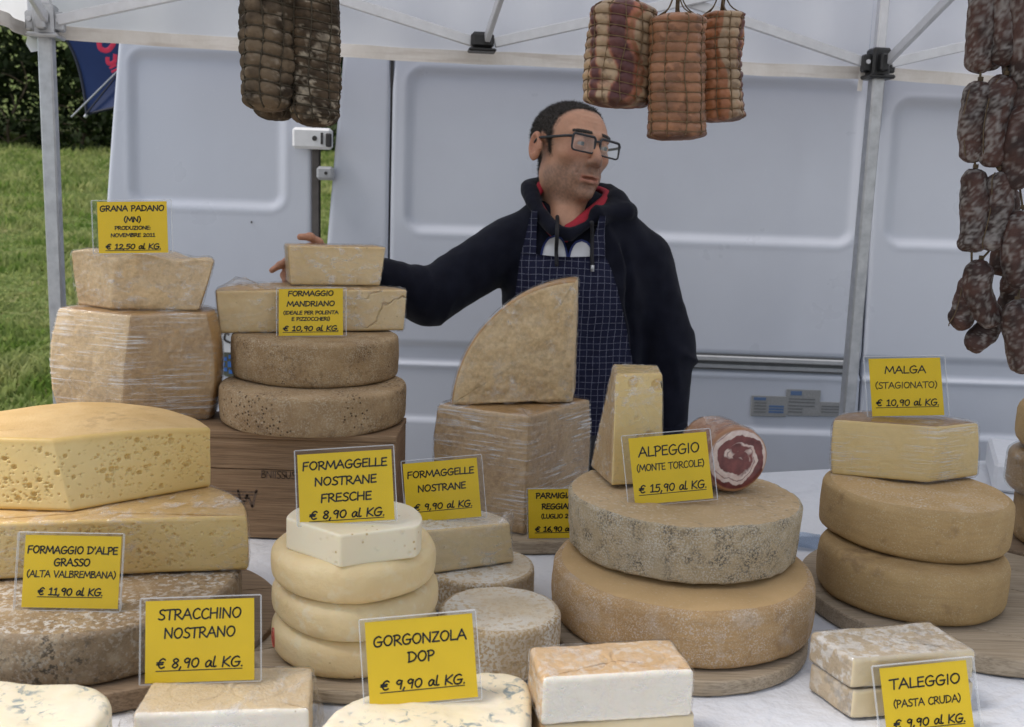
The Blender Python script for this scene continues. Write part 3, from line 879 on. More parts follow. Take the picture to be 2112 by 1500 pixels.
# data plates on the sliding door
m_dplate = plain('data plate grey', (.26, .265, .27), .4, .1, 200)
m_dtext = plain('data plate print', (.14, .145, .15), .5)
m_dblue = plain('data plate blue', (.09, .15, .28), .4)
for x0, y0, x1, y1, kind in ((1551, 816, 1621, 860, 0), (1623, 803, 1689, 859, 1), (1691, 829, 1733, 860, 2)):
    p, q = PY(x0, y0, VY - .006), PY(x1, y1, VY - .006)
    yy = float(van_y(np.array([(p[0] + q[0]) / 2]), np.array([(p[2] + q[2]) / 2]))[0]) - .004
    mb = MB(); mb.box(((p[0] + q[0]) / 2, yy, (p[2] + q[2]) / 2), (q[0] - p[0], .004, p[2] - q[2]), bev=.001); dp = mb.build('data_plate', m_dplate, van)
    w_, h_ = q[0] - p[0], p[2] - q[2]
    mb, mb2 = MB(), MB()
    def row(m, fx0, fx1, fz, th): m.box((p[0] + w_ * (fx0 + fx1) / 2, yy - .0024, p[2] - h_ * fz), (w_ * (fx1 - fx0), .0008, h_ * th))
    if kind == 0:
        for f in (.35, .5, .65, .8): row(mb, .08, .42, f, .05)
        row(mb2, .06, .40, .15, .14)
        for f in (.5, .64, .78): row(mb2, .5, .92, f, .10)
    elif kind == 1:
        row(mb2, .12, .45, .14, .16)
        for f in (.36, .48, .62, .74, .86): row(mb, .08, .85 if f < .7 else .5, f, .045)
    else:
        for f in (.3, .5, .7): row(mb, .1, .9, f, .07)
    mb.build('print', m_dtext, dp)
    if mb2.V: mb2.build('blue_print', m_dblue, dp)

# ================================================================ market tent
t = NT('tent fabric'); v = t.obj(rnd=False)
c = t.mix(t.rng(t.noise(v, 3, 4, .6), .35, .7), (.94, .94, .95), (.90, .895, .91))
b = t.bsdf(c, .6, t.bump(t.noise(v, 5, 3, .5, 1.0), .4, .02), Specular_IOR_Level=.2)
tr = t.n('BsdfTranslucent'); t.set(tr.inputs['Color'], c)
mx = t.n('MixShader'); mx.inputs[0].default_value = .65; t.set(mx.inputs[1], b); t.set(mx.inputs[2], tr.outputs[0])
m_tent = t.done(mx.outputs[0])
t = NT('soiled hem tape'); v = t.obj(rnd=False)
c = t.mix(t.rng(t.noise(v, 8, 5, .7), .35, .7), (.68, .64, .59), (.82, .79, .76))
c = t.mix(t.rng(t.noise(t.obj((3, 3, 30)), 2, 4), .5, .7, 0, .6), c, (.52, .46, .41))
m_hem = t.done(t.bsdf(c, .8, t.bump(t.noise(v, 60, 3), .3, .002)))
m_alu = metal('tent aluminium', (.50, .51, .53), .42)
m_alu_w = plain('white coated leg', (.62, .63, .66), .35, .06, Metallic=.3)
m_black = plain('black nylon joint', (.012, .012, .013), .4, .1)
E1, E2 = np.array((.993, .118, 0)), np.array((-.118, .993, 0))
T0 = np.array((-1.153, 2.5, 0)); BAY = 2.115; DEPTH = 1.45
def TP(s, d, z): return T0 + E1 * s + E2 * d + np.array((0, 0, z))
tent = thing('market_tent', TP(BAY, -.7, 0), 'white pop-up market tent with aluminium legs over the stall', 'tent')
for s in (0, BAY, 2 * BAY):
    for d_ in (0, -DEPTH):
        mb = MB(); mb.bar(TP(s, d_, .004), TP(s, d_, 1.84), .034, .034, up=E2, bev=.004)
        for zz in (1.13, 1.35, .6): mb.tube([TP(s, d_, zz) - E2 * .0165, TP(s, d_, zz) - E2 * .0176], .004, 8)
        lg = mb.build('leg', m_alu, tent)
        mb = MB(); mb.bar(TP(s, d_, 1.80), TP(s, d_, 2.16), .026, .026, up=E2, bev=.004); mb.build('inner_leg', m_alu_w, tent)
        mb = MB(); mb.box(TP(s, d_, .006), (.09, .09, .006)); mb.build('foot_plate', m_alu, tent)
        mt = m_black if s else m_alu
        mb = MB()
        mb.bar(TP(s, d_, 1.80), TP(s, d_, 1.875), .050, .050, up=E2, bev=.006)
        mb.bar(TP(s, d_, 1.795), TP(s, d_, 1.806), .072, .072, up=E2, bev=.004)
        for q in (-1, 1): mb.bar(TP(s + .02 * q, d_, 1.835), TP(s + .045 * q, d_, 1.835), .024, .045, bev=.004)
        mb.bar(TP(s, d_ - .02, 1.835), TP(s, d_ - .045, 1.835), .024, .045, bev=.004)
        jt = mb.build('slider_joint', mt, tent)
        mb = MB()
        for q in (-1, 1): mb.tube([TP(s + .034 * q, d_ - .012, 1.838), TP(s + .034 * q, d_ - .016, 1.838)], .006, 10)
        mb.build('bolt', m_alu_w, jt)
def truss(a, b):
    mb = MB(); mb.bar(a, b, .013, .026, bev=.002); mb.build('truss_bar', m_alu_w, tent)
for d_, flip in ((0, -1), (-DEPTH, 1)):
    for k in range(4):
        s0, s1 = k * BAY / 2, (k + 1) * BAY / 2
        o_ = E2 * .010
        truss(TP(s0 + .03, d_, 1.838) - o_, TP(s1, d_, 2.105) - o_); truss(TP(s0, d_, 2.105) + o_, TP(s1 - (.03 if k % 2 else .012), d_, 1.838) + o_)
    for s in (BAY / 2, 3 * BAY / 2):
        mb = MB(); mb.box(TP(s, d_, 1.842), (.058, .045, .040), rz=.118, bev=.008); mb.box(TP(s, d_, 1.818), (.07, .055, .008), rz=.118, bev=.003); mb.build('truss_joint', m_black, tent)
        mb = MB(); mb.box(TP(s, d_, 2.105), (.05, .045, .036), rz=.118, bev=.008); mb.build('truss_joint', m_black, tent)
for s in (0, BAY, 2 * BAY):
    for k in range(2):
        a, b = -k * DEPTH / 2, -(k + 1) * DEPTH / 2
        truss(TP(s, a - .03, 1.838) + E1 * .01, TP(s, b, 2.105) + E1 * .01); truss(TP(s, a, 2.105) - E1 * .01, TP(s, b + .03, 1.838) - E1 * .01)
for s in (BAY / 2,):
    truss(TP(s + .01, -.03, 1.845), TP(s + .1, -.75, 2.22))
# roof
s0, s1, d0, d1 = -.06, 2 * BAY + .06, -DEPTH - .06, .06
EZ, RZ = 2.145, 2.70
ns, nd = 40, 24
V = []
for j in range(nd + 1):
    for i in range(ns + 1):
        u, w_ = i / ns, j / nd
        s, d_ = s0 + (s1 - s0) * u, d0 + (d1 - d0) * w_
        hgt = min(1, 2.0 * min(w_, 1 - w_), 4.0 * min(u, 1 - u))
        V.append(TP(s, d_, EZ + (RZ - EZ) * hgt - .05 * math.sin(PI * min(1, hgt)) + .012 * math.sin(s * 9) * math.sin(d_ * 7)))
w1 = ns + 1
mesh_obj('canopy', V, [(j * w1 + i, j * w1 + i + 1, (j + 1) * w1 + i + 1, (j + 1) * w1 + i) for j in range(nd) for i in range(ns)], m_tent, tent)
def valance(a, b, zb, wave, nm='valance', drop=0.0):
    n = 90; V, Vh = [], []
    out = np.cross(np.subtract(b, a), (0, 0, 1.0)); out /= np.linalg.norm(out)
    zs = [EZ + .01, 2.08, 2.0, 1.93, 1.87, zb + .032]
    for z in zs:
        for i in range(n + 1):
            u = i / n; p = np.array(a) * (1 - u) + np.array(b) * u; f_ = (EZ - z) / (EZ - zb)
            sag = drop * 4 * u * (1 - u) * f_
            V.append((p[0] + out[0] * wave * f_ * math.sin(u * 23 + 1) + out[0] * .004 * math.sin(u * 71), p[1] + out[1] * wave * f_ * math.sin(u * 23 + 1) + out[1] * .004 * math.sin(u * 71), z - sag))
    m1 = n + 1
    vo = mesh_obj(nm, V, [(j * m1 + i, j * m1 + i + 1, (j + 1) * m1 + i + 1, (j + 1) * m1 + i) for j in range(len(zs) - 1) for i in range(n)], m_tent, tent)
    base = np.array(V[-m1:]); rows = []
    for off, dz in ((-.002, .002), (-.002, -.030), (.002, -.031), (.002, .002)):
        rows.append(base + np.array([out[0] * off, out[1] * off, dz]) + np.stack([0 * base[:, 0], 0 * base[:, 0], .0015 * vnoise(base * 9, 2)], 1))
    Vh = np.concatenate(rows)
    mesh_obj('hem', Vh, [(j * m1 + i, j * m1 + i + 1, ((j + 1) % 4) * m1 + i + 1, ((j + 1) % 4) * m1 + i) for j in range(4) for i in range(n)], m_hem, vo, smooth=False)
    return vo
valance(TP(s0, d1, 0)[:3] * (1, 1, 0), TP(BAY, d1, 0) * (1, 1, 0), 1.802, .006, drop=.012)
valance(TP(BAY, d1, 0) * (1, 1, 0), TP(s1, d1, 0) * (1, 1, 0), 1.802, .006, drop=.012)
valance(TP(s0, d0, 0) * (1, 1, 0), TP(s0, d1, 0) * (1, 1, 0), 1.802, .006)
valance(TP(s1, d1, 0) * (1, 1, 0), TP(s1, d0, 0) * (1, 1, 0), 1.802, .006)
mb = MB()
p = PY(1775, 150, 2.78); mb.bar((p[0], p[1] - .01, p[2] + .03), (p[0] - .004, p[1] - .015, p[2] - .05), .012, .002, up=(0, 1, 0)); mb.build('tie_strap', m_hem, tent)
mb = MB(); p = PY(70, 92, 2.5); mb.add([(p[0] - .012, p[1], p[2] + .03), (p[0] + .012, p[1] + .01, p[2] + .035), (p[0] + .012, p[1] + .012, p[2] - .012), (p[0] - .010, p[1] + .004, p[2] - .018), (p[0] - .016, p[1] - .008, p[2])], [(0, 4, 3, 2, 1)]); mb.build('corner_flap', m_tent, tent)

# ================================================================ blue parasol behind the van door
t = NT('blue parasol cloth'); v = t.obj(rnd=False)
c = t.mix(t.rng(t.noise(v, 3, 4), .35, .7), (.010, .030, .125), (.016, .045, .17))
b = t.bsdf(c, .6); tr = t.n('BsdfTranslucent'); t.set(tr.inputs['Color'], c)
mx = t.n('MixShader'); mx.inputs[0].default_value = .3; t.set(mx.inputs[1], b); t.set(mx.inputs[2], tr.outputs[0])
m_blue = t.done(mx.outputs[0])
m_bluehem = plain('dark parasol hem', (.004, .008, .025), .6)
m_red = plain('red parasol lettering', (.62, .015, .07), .55)
UY = 5.4; pc = PY(390, -154, UY); RU = 1.115
umb = thing('parasol', (pc[0] + .3, 4.6, 0), 'dark blue parasol with red lettering tilted behind the open van door', 'parasol')
th0 = math.atan2(-361, -210)     # first rib end, seen at the lower left
ribs = [np.array((pc[0] + RU * math.cos(th0 + k * PI / 4), UY - .0, pc[2] + RU * math.sin(th0 + k * PI / 4))) for k in range(8)]
apex = np.array((pc[0], UY + .42, pc[2] + .0))
for k in range(8):
    a, b = ribs[k], ribs[(k + 1) % 8]; n = 14; V = []
    for i in range(n + 1):
        r = i / n
        for j in range(n + 1):
            u = j / n
            e = a * (1 - u) + b * u
            sc = 1 - .13 * 4 * u * (1 - u) * r
            q = apex + (e - apex) * r * sc; q[1] += .05 * 4 * r * (1 - r) + .03 * 4 * u * (1 - u) * r
            V.append(q)
    m1 = n + 1
    g = mesh_obj('gore', V, [(i * m1 + j, i * m1 + j + 1, (i + 1) * m1 + j + 1, (i + 1) * m1 + j) for i in range(n) for j in range(n)], m_blue, umb)
    mb = MB(); mb.tube(V[-m1:], .008, 6); mb.build('hem', m_bluehem, g)
    mb = MB(); mb.tube([apex + np.array((0, -.03, 0)), (apex + a) / 2 + np.array((0, -.02 + .05, 0)), a + np.array((0, -.012, 0))], .005, 6); mb.build('rib', m_bluehem, umb)
    mb = MB(); dd = (a - apex) / np.linalg.norm(a - apex); mb.tube([a - dd * .012, a + dd * .02], .008, 8); mb.build('rib_tip', m_alu_w, umb)
mb = MB(); mb.tube([apex + np.array((0, -.05, 0)), (pc[0] + .1, 4.95, 1.2), (pc[0] + .12, 4.9, .1)], .018, 10); mb.build('pole', m_alu_w, umb)
mb = MB(); p, q = PY(147, 242, 5.3), PY(250, 140, 5.36); mb.tube([p, q], .0045, 8); mb.build('support_stick', m_alu, umb)
g0 = [o for o in umb.children if o.name.startswith('gore')][7]
mb = MB()
def red(pts, r):
    P = spline([PY(x, y, UY + .02) for x, y in pts], 6); V, F = tube(P, r, 8); V = np.array(V); V[:, 1] = UY + .02 + (V[:, 1] - V[:, 1].mean()) * .1; mb.add(V, F)
red([(204, 82), (207, 100), (222, 104), (233, 92), (236, 78)], .013)
red([(221, 118), (224, 131), (236, 128), (238, 112)], .011)
red([(226, 141), (240, 134)], .006); red([(230, 149), (242, 143)], .006)
mb.build('lettering', m_red, umb)
# ================================================================ cheese materials
m_grana_cut = paste('grana paste', (.46, .335, .18), (.66, .52, .32), 16, .6, grain=.32, gsc=300, sss=.08)
m_grana_rind = rind('grana rind', (.42, .26, .11), (.52, .34, .16), 12, rough=.5, bump=.25, streak=.25)
m_grana_brown = paste('grana dry face', (.33, .22, .115), (.52, .385, .225), 13, .6, grain=.3, gsc=280, sss=.05)
m_tan_rind = rind('tan speckled rind', (.31, .21, .11), (.45, .33, .19), 16, bloom=((.60, .50, .36), 420, .48, .75), mold=((.17, .11, .06), 120, .52, .6), dots=(150, .24, (.12, .07, .035)), bump=.7, bsc=420)
m_tan_rind2 = rind('tan pitted rind', (.37, .26, .145), (.51, .38, .235), 16, bloom=((.66, .56, .41), 300, .50, .65), mold=((.22, .14, .075), 60, .54, .55), dots=(120, .30, (.13, .08, .04)), bump=.7, bsc=420)
m_mandr_cut = paste('ivory paste', (.66, .52, .29), (.74, .61, .37), 14, .45, gsc=160, flecks=((.30, .19, .08), 60, .13), crust=((.55, .36, .13), .55))
m_ivory_rind = rind('brown ivory rind', (.42, .28, .13), (.56, .40, .20), 16, rough=.55, bump=.4)
m_yel_cut = paste('yellow paste', (.74, .575, .25), (.79, .645, .32), 9, .42, gsc=120, sss=.22, crust=((.68, .44, .12), .75))
m_yel_rind = rind('golden rind', (.64, .45, .20), (.74, .56, .30), 12, k=.95, rough=.45, bump=.3, mold=((.42, .25, .10), 30, .55, .5))
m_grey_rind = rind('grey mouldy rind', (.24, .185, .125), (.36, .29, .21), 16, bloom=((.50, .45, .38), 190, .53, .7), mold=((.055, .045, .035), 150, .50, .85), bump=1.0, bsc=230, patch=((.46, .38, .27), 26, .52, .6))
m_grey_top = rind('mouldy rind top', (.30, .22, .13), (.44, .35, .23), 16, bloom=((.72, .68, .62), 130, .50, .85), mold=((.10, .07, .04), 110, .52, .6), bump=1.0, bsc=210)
m_white_cut = paste('white paste', (.84, .775, .60), (.88, .83, .68), 10, .4, gsc=90, sss=.3, flecks=((.62, .46, .22), 75, .16))
m_chalk_cut = paste('chalk white paste', (.83, .80, .72), (.88, .86, .80), 12, .5, gsc=200, sss=.3, flecks=((.58, .50, .36), 70, .10))
m_cream_rind = rind('smooth cream rind', (.78, .645, .39), (.84, .73, .50), 7, bloom=((.88, .80, .62), 40, .55, .5), rough=.42, bump=.35, bsc=120, sss=.25, mold=((.52, .37, .17), 26, .58, .5), k=.97, patch=((.70, .55, .31), 9, .50, .5), dots=(60, .10, (.42, .28, .12)))
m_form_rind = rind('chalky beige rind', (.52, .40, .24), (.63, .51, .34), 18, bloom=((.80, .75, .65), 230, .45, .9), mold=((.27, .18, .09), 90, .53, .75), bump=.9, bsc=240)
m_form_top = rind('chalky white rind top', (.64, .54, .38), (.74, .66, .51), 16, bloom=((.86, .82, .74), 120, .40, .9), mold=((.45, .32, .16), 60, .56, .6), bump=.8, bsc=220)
m_form_cut = paste('pale straw paste', (.70, .59, .36), (.76, .66, .43), 12, .45, gsc=140, flecks=((.45, .32, .13), 55, .11), crust=((.62, .42, .16), .6))
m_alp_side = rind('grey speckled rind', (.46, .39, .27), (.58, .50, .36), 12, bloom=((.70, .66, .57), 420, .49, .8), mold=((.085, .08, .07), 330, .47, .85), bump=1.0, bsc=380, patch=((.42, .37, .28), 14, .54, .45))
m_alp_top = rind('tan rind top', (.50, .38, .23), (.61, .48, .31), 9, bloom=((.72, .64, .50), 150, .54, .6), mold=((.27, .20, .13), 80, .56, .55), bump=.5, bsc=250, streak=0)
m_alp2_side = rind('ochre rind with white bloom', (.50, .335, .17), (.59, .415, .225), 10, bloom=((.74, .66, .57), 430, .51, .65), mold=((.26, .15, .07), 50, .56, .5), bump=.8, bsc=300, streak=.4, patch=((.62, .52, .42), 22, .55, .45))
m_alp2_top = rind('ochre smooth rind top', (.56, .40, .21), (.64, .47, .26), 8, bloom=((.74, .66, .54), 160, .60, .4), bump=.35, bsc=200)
m_alpw_cut = paste('light yellow paste', (.72, .555, .23), (.79, .64, .31), 8, .4, gsc=120, sss=.22, crust=((.66, .44, .15), .6))
m_alpw_rind = rind('wedge rind', (.46, .32, .17), (.58, .44, .26), 14, bloom=((.66, .56, .42), 160, .5, .5), bump=.5)
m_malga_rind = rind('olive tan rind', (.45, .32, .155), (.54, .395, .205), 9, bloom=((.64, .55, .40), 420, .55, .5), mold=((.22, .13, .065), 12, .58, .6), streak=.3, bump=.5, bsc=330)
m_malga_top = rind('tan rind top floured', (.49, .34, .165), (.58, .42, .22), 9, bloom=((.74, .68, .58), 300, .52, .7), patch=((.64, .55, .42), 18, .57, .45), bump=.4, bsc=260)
m_malga_cut = paste('straw paste', (.66, .515, .235), (.72, .575, .28), 10, .42, gsc=140, flecks=((.42, .28, .10), 70, .12), crust=((.62, .42, .14), .5))
m_malga_rind2 = rind('dark rind edge', (.28, .17, .08), (.38, .25, .13), 12, bump=.4)
m_tal_rind = rind('orange pink wrapped rind', (.60, .42, .24), (.70, .54, .36), 14, k=.95, bloom=((.80, .74, .66), 90, .52, .6), mold=((.30, .28, .26), 34, .60, .55), bump=.5, bsc=180)
m_talg_rind = rind('grey blue wrapped rind', (.50, .43, .33), (.62, .55, .44), 18, bloom=((.80, .77, .72), 70, .48, .8), mold=((.17, .17, .18), 36, .53, .8), bump=.9, bsc=150)
m_talg_cut = paste('yellow soft paste', (.70, .59, .36), (.80, .71, .50), 14, .4, gsc=90, flecks=((.42, .36, .26), 45, .12), crust=((.52, .46, .36), .8))
m_strac_top = rind('beige cloth-marked rind', (.68, .57, .40), (.75, .65, .48), 16, k=.97, bloom=((.82, .76, .64), 120, .55, .5), bump=.6, bsc=260)
m_gorg = paste('blue veined paste', (.78, .73, .55), (.86, .83, .71), 12, .42, gsc=100, sss=.25, veins=((.20, .27, .30), 60, .85))
m_gorg_rind = rind('gorgonzola rind', (.62, .52, .36), (.74, .66, .50), 18, mold=((.34, .34, .30), 60, .52, .7), bump=.7)
m_film = film('cling film', .6)
m_film_heavy = film('tight cling film', .85, (10, 10, 210), .06)
m_film_soft = film('loose cling film', .5, (50, 30, 90), .06)

# ================================================================ left rear: crate top pieces (two wrapped halves of hard grana)
CR = 1.0085                                   # top of the wooden crate
def grana_disp(seed, amp=.004):
    def f(V, N, d):
        k = d['cut'] * d['side']
        P = V + seed
        chunk = np.abs(fbm(P * np.array((1, 1, .8)), 26, 3, seed)) - .35
        fine = fbm(P, 130, 3, seed + 3)
        D = k * (amp * (np.clip(fbm(P * np.array((1, 1, .8)), 13, 2, seed), -.25, .6) + .45 * chunk * np.clip(fbm(P, 9, 2, seed + 6) + .35, 0, 1)) + .0007 * fine) + (1 - k) * (.0012 * fbm(P, 12, 2, seed) + .0003 * fine)
        e = np.minimum(d['t'], 1 - d['t'])
        D = D * np.where(k > 0, np.clip(e * 14, .25, 1), 1)
        return V + N * D[:, None]
    return f
sg = sector((-.733, 1.835), (-.585, 1.885), (-.72, 2.045), (-.862, 1.866), At=(-.704, 1.815), Rt=(-.582, 1.872), Mt=(-.72, 2.045), Lt=(-.868, 1.885), ds=.0022)
sg[0] = (2,) + sg[0][1:]
d = prism(sg, CR, 1.2155, nz=70, bev=.004, bulge=.11, O=(-.72, 1.93), ncap=12)
mi = np.array(d['mi'])
V = d['V']
o = cheese('cheese_half', 'big film-wrapped half wheel of hard grana cheese standing on the crate', d, [m_grana_rind, m_grana_cut, m_grana_brown], group='pieces of hard grana cheese', disp=grana_disp(1, .006))
wrap_shell(o, sg, CR, 1.2155, m_film_heavy, .003, .11, (-.72, 1.93), seed=2, amp=.0014)
G1T = 1.2175
sg = sector((-.763, 1.88), (-.607, 1.905), (-.72, 2.02), tuple(PZ(160, 629, 1.2175)[:2]), At=(-.753, 1.878), Rt=(-.583, 1.93), Mt=(-.71, 2.04), Lt=(-.853, 1.912), ds=.0022)
zt = lambda x, y: -.055 * (x + .75) + .004 * np.sin(x * 60)
d = prism(sg, G1T, 1.3205, nz=46, bev=.004, bulge=.015, O=(-.71, 1.95), ncap=12, ztop=zt, captop=1)
o = cheese('cheese_wedge', 'smaller crumbly grana wedge in film under the GRANA PADANO sign', d, [m_grana_rind, m_grana_cut], group='pieces of hard grana cheese', disp=grana_disp(5, .006))
wrap_shell(o, sg, G1T, 1.3205, m_film_soft, .003, .015, (-.71, 1.95), seed=5, amp=.002, ztop=zt)

# ================================================================ mandriano stack on the crate
wheel('round_cheese', 'lower tan pitted cheese wheel resting directly on the wooden crate', -.389, 1.931, .1785, CR, 1.0835, [m_tan_rind2], bev=.010, seed=3, bulge=.012, big=.0018, capm=0)
wheel('round_cheese', 'upper brown speckled cheese wheel under the mandriano block', -.401, 2.006, .166, 1.0845, 1.168, [m_tan_rind], bev=.009, seed=4, bulge=.012, tilt=(0, .3), big=.0018)
def crack_disp(seed, am=.004, region=None):
    """cut paste with torn cracks"""
    def f(V, N, d):
        k = d['cut'] * d['side']; P = V + seed
        c1 = np.abs(fbm(P, 20, 3, seed)); c2 = fbm(P, 9, 2, seed + 4)
        cr = np.clip(1 - c1 / .055, 0, 1) * np.clip((c2 - .12) * 5, 0, 1)
        if region is not None: cr = cr * region(V)
        D = k * (-am * cr + .0005 * fbm(P, 60, 2, seed)) + (1 - k) * .0012 * fbm(P, 14, 3, seed)
        return V + N * D[:, None]
    return f
sg = [line(1, .0016, (-.578, 1.945), (-.229, 2.078), (-.582, 1.935), (-.226, 2.092)),
      (0, .005, ((-.229, 2.078), (-.465, 2.19), (-.578, 1.945)), ((-.226, 2.092), (-.465, 2.19), (-.582, 1.935)))]
d = prism(sg, 1.169, 1.2535, nz=56, bev=.004, ncap=12)
o = cheese('cheese_half', 'film-wrapped ivory half wheel with a torn cracked face behind the FORMAGGIO MANDRIANO sign', d, [m_ivory_rind, m_mandr_cut], disp=crack_disp(12, .009, lambda V: np.clip((V[:, 0] + .34) * 14, .12, 1)), attrs={'edge': dedge(d, .084)})
def crest(V, N, d):
    # film pulled up at the left back of the top
    t = np.exp(-(((V[:, 0] + .545) / .028) ** 2 + ((V[:, 1] - 1.985) / .03) ** 2)) * (d['t'] > .99)
    V = V.copy(); V[:, 2] += .022 * t * (1 + .5 * vnoise(V * 120, 3)) + .004 * (d['t'] > .99) * np.clip(vnoise(V * 60, 8), 0, 1)
    return V
wrap_shell(o, sg, 1.169, 1.2535, m_film_soft, .0025, seed=7, extra=crest)
sg = quad((-.470, 2.087), (-.290, 2.140), (-.325, 2.235), (-.498, 2.170), (-.474, 2.083), (-.279, 2.150), (-.318, 2.245), (-.503, 2.172), ds=.0022)
d = prism(sg, 1.256, 1.3375, nz=40, bev=.003, ncap=10)
o = cheese('cheese_block', 'small ivory cheese block with mould spots on top of the stack under the vendor\'s hand', d, [m_ivory_rind, m_mandr_cut], disp=crack_disp(25, .004), attrs={'edge': dedge(d, .083)})
wrap_shell(o, sg, 1.256, 1.3375, m_film_soft, .0022, seed=9)

# ================================================================ left front: two yellow pieces with eyes on a grey wheel
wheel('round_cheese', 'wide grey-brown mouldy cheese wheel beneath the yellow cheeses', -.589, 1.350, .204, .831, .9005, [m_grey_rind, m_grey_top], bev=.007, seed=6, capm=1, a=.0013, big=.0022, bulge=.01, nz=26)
def holes(seed, specs, amp=.0005, mask=None):
    def f(V, N, d):
        k = d['cut'] * d['side']; P = V + seed
        V2 = V + N * (k * amp * fbm(P, 30, 2, seed) + (1 - k) * .0014 * fbm(P, 10, 3, seed))[:, None]
        m = (k > 0) & (d['t'] > .10) & (d['t'] < .92)
        if mask is not None: m &= mask(V)
        return pits(V2, N, m, specs, seed, .9)
    return f
yc, ux, uy, rr = (-.598, 1.338), math.cos(.20), math.sin(.20), .2265
Rr = (yc[0] + rr * ux, yc[1] + rr * uy); Ll = (yc[0] - rr * ux, yc[1] - rr * uy); Mm = (yc[0] - rr * uy, yc[1] + rr * ux)
sg = [line(1, .0011, Ll, Rr), (0, .005, (Rr, Mm, Ll), (Rr, Mm, Ll))]
d = prism(sg, .9025, .9845, nz=64, bev=.005, bulge=.008, O=yc, ncap=16)
o = cheese('cheese_half', 'lower yellow half wheel with small eyes, behind the FORMAGGIO D\'ALPE sign', d, [m_yel_rind, m_yel_cut], group='yellow alpine cheeses', attrs={'edge': dedge(d, .082, .008)},
           disp=holes(31, [(260, .0013, .0022), (900, .0007, .0013), (60, .0022, .0036)]))
wrap_shell(o, sg, .9025, .9845, m_film_soft, .002, .008, yc, seed=11, amp=.0008)
A, R_, M_, L_ = (-.626, 1.372), (-.470, 1.518), (-.69, 1.600), (-.850, 1.372)
sg = sector(A, R_, M_, L_, (-.660, 1.397), (-.462, 1.500), (-.69, 1.61), (-.880, 1.392), ds=.0011)
ztu = lambda x, y: .010 * np.clip(1 - ((x + .68) / .2) ** 2, 0, 1) * np.clip((y - 1.40) / .1, 0, 1)
d = prism(sg, .9855, 1.0855, nz=84, bev=.005, ncap=18, ztop=ztu)
o = cheese('cheese_wedge', 'upper yellow wedge riddled with round eyes, its corner toward the viewer', d, [m_yel_rind, m_yel_cut], group='yellow alpine cheeses', attrs={'edge': dedge(d, .10, .008)},
           disp=holes(44, [(380, .0014, .0024), (1100, .0007, .0014), (110, .0024, .0045)]))

# ================================================================ fresh formaggelle stack
for k, (z0, z1, lab) in enumerate(((.821, .874, 'bottom smooth cream cheese wheel of the stack of three, marked with a small red stamp'), (.8735, .9255, 'middle smooth cream cheese wheel of the stack of three'), (.925, .980, 'top smooth cream cheese wheel of the stack of three, under the white wedge'))):
    o = wheel('round_cheese', lab, -.208 + (.001, 0, -.002)[k], 1.324 - .002 * k, .1110, z0, z1, [m_cream_rind], bev=.0160, bulge=.035, seed=50 + k, group='smooth cream wheels', a=.0003, big=.0030, kb=9, nz=6)
    if k == 0: cream_low = o
sg = sector((-.210, 1.206), (-.117, 1.252), (-.195, 1.37), (-.294, 1.270), ds=.002)
d = prism(sg, .979, 1.0225, nz=22, bev=.003, ncap=12)
o = cheese('cheese_wedge', 'white fresh cheese wedge with tiny eyes holding the FORMAGGELLE NOSTRANE FRESCHE sign', d, [m_white_cut, m_white_cut], disp=holes(61, [(16, .0009, .0016), (10, .0016, .0026)], .0004))
# ================================================================ aged formaggelle
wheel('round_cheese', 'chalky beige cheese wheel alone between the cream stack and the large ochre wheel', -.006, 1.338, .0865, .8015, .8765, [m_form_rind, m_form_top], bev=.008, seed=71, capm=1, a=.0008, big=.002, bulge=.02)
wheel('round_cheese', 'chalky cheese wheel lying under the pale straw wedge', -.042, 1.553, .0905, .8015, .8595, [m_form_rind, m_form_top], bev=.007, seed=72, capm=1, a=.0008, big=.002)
sg = [line(1, .002, (-.118, 1.496), (.014, 1.560), (-.128, 1.500), (.006, 1.552)), (0, .004, ((.014, 1.560), (-.07, 1.625), (-.118, 1.496)), ((.006, 1.552), (-.072, 1.62), (-.128, 1.500)))]
d = prism(sg, .861, .930, nz=30, bev=.004, ncap=12)
o = cheese('cheese_wedge', 'pale straw cheese wedge with crusty white rind holding the FORMAGGELLE NOSTRANE sign', d, [m_form_top, m_form_cut], disp=crack_disp(81, .002), attrs={'edge': dedge(d, .07, .006)})
def crest2(V, N, d):
    t = np.exp(-(((V[:, 0] - .005) / .02) ** 2 + ((V[:, 1] - 1.575) / .03) ** 2)) * (d['t'] > .9)
    V = V.copy(); V[:, 2] += .012 * t * (1 + .8 * vnoise(V * 150, 3)); V[:, 0] += .006 * t
    return V
wrap_shell(o, sg, .861, .930, m_film_soft, .002, seed=13, extra=crest2)

# ================================================================ parmigiano in the middle
PB = .8285
sg = sector((.032, 1.788), (.158, 1.972), (.02, 2.01), (-.138, 1.872), (.034, 1.800), (.160, 1.978), (.02, 2.01), (-.139, 1.880), ds=.0024)
d = prism(sg, PB, 1.0535, nz=74, bev=.005, bulge=.055, O=(.03, 1.85), ncap=14)
o = cheese('cheese_half', 'big film-wrapped parmigiano piece standing on a round board behind the PARMIGIANO sign', d, [m_grana_rind, m_grana_brown], group='pieces of parmigiano', disp=grana_disp(91, .004))
wrap_shell(o, sg, PB, 1.0535, m_film_heavy, .003, .055, (.03, 1.85), seed=15, amp=.0012)
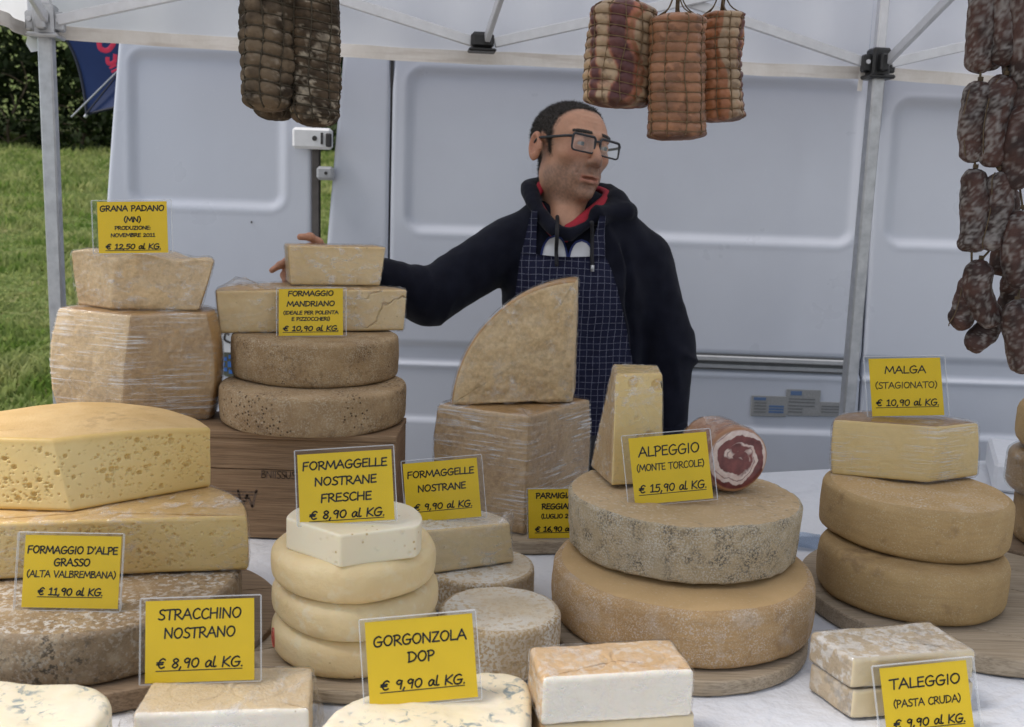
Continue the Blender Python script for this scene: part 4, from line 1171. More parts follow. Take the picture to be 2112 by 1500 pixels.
# upright quarter: a quarter disc standing on its cut edge, rough face to the viewer
def quarter_wheel():
    p0, p1 = np.array((-.114, 1.870)), np.array((.120, 1.925))
    ex = (p1 - p0) / np.linalg.norm(p1 - p0); W = np.linalg.norm(p1 - p0); ey = np.array((.10, .995)); H = .242
    a = np.linspace(0, PI / 2, 60)
    # face outline in (x right, z up): bottom-left -> bottom-right -> top-right -> along the arc back
    segs = [(1, .0025, ((0, 0), (W, .004)), ((0, 0), (W, .004))), (1, .0025, ((W, .004), (W - .001, H)), ((W, .004), (W - .001, H))),
            (0, .0035, ((W - .001, H), (W * .30, H * .69), (0, 0)), ((W - .001, H), (W * .30, H * .69), (0, 0)))]
    d = prism(segs, 0, .105, nz=20, bev=.004, ncap=46, captop=1, soften=2)
    v = d['V']
    # cap (z = .105) becomes the front face
    d['V'] = np.stack([p0[0] + ex[0] * v[:, 0] + ey[0] * (.105 - v[:, 2]), p0[1] + ex[1] * v[:, 0] + ey[1] * (.105 - v[:, 2]), 1.056 + v[:, 1]], 1)
    return d, p0, ex, ey, W, H
d, p0, ex, ey, QW, QH = quarter_wheel()
def qdisp(V, N, d):
    P = V + 4; k = d['cut']
    chunk = np.abs(fbm(P, 22, 3, 5)) - .3
    lay = np.clip(fbm(P * np.array((1, 1, 1.6)), 9, 2, 8), -.3, .5)
    D = k * (.005 * chunk + .006 * lay + .0010 * fbm(P, 130, 3, 6)) + (1 - k) * .0008 * fbm(P, 12, 2, 2)
    D = D * np.where(k > 0, np.where(d['side'] > 0, .5, 1), 1)
    return V + N * D[:, None]
o = cheese('cheese_wedge', 'rough quarter of parmigiano set upright on the big wrapped parmigiano piece', d, [m_grana_rind, m_grana_cut], group='pieces of parmigiano', disp=qdisp)
d2, *_ = quarter_wheel()
Vw = d2['V']; Nw = normals(Vw, d2['F'])
Vw = Vw + Nw * (.0035 + .0012 * np.clip(vnoise(Vw * np.array((30, 30, 90)), 4), -.3, 1))[:, None]
mesh_obj('plastic_wrap', Vw, d2['F'], film('crossed cling film', .45, (60, 20, 60), .05), o)

# ================================================================ alpeggio stack
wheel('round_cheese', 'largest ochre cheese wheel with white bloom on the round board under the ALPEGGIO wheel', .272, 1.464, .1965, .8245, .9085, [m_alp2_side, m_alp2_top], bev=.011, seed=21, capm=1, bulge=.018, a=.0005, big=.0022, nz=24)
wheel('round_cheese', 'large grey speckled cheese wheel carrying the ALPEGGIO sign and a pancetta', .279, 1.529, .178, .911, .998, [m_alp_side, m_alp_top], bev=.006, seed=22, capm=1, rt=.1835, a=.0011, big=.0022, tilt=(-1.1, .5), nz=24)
AT = 1.0035
sg = quad((.165, 1.536), (.251, 1.563), (.262, 1.665), (.140, 1.652), (.166, 1.566), (.243, 1.588), (.248, 1.672), (.172, 1.672), ds=.0018, tags=(1, 1, 0, 0))
d = prism(sg, AT, 1.178, nz=80, bev=.003, ncap=10, captop=1)
def wedge_holes(V, N, d):
    V2 = V + N * (.0005 * fbm(V, 40, 2, 3))[:, None]
    D = np.zeros(len(V))
    cutm = d['cut'] > 0
    for cx, cz, r in ((.196, 1.165, .0085), (.236, 1.160, .010), (.203, 1.108, .0035), (.209, 1.078, .0055), (.226, 1.078, .009), (.176, 1.035, .002), (.19, 1.045, .002)):
        yy = 1.55
        q = ((V[:, 0] - cx) ** 2 + (V[:, 2] - cz) ** 2) / r ** 2
        k = (q < 1) & cutm & (V[:, 1] < 1.62)
        D[k] = np.minimum(D[k], -r * .9 * np.sqrt(1 - q[k]))
    return V2 + N * D[:, None]
o = cheese('cheese_wedge', 'tall light yellow cheese wedge with a few large eyes standing upright beside the pancetta', d, [m_alpw_rind, m_alpw_cut], disp=wedge_holes, attrs={'edge': dedge(d, .17, .006)})
wrap_shell(o, sg, AT, 1.178, m_film_soft, .0018, seed=17, amp=.0007)
# rolled pancetta lying on the wheel, cut face to the viewer
t = NT('rolled pancetta slice'); tc = t.obj(rnd=False)
sep = t.n('SeparateXYZ'); t.set(sep.inputs[0], tc)
wob = t.math('MULTIPLY', t.math('SUBTRACT', t.noise(tc, 28, 3), .5), .030)
rr_ = t.math('SQRT', t.math('ADD', t.math('POWER', t.math('ABSOLUTE', sep.outputs['X']), 2.0), t.math('POWER', t.math('ABSOLUTE', t.math('MULTIPLY', sep.outputs['Z'], 1.1)), 2.0)))
ang = t.math('DIVIDE', t.math('ARCTAN2', sep.outputs['Z'], sep.outputs['X']), 2 * PI)
sp = t.math('FRACT', t.math('ADD', t.math('ADD', t.math('DIVIDE', t.math('ADD', rr_, wob), .030), ang), .15))
meat = t.math('MULTIPLY', t.rng(sp, .36, .42), t.rng(sp, .86, .80))
thin = t.math('MULTIPLY', t.rng(sp, .12, .15), t.rng(sp, .22, .19))
core = t.rng(t.math('ADD', rr_, t.math('MULTIPLY', wob, 1.6)), .031, .027)
meat = t.math('MAXIMUM', t.math('MAXIMUM', meat, t.math('MULTIPLY', thin, .6)), t.math('MULTIPLY', core, t.rng(t.noise(tc, 26, 2), .40, .46)))
fatc = t.mix(t.rng(t.noise(tc, 90, 3), .35, .65), (.66, .50, .44), (.78, .66, .60))
meatc = t.mix(t.rng(t.noise(tc, 60, 4), .35, .65), (.11, .022, .024), (.23, .06, .055))
cc = t.mix(meat, fatc, meatc)
cc = t.mix(t.rng(rr_, .0510, .054), cc, (.40, .20, .10))
m_panc_face = t.done(t.bsdf(cc, .32, t.bump(t.noise(tc, 200, 3), .2, .001), Subsurface_Weight=.1, Subsurface_Radius=(.01, .004, .002), Subsurface_Scale=1.0))
m_panc_skin = rind('pancetta skin', (.30, .14, .09), (.46, .28, .19), 20, bloom=((.60, .48, .38), 70, .5, .5), mold=((.22, .07, .04), 60, .5, .6), rough=.4, bump=.5)
pc = PY(1521, 946, 1.528)
n = 96; a = np.linspace(0, 2 * PI, n, endpoint=False)
rad = .0545 * (1 + .035 * np.cos(2 * a + .6) + .02 * np.sin(3 * a + 1))
L = .095; rows = []
for y, s in ((0, 0), (0, .25), (0, .5), (0, .75), (0, .93), (.003, .985), (.007, 1.0)) + tuple((.007 + k * (L - .02) / 14, 1 + .03 * math.sin(k * 2.1)) for k in range(1, 15)) + ((L - .008, .97), (L - .003, .9), (L, .6), (L, .2)):
    rows.append(np.stack([rad * s * np.cos(a), np.full(n, y), rad * s * np.sin(a)], 1))
V = np.concatenate(rows[1:]); m = len(rows) - 1
F = [(i * n + j, i * n + (j + 1) % n, (i + 1) * n + (j + 1) % n, (i + 1) * n + j) for i in range(m - 1) for j in range(n)]
V = np.concatenate([V, [[0, 0, 0], [0, L, 0]]])
F += [(j, m * n, (j + 1) % n) for j in range(n)] + [((m - 1) * n + (j + 1) % n, m * n + 1, (m - 1) * n + j) for j in range(n)]
F = [f[::-1] for f in F]
mi = [1] * ((m - 1) * n + 2 * n)
for i in range(4):
    for j in range(n): mi[i * n + j] = 0
for j in range(n): mi[(m - 1) * n + j] = 0
V = V + normals(V, F) * (.0012 * fbm(V, 60, 3, 2))[:, None] * (V[:, 1] > .004)[:, None]
o = mesh_obj('rolled_pancetta', V, F, [m_panc_face, m_panc_skin], None, (0, 0, 0), mi)
pz_off = float(V[:, 2].min())
o.location = (pc[0], pc[1], .9995 - pz_off)
o.rotation_euler = (0, 0, math.radians(20))
tag(o, 'rolled pancetta showing its pink and white spiral slice on the ALPEGGIO wheel', 'pancetta')
sk = V.copy(); sk = sk[n * 5:n * (m)]; ms = len(sk) // n
Fs = [(i * n + j, i * n + (j + 1) % n, (i + 1) * n + (j + 1) % n, (i + 1) * n + j) for i in range(ms - 1) for j in range(n)]
cen = np.stack([0 * sk[:, 0], sk[:, 1], 0 * sk[:, 2]], 1); dr = sk - cen
sk = cen + dr * (1.03 + .03 * np.clip(vnoise(sk * 90, 6), -.2, 1))[:, None]
w = mesh_obj('plastic_wrap', sk, Fs, m_film_soft, None, (0, 0, 0)); w.parent = o

# ================================================================ malga stack
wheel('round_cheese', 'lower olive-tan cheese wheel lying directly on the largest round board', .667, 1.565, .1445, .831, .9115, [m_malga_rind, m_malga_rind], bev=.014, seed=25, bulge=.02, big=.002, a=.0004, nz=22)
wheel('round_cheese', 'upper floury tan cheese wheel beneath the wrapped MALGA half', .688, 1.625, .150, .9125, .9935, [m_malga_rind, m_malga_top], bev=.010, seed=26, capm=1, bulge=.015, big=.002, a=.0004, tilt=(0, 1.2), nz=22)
sg = sector((.713, 1.637), (.823, 1.694), (.70, 1.775), (.559, 1.671), (.722, 1.645), (.812, 1.690), (.70, 1.77), (.556, 1.676), ds=.0022)
d = prism(sg, .9975, 1.0925, nz=44, bev=.004, bulge=.02, O=(.7, 1.7), ncap=12)
o = cheese('cheese_half', 'straw-coloured half cheese in film on top of the stack, holding the MALGA sign', d, [m_malga_rind2, m_malga_cut], disp=crack_disp(101, .0015), attrs={'edge': dedge(d, .09, .007)})
wrap_shell(o, sg, .9975, 1.0925, m_film, .0025, .02, (.7, 1.7), seed=19, amp=.0012)
# stack cut by the right edge of the frame
ex0 = 1.075
m_edge_rind = rind('brown olive rind', (.33, .225, .115), (.43, .31, .17), 9, bloom=((.58, .49, .36), 220, .55, .5), mold=((.16, .10, .05), 30, .55, .5), bump=.6, bsc=300)
wheel('round_cheese', 'bottom dark wheel of the stack cut off by the picture edge', ex0 + .025, 1.84, .118, .831, .928, [m_edge_rind], bev=.016, seed=33, group='wheels at the picture edge')
o = wheel('round_cheese', 'middle film-wrapped wheel of the stack cut off by the picture edge', ex0 + .01, 1.84, .125, .929, 1.010, [m_edge_rind], bev=.018, seed=34, group='wheels at the picture edge')
d = prism(wheel_segs((ex0 + .01, 1.84), .125, .006), .929, 1.010, nz=8, bev=.016, ncap=10, inflate=.0025, soften=0)
Vw = d['V']; mesh_obj('plastic_wrap', Vw + normals(Vw, d['F']) * (.0012 * vnoise(Vw * np.array((60, 60, 25)), 5))[:, None], d['F'], m_film, o)
wheel('round_cheese', 'topmost tall tan wheel of the stack cut off by the picture edge', ex0 + .018, 1.84, .122, 1.0125, 1.108, [m_malga_rind], bev=.026, seed=35, group='wheels at the picture edge', bulge=.03)

# ================================================================ soft cheeses along the front
def soft_disp(seed, a=.0012):
    def f(V, N, d):
        return V + N * (a * fbm(V + seed, 22, 3, seed) + .0004 * fbm(V, 110, 2, seed))[:, None]
    return f
def loops_relief(V, d, c, ex, ey, sc=1.0):
    """pressed ring marks of a washed-rind stamp on the top face"""
    p = V[:, :2] - np.array(c); x = p @ np.array(ex); y = p @ np.array(ey)
    D = 0
    for cx in (-.036, .036):
        q = np.hypot((x - cx) / 1.25, y) - .026
        D = D - .0018 * np.exp(-(q / .0018) ** 2)
    return D * (d['t'] > .985)
def taleggio(name, lab, c4, z0, z1, mats, seed, grp, marks=True, tags=(1, 0, 0, 0)):
    sg = quad(*c4, ds=.0026, tags=tags)
    d = prism(sg, z0, z1, nz=20, bev=.005, ncap=34, soften=4)
    cc = np.mean(c4, 0); ex = np.subtract(c4[1], c4[0]); ex = ex / np.linalg.norm(ex); ey = np.array((-ex[1], ex[0]))
    sd = soft_disp(seed)
    def disp(V, N, d):
        V2 = sd(V, N, d)
        if marks: V2[:, 2] += loops_relief(V, d, cc, ex, ey)
        return V2
    o = cheese(name, lab, d, mats, group=grp, disp=disp, attrs={'edge': dedge(d, z1 - z0, .004)})
    return o, sg
TC = ((.046, 1.052), (.225, 1.086), (.209, 1.168), (.0315, 1.136))
TC2 = ((.050, 1.057), (.231, 1.094), (.214, 1.176), (.034, 1.140))
o, sg = taleggio('cheese_block', 'orange-rinded white-pasted soft cheese block, upper of the pair in front of the ochre wheel', TC, .8585, .9155, [m_tal_rind, m_chalk_cut], 3, 'soft cheese blocks in front')
wrap_shell(o, sg, .8585, .9155, m_film_soft, .0015, seed=23, amp=.0007)
o, sg = taleggio('cheese_block', 'white-pasted soft cheese block, lower of the pair at the bottom edge', TC2, .8025, .8575, [m_tal_rind, m_talg_cut], 4, 'soft cheese blocks in front', False)
TR = ((.447, 1.193), (.622, 1.231), (.599, 1.324), (.414, 1.275))
TR2 = ((.450, 1.191), (.624, 1.228), (.601, 1.323), (.417, 1.273))
o, sg = taleggio('cheese_block', 'grey-blue rinded soft cheese square, upper of the pair behind the TALEGGIO sign', TR, .8435, .8845, [m_talg_rind, m_talg_cut], 5, 'soft cheese squares')
wrap_shell(o, sg, .8435, .8845, m_film_soft, .0014, seed=27, amp=.0006)
o, sg = taleggio('cheese_block', 'grey-blue rinded soft cheese square, lower of the pair behind the TALEGGIO sign', TR2, .8025, .8425, [m_talg_rind, m_talg_cut], 6, 'soft cheese squares', False)
o, sg = taleggio('cheese_block', 'beige-topped white stracchino block in film under the STRACCHINO NOSTRANO sign', ((-.4185, 1.050), (-.221, 1.076), (-.240, 1.183), (-.428, 1.163)), .8025, .856, [m_strac_top, m_chalk_cut], 7, None, True)
def crest3(V, N, d):
    t = np.exp(-(((V[:, 0] + .222) / .012) ** 2 + ((V[:, 1] - 1.12) / .06) ** 2))
    V = V.copy(); V[:, 0] += .010 * t * (1 + .8 * vnoise(V * 90, 3)); return V
wrap_shell(o, sg, .8025, .856, m_film_soft, .0018, seed=29, amp=.0009, extra=crest3)
def freeform(pts, ds=.004, tg=1):
    P = spline(np.array(pts), 10, True); n = len(P); L = np.linalg.norm(np.roll(P, -1, 0) - P, axis=1).sum()
    s = np.concatenate([[0], np.cumsum(np.linalg.norm(np.roll(P, -1, 0) - P, axis=1))]); Q = np.concatenate([P, P[:1]])
    k = int(L / ds); u = np.linspace(0, L, k, endpoint=False)
    R = np.stack([np.interp(u, s, Q[:, 0]), np.interp(u, s, Q[:, 1])], 1)
    return [(tg, 1.0, (tuple(R[i]), tuple(R[(i + 1) % k])), (tuple(R[i]), tuple(R[(i + 1) % k]))) for i in range(0)] or R
def prism_outline(R, z0, z1, **kw):
    global outline
    keep = outline
    outline = lambda segs: (R.copy(), R.copy(), np.zeros(len(R), int), np.linspace(0, 1, len(R)))
    try: return prism(None, z0, z1, **kw)
    finally: outline = keep
R = freeform([(-.05, .985), (.02, .99), (.033, 1.05), (.036, 1.105), (.026, 1.142), (-.004, 1.158), (-.05, 1.148), (-.11, 1.124), (-.160, 1.088), (-.192, 1.045), (-.19, .995), (-.13, .985)], .0035)
d = prism_outline(R, .8025, .8715, nz=18, bev=.010, ncap=30, captop=1)
cheese('blue_cheese', 'round-edged blue-veined gorgonzola piece carrying the GORGONZOLA DOP sign', d, [m_gorg, m_gorg], 'cheese', 'gorgonzola pieces', soft_disp(9, .002))
R = freeform([(-.60, .93), (-.50, .935), (-.448, .965), (-.437, 1.02), (-.452, 1.066), (-.485, 1.088), (-.56, 1.092), (-.66, 1.088), (-.72, 1.06), (-.72, .96)], .0035)
d = prism_outline(R, .8025, .8725, nz=18, bev=.010, ncap=30, captop=1)
o = cheese('blue_cheese', 'gorgonzola piece without a sign beside the stracchino at the bottom corner', d, [m_gorg, m_gorg], 'cheese', 'gorgonzola pieces', soft_disp(10, .002))
# loose film bunched at its side
pl = []
us = np.linspace(0, 1, 26); vs = np.linspace(0, 1, 14)
for v in vs:
    for u in us:
        x = -.452 + .014 * math.sin(u * 9 + v * 3) + .014 * v + .006 * math.sin(u * 23)
        y = 1.075 - u * .13 + .006 * math.sin(v * 7 + u * 5)
        z = .8035 + .050 * (1 - v) * (.75 + .25 * math.sin(u * 11)) + .004 * math.sin(u * 31 + v * 9)
        pl.append((x + .012, y, max(z, .803)))
Fp = [(i * 26 + j, i * 26 + j + 1, (i + 1) * 26 + j + 1, (i + 1) * 26 + j) for i in range(13) for j in range(25)]
mesh_obj('plastic_wrap', pl, Fp, m_film_soft, o)
# ================================================================ hand-lettered price signs
GL = {
 'A': (.78, 'l', [[(.02, 0), (.40, 1), (.72, 0)], [(.16, .36), (.62, .39)]]),
 'B': (.66, 'x', [[(.08, 0), (.1, .98)], 'c', [(.06, .95), (.42, .97), (.50, .76), (.14, .54)], 'c', [(.14, .54), (.54, .46), (.50, .10), (.06, .02)]]),
 'C': (.68, 'x', ['c', [(.60, .86), (.45, .98), (.18, .8), (.08, .4), (.2, .06), (.42, .0), (.63, .14)]]),
 'D': (.76, 'x', [[(.1, 0), (.12, .98)], 'c', [(.02, .95), (.40, .95), (.68, .60), (.50, .16), (.05, .0)]]),
 'E': (.58, 'l', [[(.52, .98), (.1, .95), (.08, .02), (.52, .05)], [(.09, .51), (.46, .54)]]),
 'F': (.58, 'l', [[(.55, .99), (.1, .94), (.06, -.03)], [(.09, .49), (.45, .52)]]),
 'G': (.78, 'x', ['c', [(.62, .88), (.44, .99), (.16, .78), (.07, .38), (.2, .04), (.44, .0), (.62, .14), (.66, .42)], [(.36, .43), (.72, .45)]]),
 'H': (.72, 'l', [[(.1, .98), (.08, 0)], [(.62, 1), (.60, 0)], [(.09, .49), (.61, .53)]]),
 'I': (.28, 'l', [[(.15, .98), (.12, 0)]]),
 'K': (.64, 'l', [[(.1, .98), (.08, -.02)], [(.58, .97), (.11, .44), (.60, .0)]]),
 'L': (.56, 'l', [[(.1, .98), (.07, .02), (.53, .05)]]),
 'M': (.94, 'l', [[(.04, 0), (.17, .98), (.46, .22), (.78, .98), (.88, 0)]]),
 'N': (.76, 'l', [[(.08, 0), (.1, .97), (.62, .03), (.66, 1)]]),
 'O': (.80, 'x', ['c', [(.42, .98), (.18, .82), (.08, .42), (.28, .03), (.56, .12), (.71, .52), (.62, .88), (.40, .98), (.30, .94)]]),
 'P': (.60, 'x', [[(.1, -.03), (.12, .96)], 'c', [(.03, .92), (.36, .98), (.55, .76), (.40, .50), (.12, .44)]]),
 'R': (.68, 'x', [[(.1, -.02), (.12, .96)], 'c', [(.03, .92), (.36, .98), (.54, .77), (.38, .52), (.13, .46)], [(.24, .46), (.65, .0)]]),
 'S': (.58, 'x', ['c', [(.54, .88), (.38, .98), (.15, .84), (.20, .60), (.45, .42), (.50, .16), (.28, .0), (.04, .10)]]),
 'T': (.66, 'l', [[(.0, .94), (.68, .99)], [(.35, .97), (.31, 0)]]),
 'U': (.74, 'x', ['c', [(.1, .98), (.08, .40), (.22, .04), (.46, .04), (.61, .36), (.64, 1)]]),
 'V': (.68, 'l', [[(.04, .98), (.32, 0), (.66, 1)]]),
 'W': (.94, 'l', [[(.04, .98), (.22, 0), (.46, .7), (.70, 0), (.90, 1)]]),
 'Z': (.64, 'l', [[(.08, .95), (.57, .97), (.06, .03), (.60, .05)]]),
 '0': (.66, 'x', ['c', [(.34, .92), (.13, .72), (.09, .32), (.28, .02), (.50, .16), (.58, .55), (.48, .86), (.32, .92)]]),
 '1': (.52, 'l', [[(.09, .76), (.29, .95), (.28, .03)], [(.08, .02), (.48, .03)]]),
 '2': (.60, 'x', ['c', [(.09, .76), (.27, .94), (.48, .78), (.38, .44), (.05, .03)], [(.05, .03), (.56, .05)]]),
 '5': (.58, 'x', [[(.52, .94), (.16, .92), (.13, .54)], 'c', [(.13, .54), (.40, .58), (.50, .30), (.32, .02), (.05, .08)]]),
 '6': (.58, 'x', ['c', [(.44, .95), (.17, .62), (.09, .22), (.30, .0), (.50, .20), (.38, .46), (.12, .32)]]),
 '8': (.58, 'x', ['c', [(.48, .80), (.30, .94), (.12, .78), (.26, .53), (.48, .28), (.30, .01), (.09, .18), (.20, .43), (.46, .66), (.48, .80)]]),
 '9': (.58, 'x', ['c', [(.48, .78), (.28, .94), (.10, .70), (.25, .48), (.47, .68), (.49, .82), (.42, .0)]]),
 '€': (.72, 'x', ['c', [(.62, .84), (.44, .97), (.22, .76), (.17, .30), (.35, .02), (.60, .12)], [(.02, .57), (.50, .60)], [(.02, .38), (.46, .41)]]),
 ',': (.28, 'l', [[(.14, .10), (.05, -.18)]]), '.': (.22, 'l', [[(.08, .02), (.11, .05)]]),
 ':': (.24, 'l', [[(.10, .08), (.11, .12)], [(.10, .52), (.11, .56)]]), "'": (.22, 'l', [[(.12, 1.0), (.08, .74)]]),
 '(': (.36, 'x', ['c', [(.32, 1.1), (.13, .78), (.09, .32), (.26, -.14)]]), ')': (.36, 'x', ['c', [(.06, 1.1), (.22, .78), (.24, .32), (.05, -.14)]]),
 'a': (.58, 'x', ['c', [(.46, .54), (.28, .66), (.08, .38), (.14, .05), (.34, .14), (.46, .58), (.45, .2), (.57, .03)]]),
 'l': (.30, 'x', ['c', [(.12, 1.06), (.07, .34), (.13, .03), (.28, .07)]]), ' ': (.40, 'l', []),
}
def glyph_strokes(ch):
    w, kind, st = GL[ch]; out, curve = [], False
    for s in st:
        if s == 'c': curve = True; continue
        out.append(spline(s, 5) if curve else np.array(s, float)); curve = False
    return w, out
def text_mesh(mb, text, x0, x1, yb, cap, wt, slant=.0, jit=0, z=0.0, underline=False):
    """ribbons in the x-y plane (y up); text runs from x0 to x1 on baseline yb"""
    tot = sum(GL[c][0] for c in text); sx = (x1 - x0) / tot
    rg = random.Random(sum(map(ord, text)))
    x = x0
    def ribbon(P, r):
        P = np.asarray(P, float); n = len(P); V, F = [], []
        T = np.gradient(P, axis=0) if n > 2 else np.array([P[1] - P[0]] * 2)
        T /= np.maximum(np.linalg.norm(T, axis=1, keepdims=True), 1e-9); N = np.stack([-T[:, 1], T[:, 0]], 1)
        for i in range(n - 1):   # piecewise quads with round joints
            a, b = P[i], P[i + 1]; d = (b - a) / max(np.linalg.norm(b - a), 1e-9); nn = np.array((-d[1], d[0])) * r
            V += [a + nn, a - nn, b - nn, b + nn]; k = len(V) - 4; F.append((k, k + 1, k + 2, k + 3))
        for p in P:
            k = len(V); V += [p + r * np.array((math.cos(q), math.sin(q))) for q in np.linspace(0, 2 * PI, 8, endpoint=False)]; F.append(tuple(range(k, k + 8)))
        mb.add([(v[0], v[1], z) for v in V], F)
    for ch in text:
        w, st = glyph_strokes(ch); dy = rg.uniform(-jit, jit) * cap
        for P in st:
            Q = np.stack([x + (P[:, 0] + slant * P[:, 1]) * sx, yb + dy + P[:, 1] * cap], 1); ribbon(Q, wt)
        x += w * sx
    if underline: ribbon([(x0 - .004 * 0, yb - cap * .28), (x1 - sx * .1, yb - cap * .24)], wt * .55)
m_card = plain('yellow card', (.88, .585, .012), .62, .03, 30, .05)
m_ink = plain('black ink', (.008, .008, .010), .5, .1, 60)
t = NT('clear acrylic')
tr = t.n('BsdfTransparent'); tr.inputs['Color'].default_value = (.97, .975, .98, 1)
gl = t.n('BsdfGlossy'); gl.inputs['Roughness'].default_value = .05
lw = t.n('LayerWeight')
mx = t.n('MixShader'); t.set(mx.inputs[0], t.math('ADD', t.math('MULTIPLY', t.math('POWER', lw.outputs['Facing'], 4.0), .35), .006, True)); t.set(mx.inputs[1], tr.outputs[0]); t.set(mx.inputs[2], gl.outputs[0])
m_acryl = t.done(mx.outputs[0])
t = NT('acrylic edge')
tr = t.n('BsdfTransparent'); df = t.bsdf((.82, .84, .86), .2)
mx = t.n('MixShader'); mx.inputs[0].default_value = .35; t.set(mx.inputs[1], tr.outputs[0]); t.set(mx.inputs[2], df)
m_acedge = t.done(mx.outputs[0])
def sign(label, X, Y, z, w, h, yaw, lean, roll, lines, marg=(.008, .008, .005, .002), foot=.03, wt=1.0):
    """card w x h with its lower middle at X, Y, z; acrylic pocket round it (margins left, right, top, bottom)"""
    cy, sy, cl, sl = math.cos(yaw), math.sin(yaw), math.cos(lean), math.sin(lean)
    ex = np.array([cy, sy, 0]); ez = np.array([-sy * sl, cy * sl, cl])
    a = math.cos(roll) * ex + math.sin(roll) * ez; b = -math.sin(roll) * ex + math.cos(roll) * ez
    nrm = np.cross(a, b)                      # points toward the viewer (-Y)
    B = np.array([X, Y, z])
    o = thing('price_sign', B, label, 'price sign', 'yellow price signs')
    def tr_(V): V = np.asarray(V, float); return B + V[:, :1] * a + V[:, 1:2] * b + V[:, 2:3] * nrm
    def put(mb, name, mat, mats=None):
        return mesh_obj(name, tr_(np.array(mb.V)), mb.F, mats or mat, o, None, mb.mi, False)
    mb = MB(); mb.box((0, h / 2, 0), (w, h, .0006)); card = put(mb, 'card', m_card)
    for text, yc, cap, wf, und, thin in lines:
        mb = MB(); c = cap * h
        text_mesh(mb, text, -w * wf / 2, w * wf / 2, h * (1 - yc) - c / 2, c, (.00078 if thin else .00098) * wt * (.8 + 2.2 * cap), .10 if und else .03, .02, .0006, und)
        q = put(mb, 'lettering', m_ink); q.parent = card; q.location = Vector((0, 0, 0))
    l, r, tp, bt = marg
    W, H, cx, cyy = w + l + r, h + tp + bt, (r - l) / 2, (h + tp - bt) / 2
    for nm, zz in (('front_pane', .0018), ('back_pane', -.0018)):
        mb = MB(); mb.box((cx, cyy, zz), (W, H, .0010)); put(mb, nm, m_acryl)
    mb = MB()
    mb.box((cx, cyy + H / 2 + .0006, 0), (W, .0014, .0046), bev=.0005)
    for s in (-1, 1): mb.box((cx + s * (W / 2 + .0004), cyy, .0018), (.0008, H, .0012)); mb.box((cx + s * (W / 2 + .0004), cyy, -.0018), (.0008, H, .0012))
    mb.box((cx, cyy - H / 2 - .0004, .0018), (W, .0008, .0012))
    put(mb, 'pane_edge', m_acedge)
    if foot:
        mb = MB(); V = [(cx - W / 2, -bt, -.0022), (cx + W / 2, -bt, -.0022)]
        P = tr_(V); q0, q1 = P; back = np.array([-sy, cy, 0]) * foot
        zf = np.array([0, 0, .0012])
        Vv = [q0, q1, q1 + back, q0 + back]; Vv = [np.array((p[0], p[1], min(q0[2], q1[2]))) for p in Vv]
        Vv = Vv + [p + zf for p in Vv]
        F = [(3, 2, 1, 0), (4, 5, 6, 7), (0, 1, 5, 4), (1, 2, 6, 5), (2, 3, 7, 6), (3, 0, 4, 7)]
        mesh_obj('foot', Vv, F, m_acryl, o, smooth=False)
    return o
PR = lambda p, y=.78, c=.11, w=.80: ('€ %s al KG.' % p, y, c, w, True, False)
L_ = lambda s, y, c, w, thin=False: (s, y, c, w, False, thin)
M4 = (.009, .009, .004, .002)
sign('yellow GRANA PADANO sign, 12,50 per kilo, standing in the wrapped wedge', -.7207, 1.884, 1.3252, .1300, .0965, .022, .10, .043,
     [L_('GRANA PADANO', .13, .105, .93), L_('(MN)', .345, .10, .25), L_('PRODUZIONE:', .51, .068, .52, True), L_('NOVEMBRE 2011', .65, .068, .64, True), PR('12,50', .87, .10)], (.010, .008, .002, .0), foot=0, wt=1.15)
sign('yellow FORMAGGIO MANDRIANO sign, 10,90 per kilo, leaning on the ivory half wheel', -.3985, 1.9450, 1.1705, .1265, .0930, .008, .22, .043,
     [L_('FORMAGGIO', .10, .105, .71), L_('MANDRIANO', .32, .105, .75), L_('(IDEALE PER POLENTA', .51, .072, .86, True), L_('E PIZZOCCHERI)', .645, .072, .60, True), PR('10,90', .845, .105, .87)], (.004, .006, .001, .001), wt=1.15, foot=0)
sign('yellow FORMAGGELLE NOSTRANE FRESCHE sign, 8,90 per kilo, on the white wedge', -.2092, 1.2549, 1.0235, .1244, .0922, 0, .261, .094,
     [L_('FORMAGGELLE', .17, .115, .90), L_('NOSTRANE', .40, .115, .66), L_('FRESCHE', .635, .115, .54), PR('8,90', .872, .115)], (.003, .003, .005, .001))
sign('yellow FORMAGGELLE NOSTRANE sign, 9,90 per kilo, on the pale straw wedge', -.1017, 1.5550, .9315, .1214, .0957, .003, .264, .117,
     [L_('FORMAGGELLE', .20, .11, .90), L_('NOSTRANE', .445, .11, .65), PR('9,90', .755, .105, .79)], (.002, .008, .004, .002))
sign('yellow PARMIGIANO REGGIANO sign, 16,90 per kilo, half hidden by the speckled wheel', .1009, 1.774, .8305, .1180, .0915, 0, .14, .048,
     [L_('PARMIGIANO', .13, .105, .76), L_('REGGIANO', .35, .105, .58), L_('(LUGLIO 2011)', .55, .085, .60, True), PR('16,90', .81, .10)], (.002, .006, .001, .001), foot=0, wt=1.15)
sign('yellow ALPEGGIO MONTE TORCOLE sign, 15,90 per kilo', .2536, 1.4612, 1.0035, .1198, .1015, 0, .277, .121,
     [L_('ALPEGGIO', .22, .145, .79), L_('(MONTE TORCOLE)', .46, .10, .87, True), PR('15,90', .775, .115, .87)], (.010, .006, .004, .002), wt=.95)
sign('yellow MALGA STAGIONATO sign, 10,90 per kilo', .6975, 1.7104, 1.0975, .1270, .1019, .006, .298, .049,
     [L_('MALGA', .20, .125, .58), L_('(STAGIONATO)', .47, .105, .87, True), PR('10,90', .77, .11, .88)], (.008, .008, .003, .001))
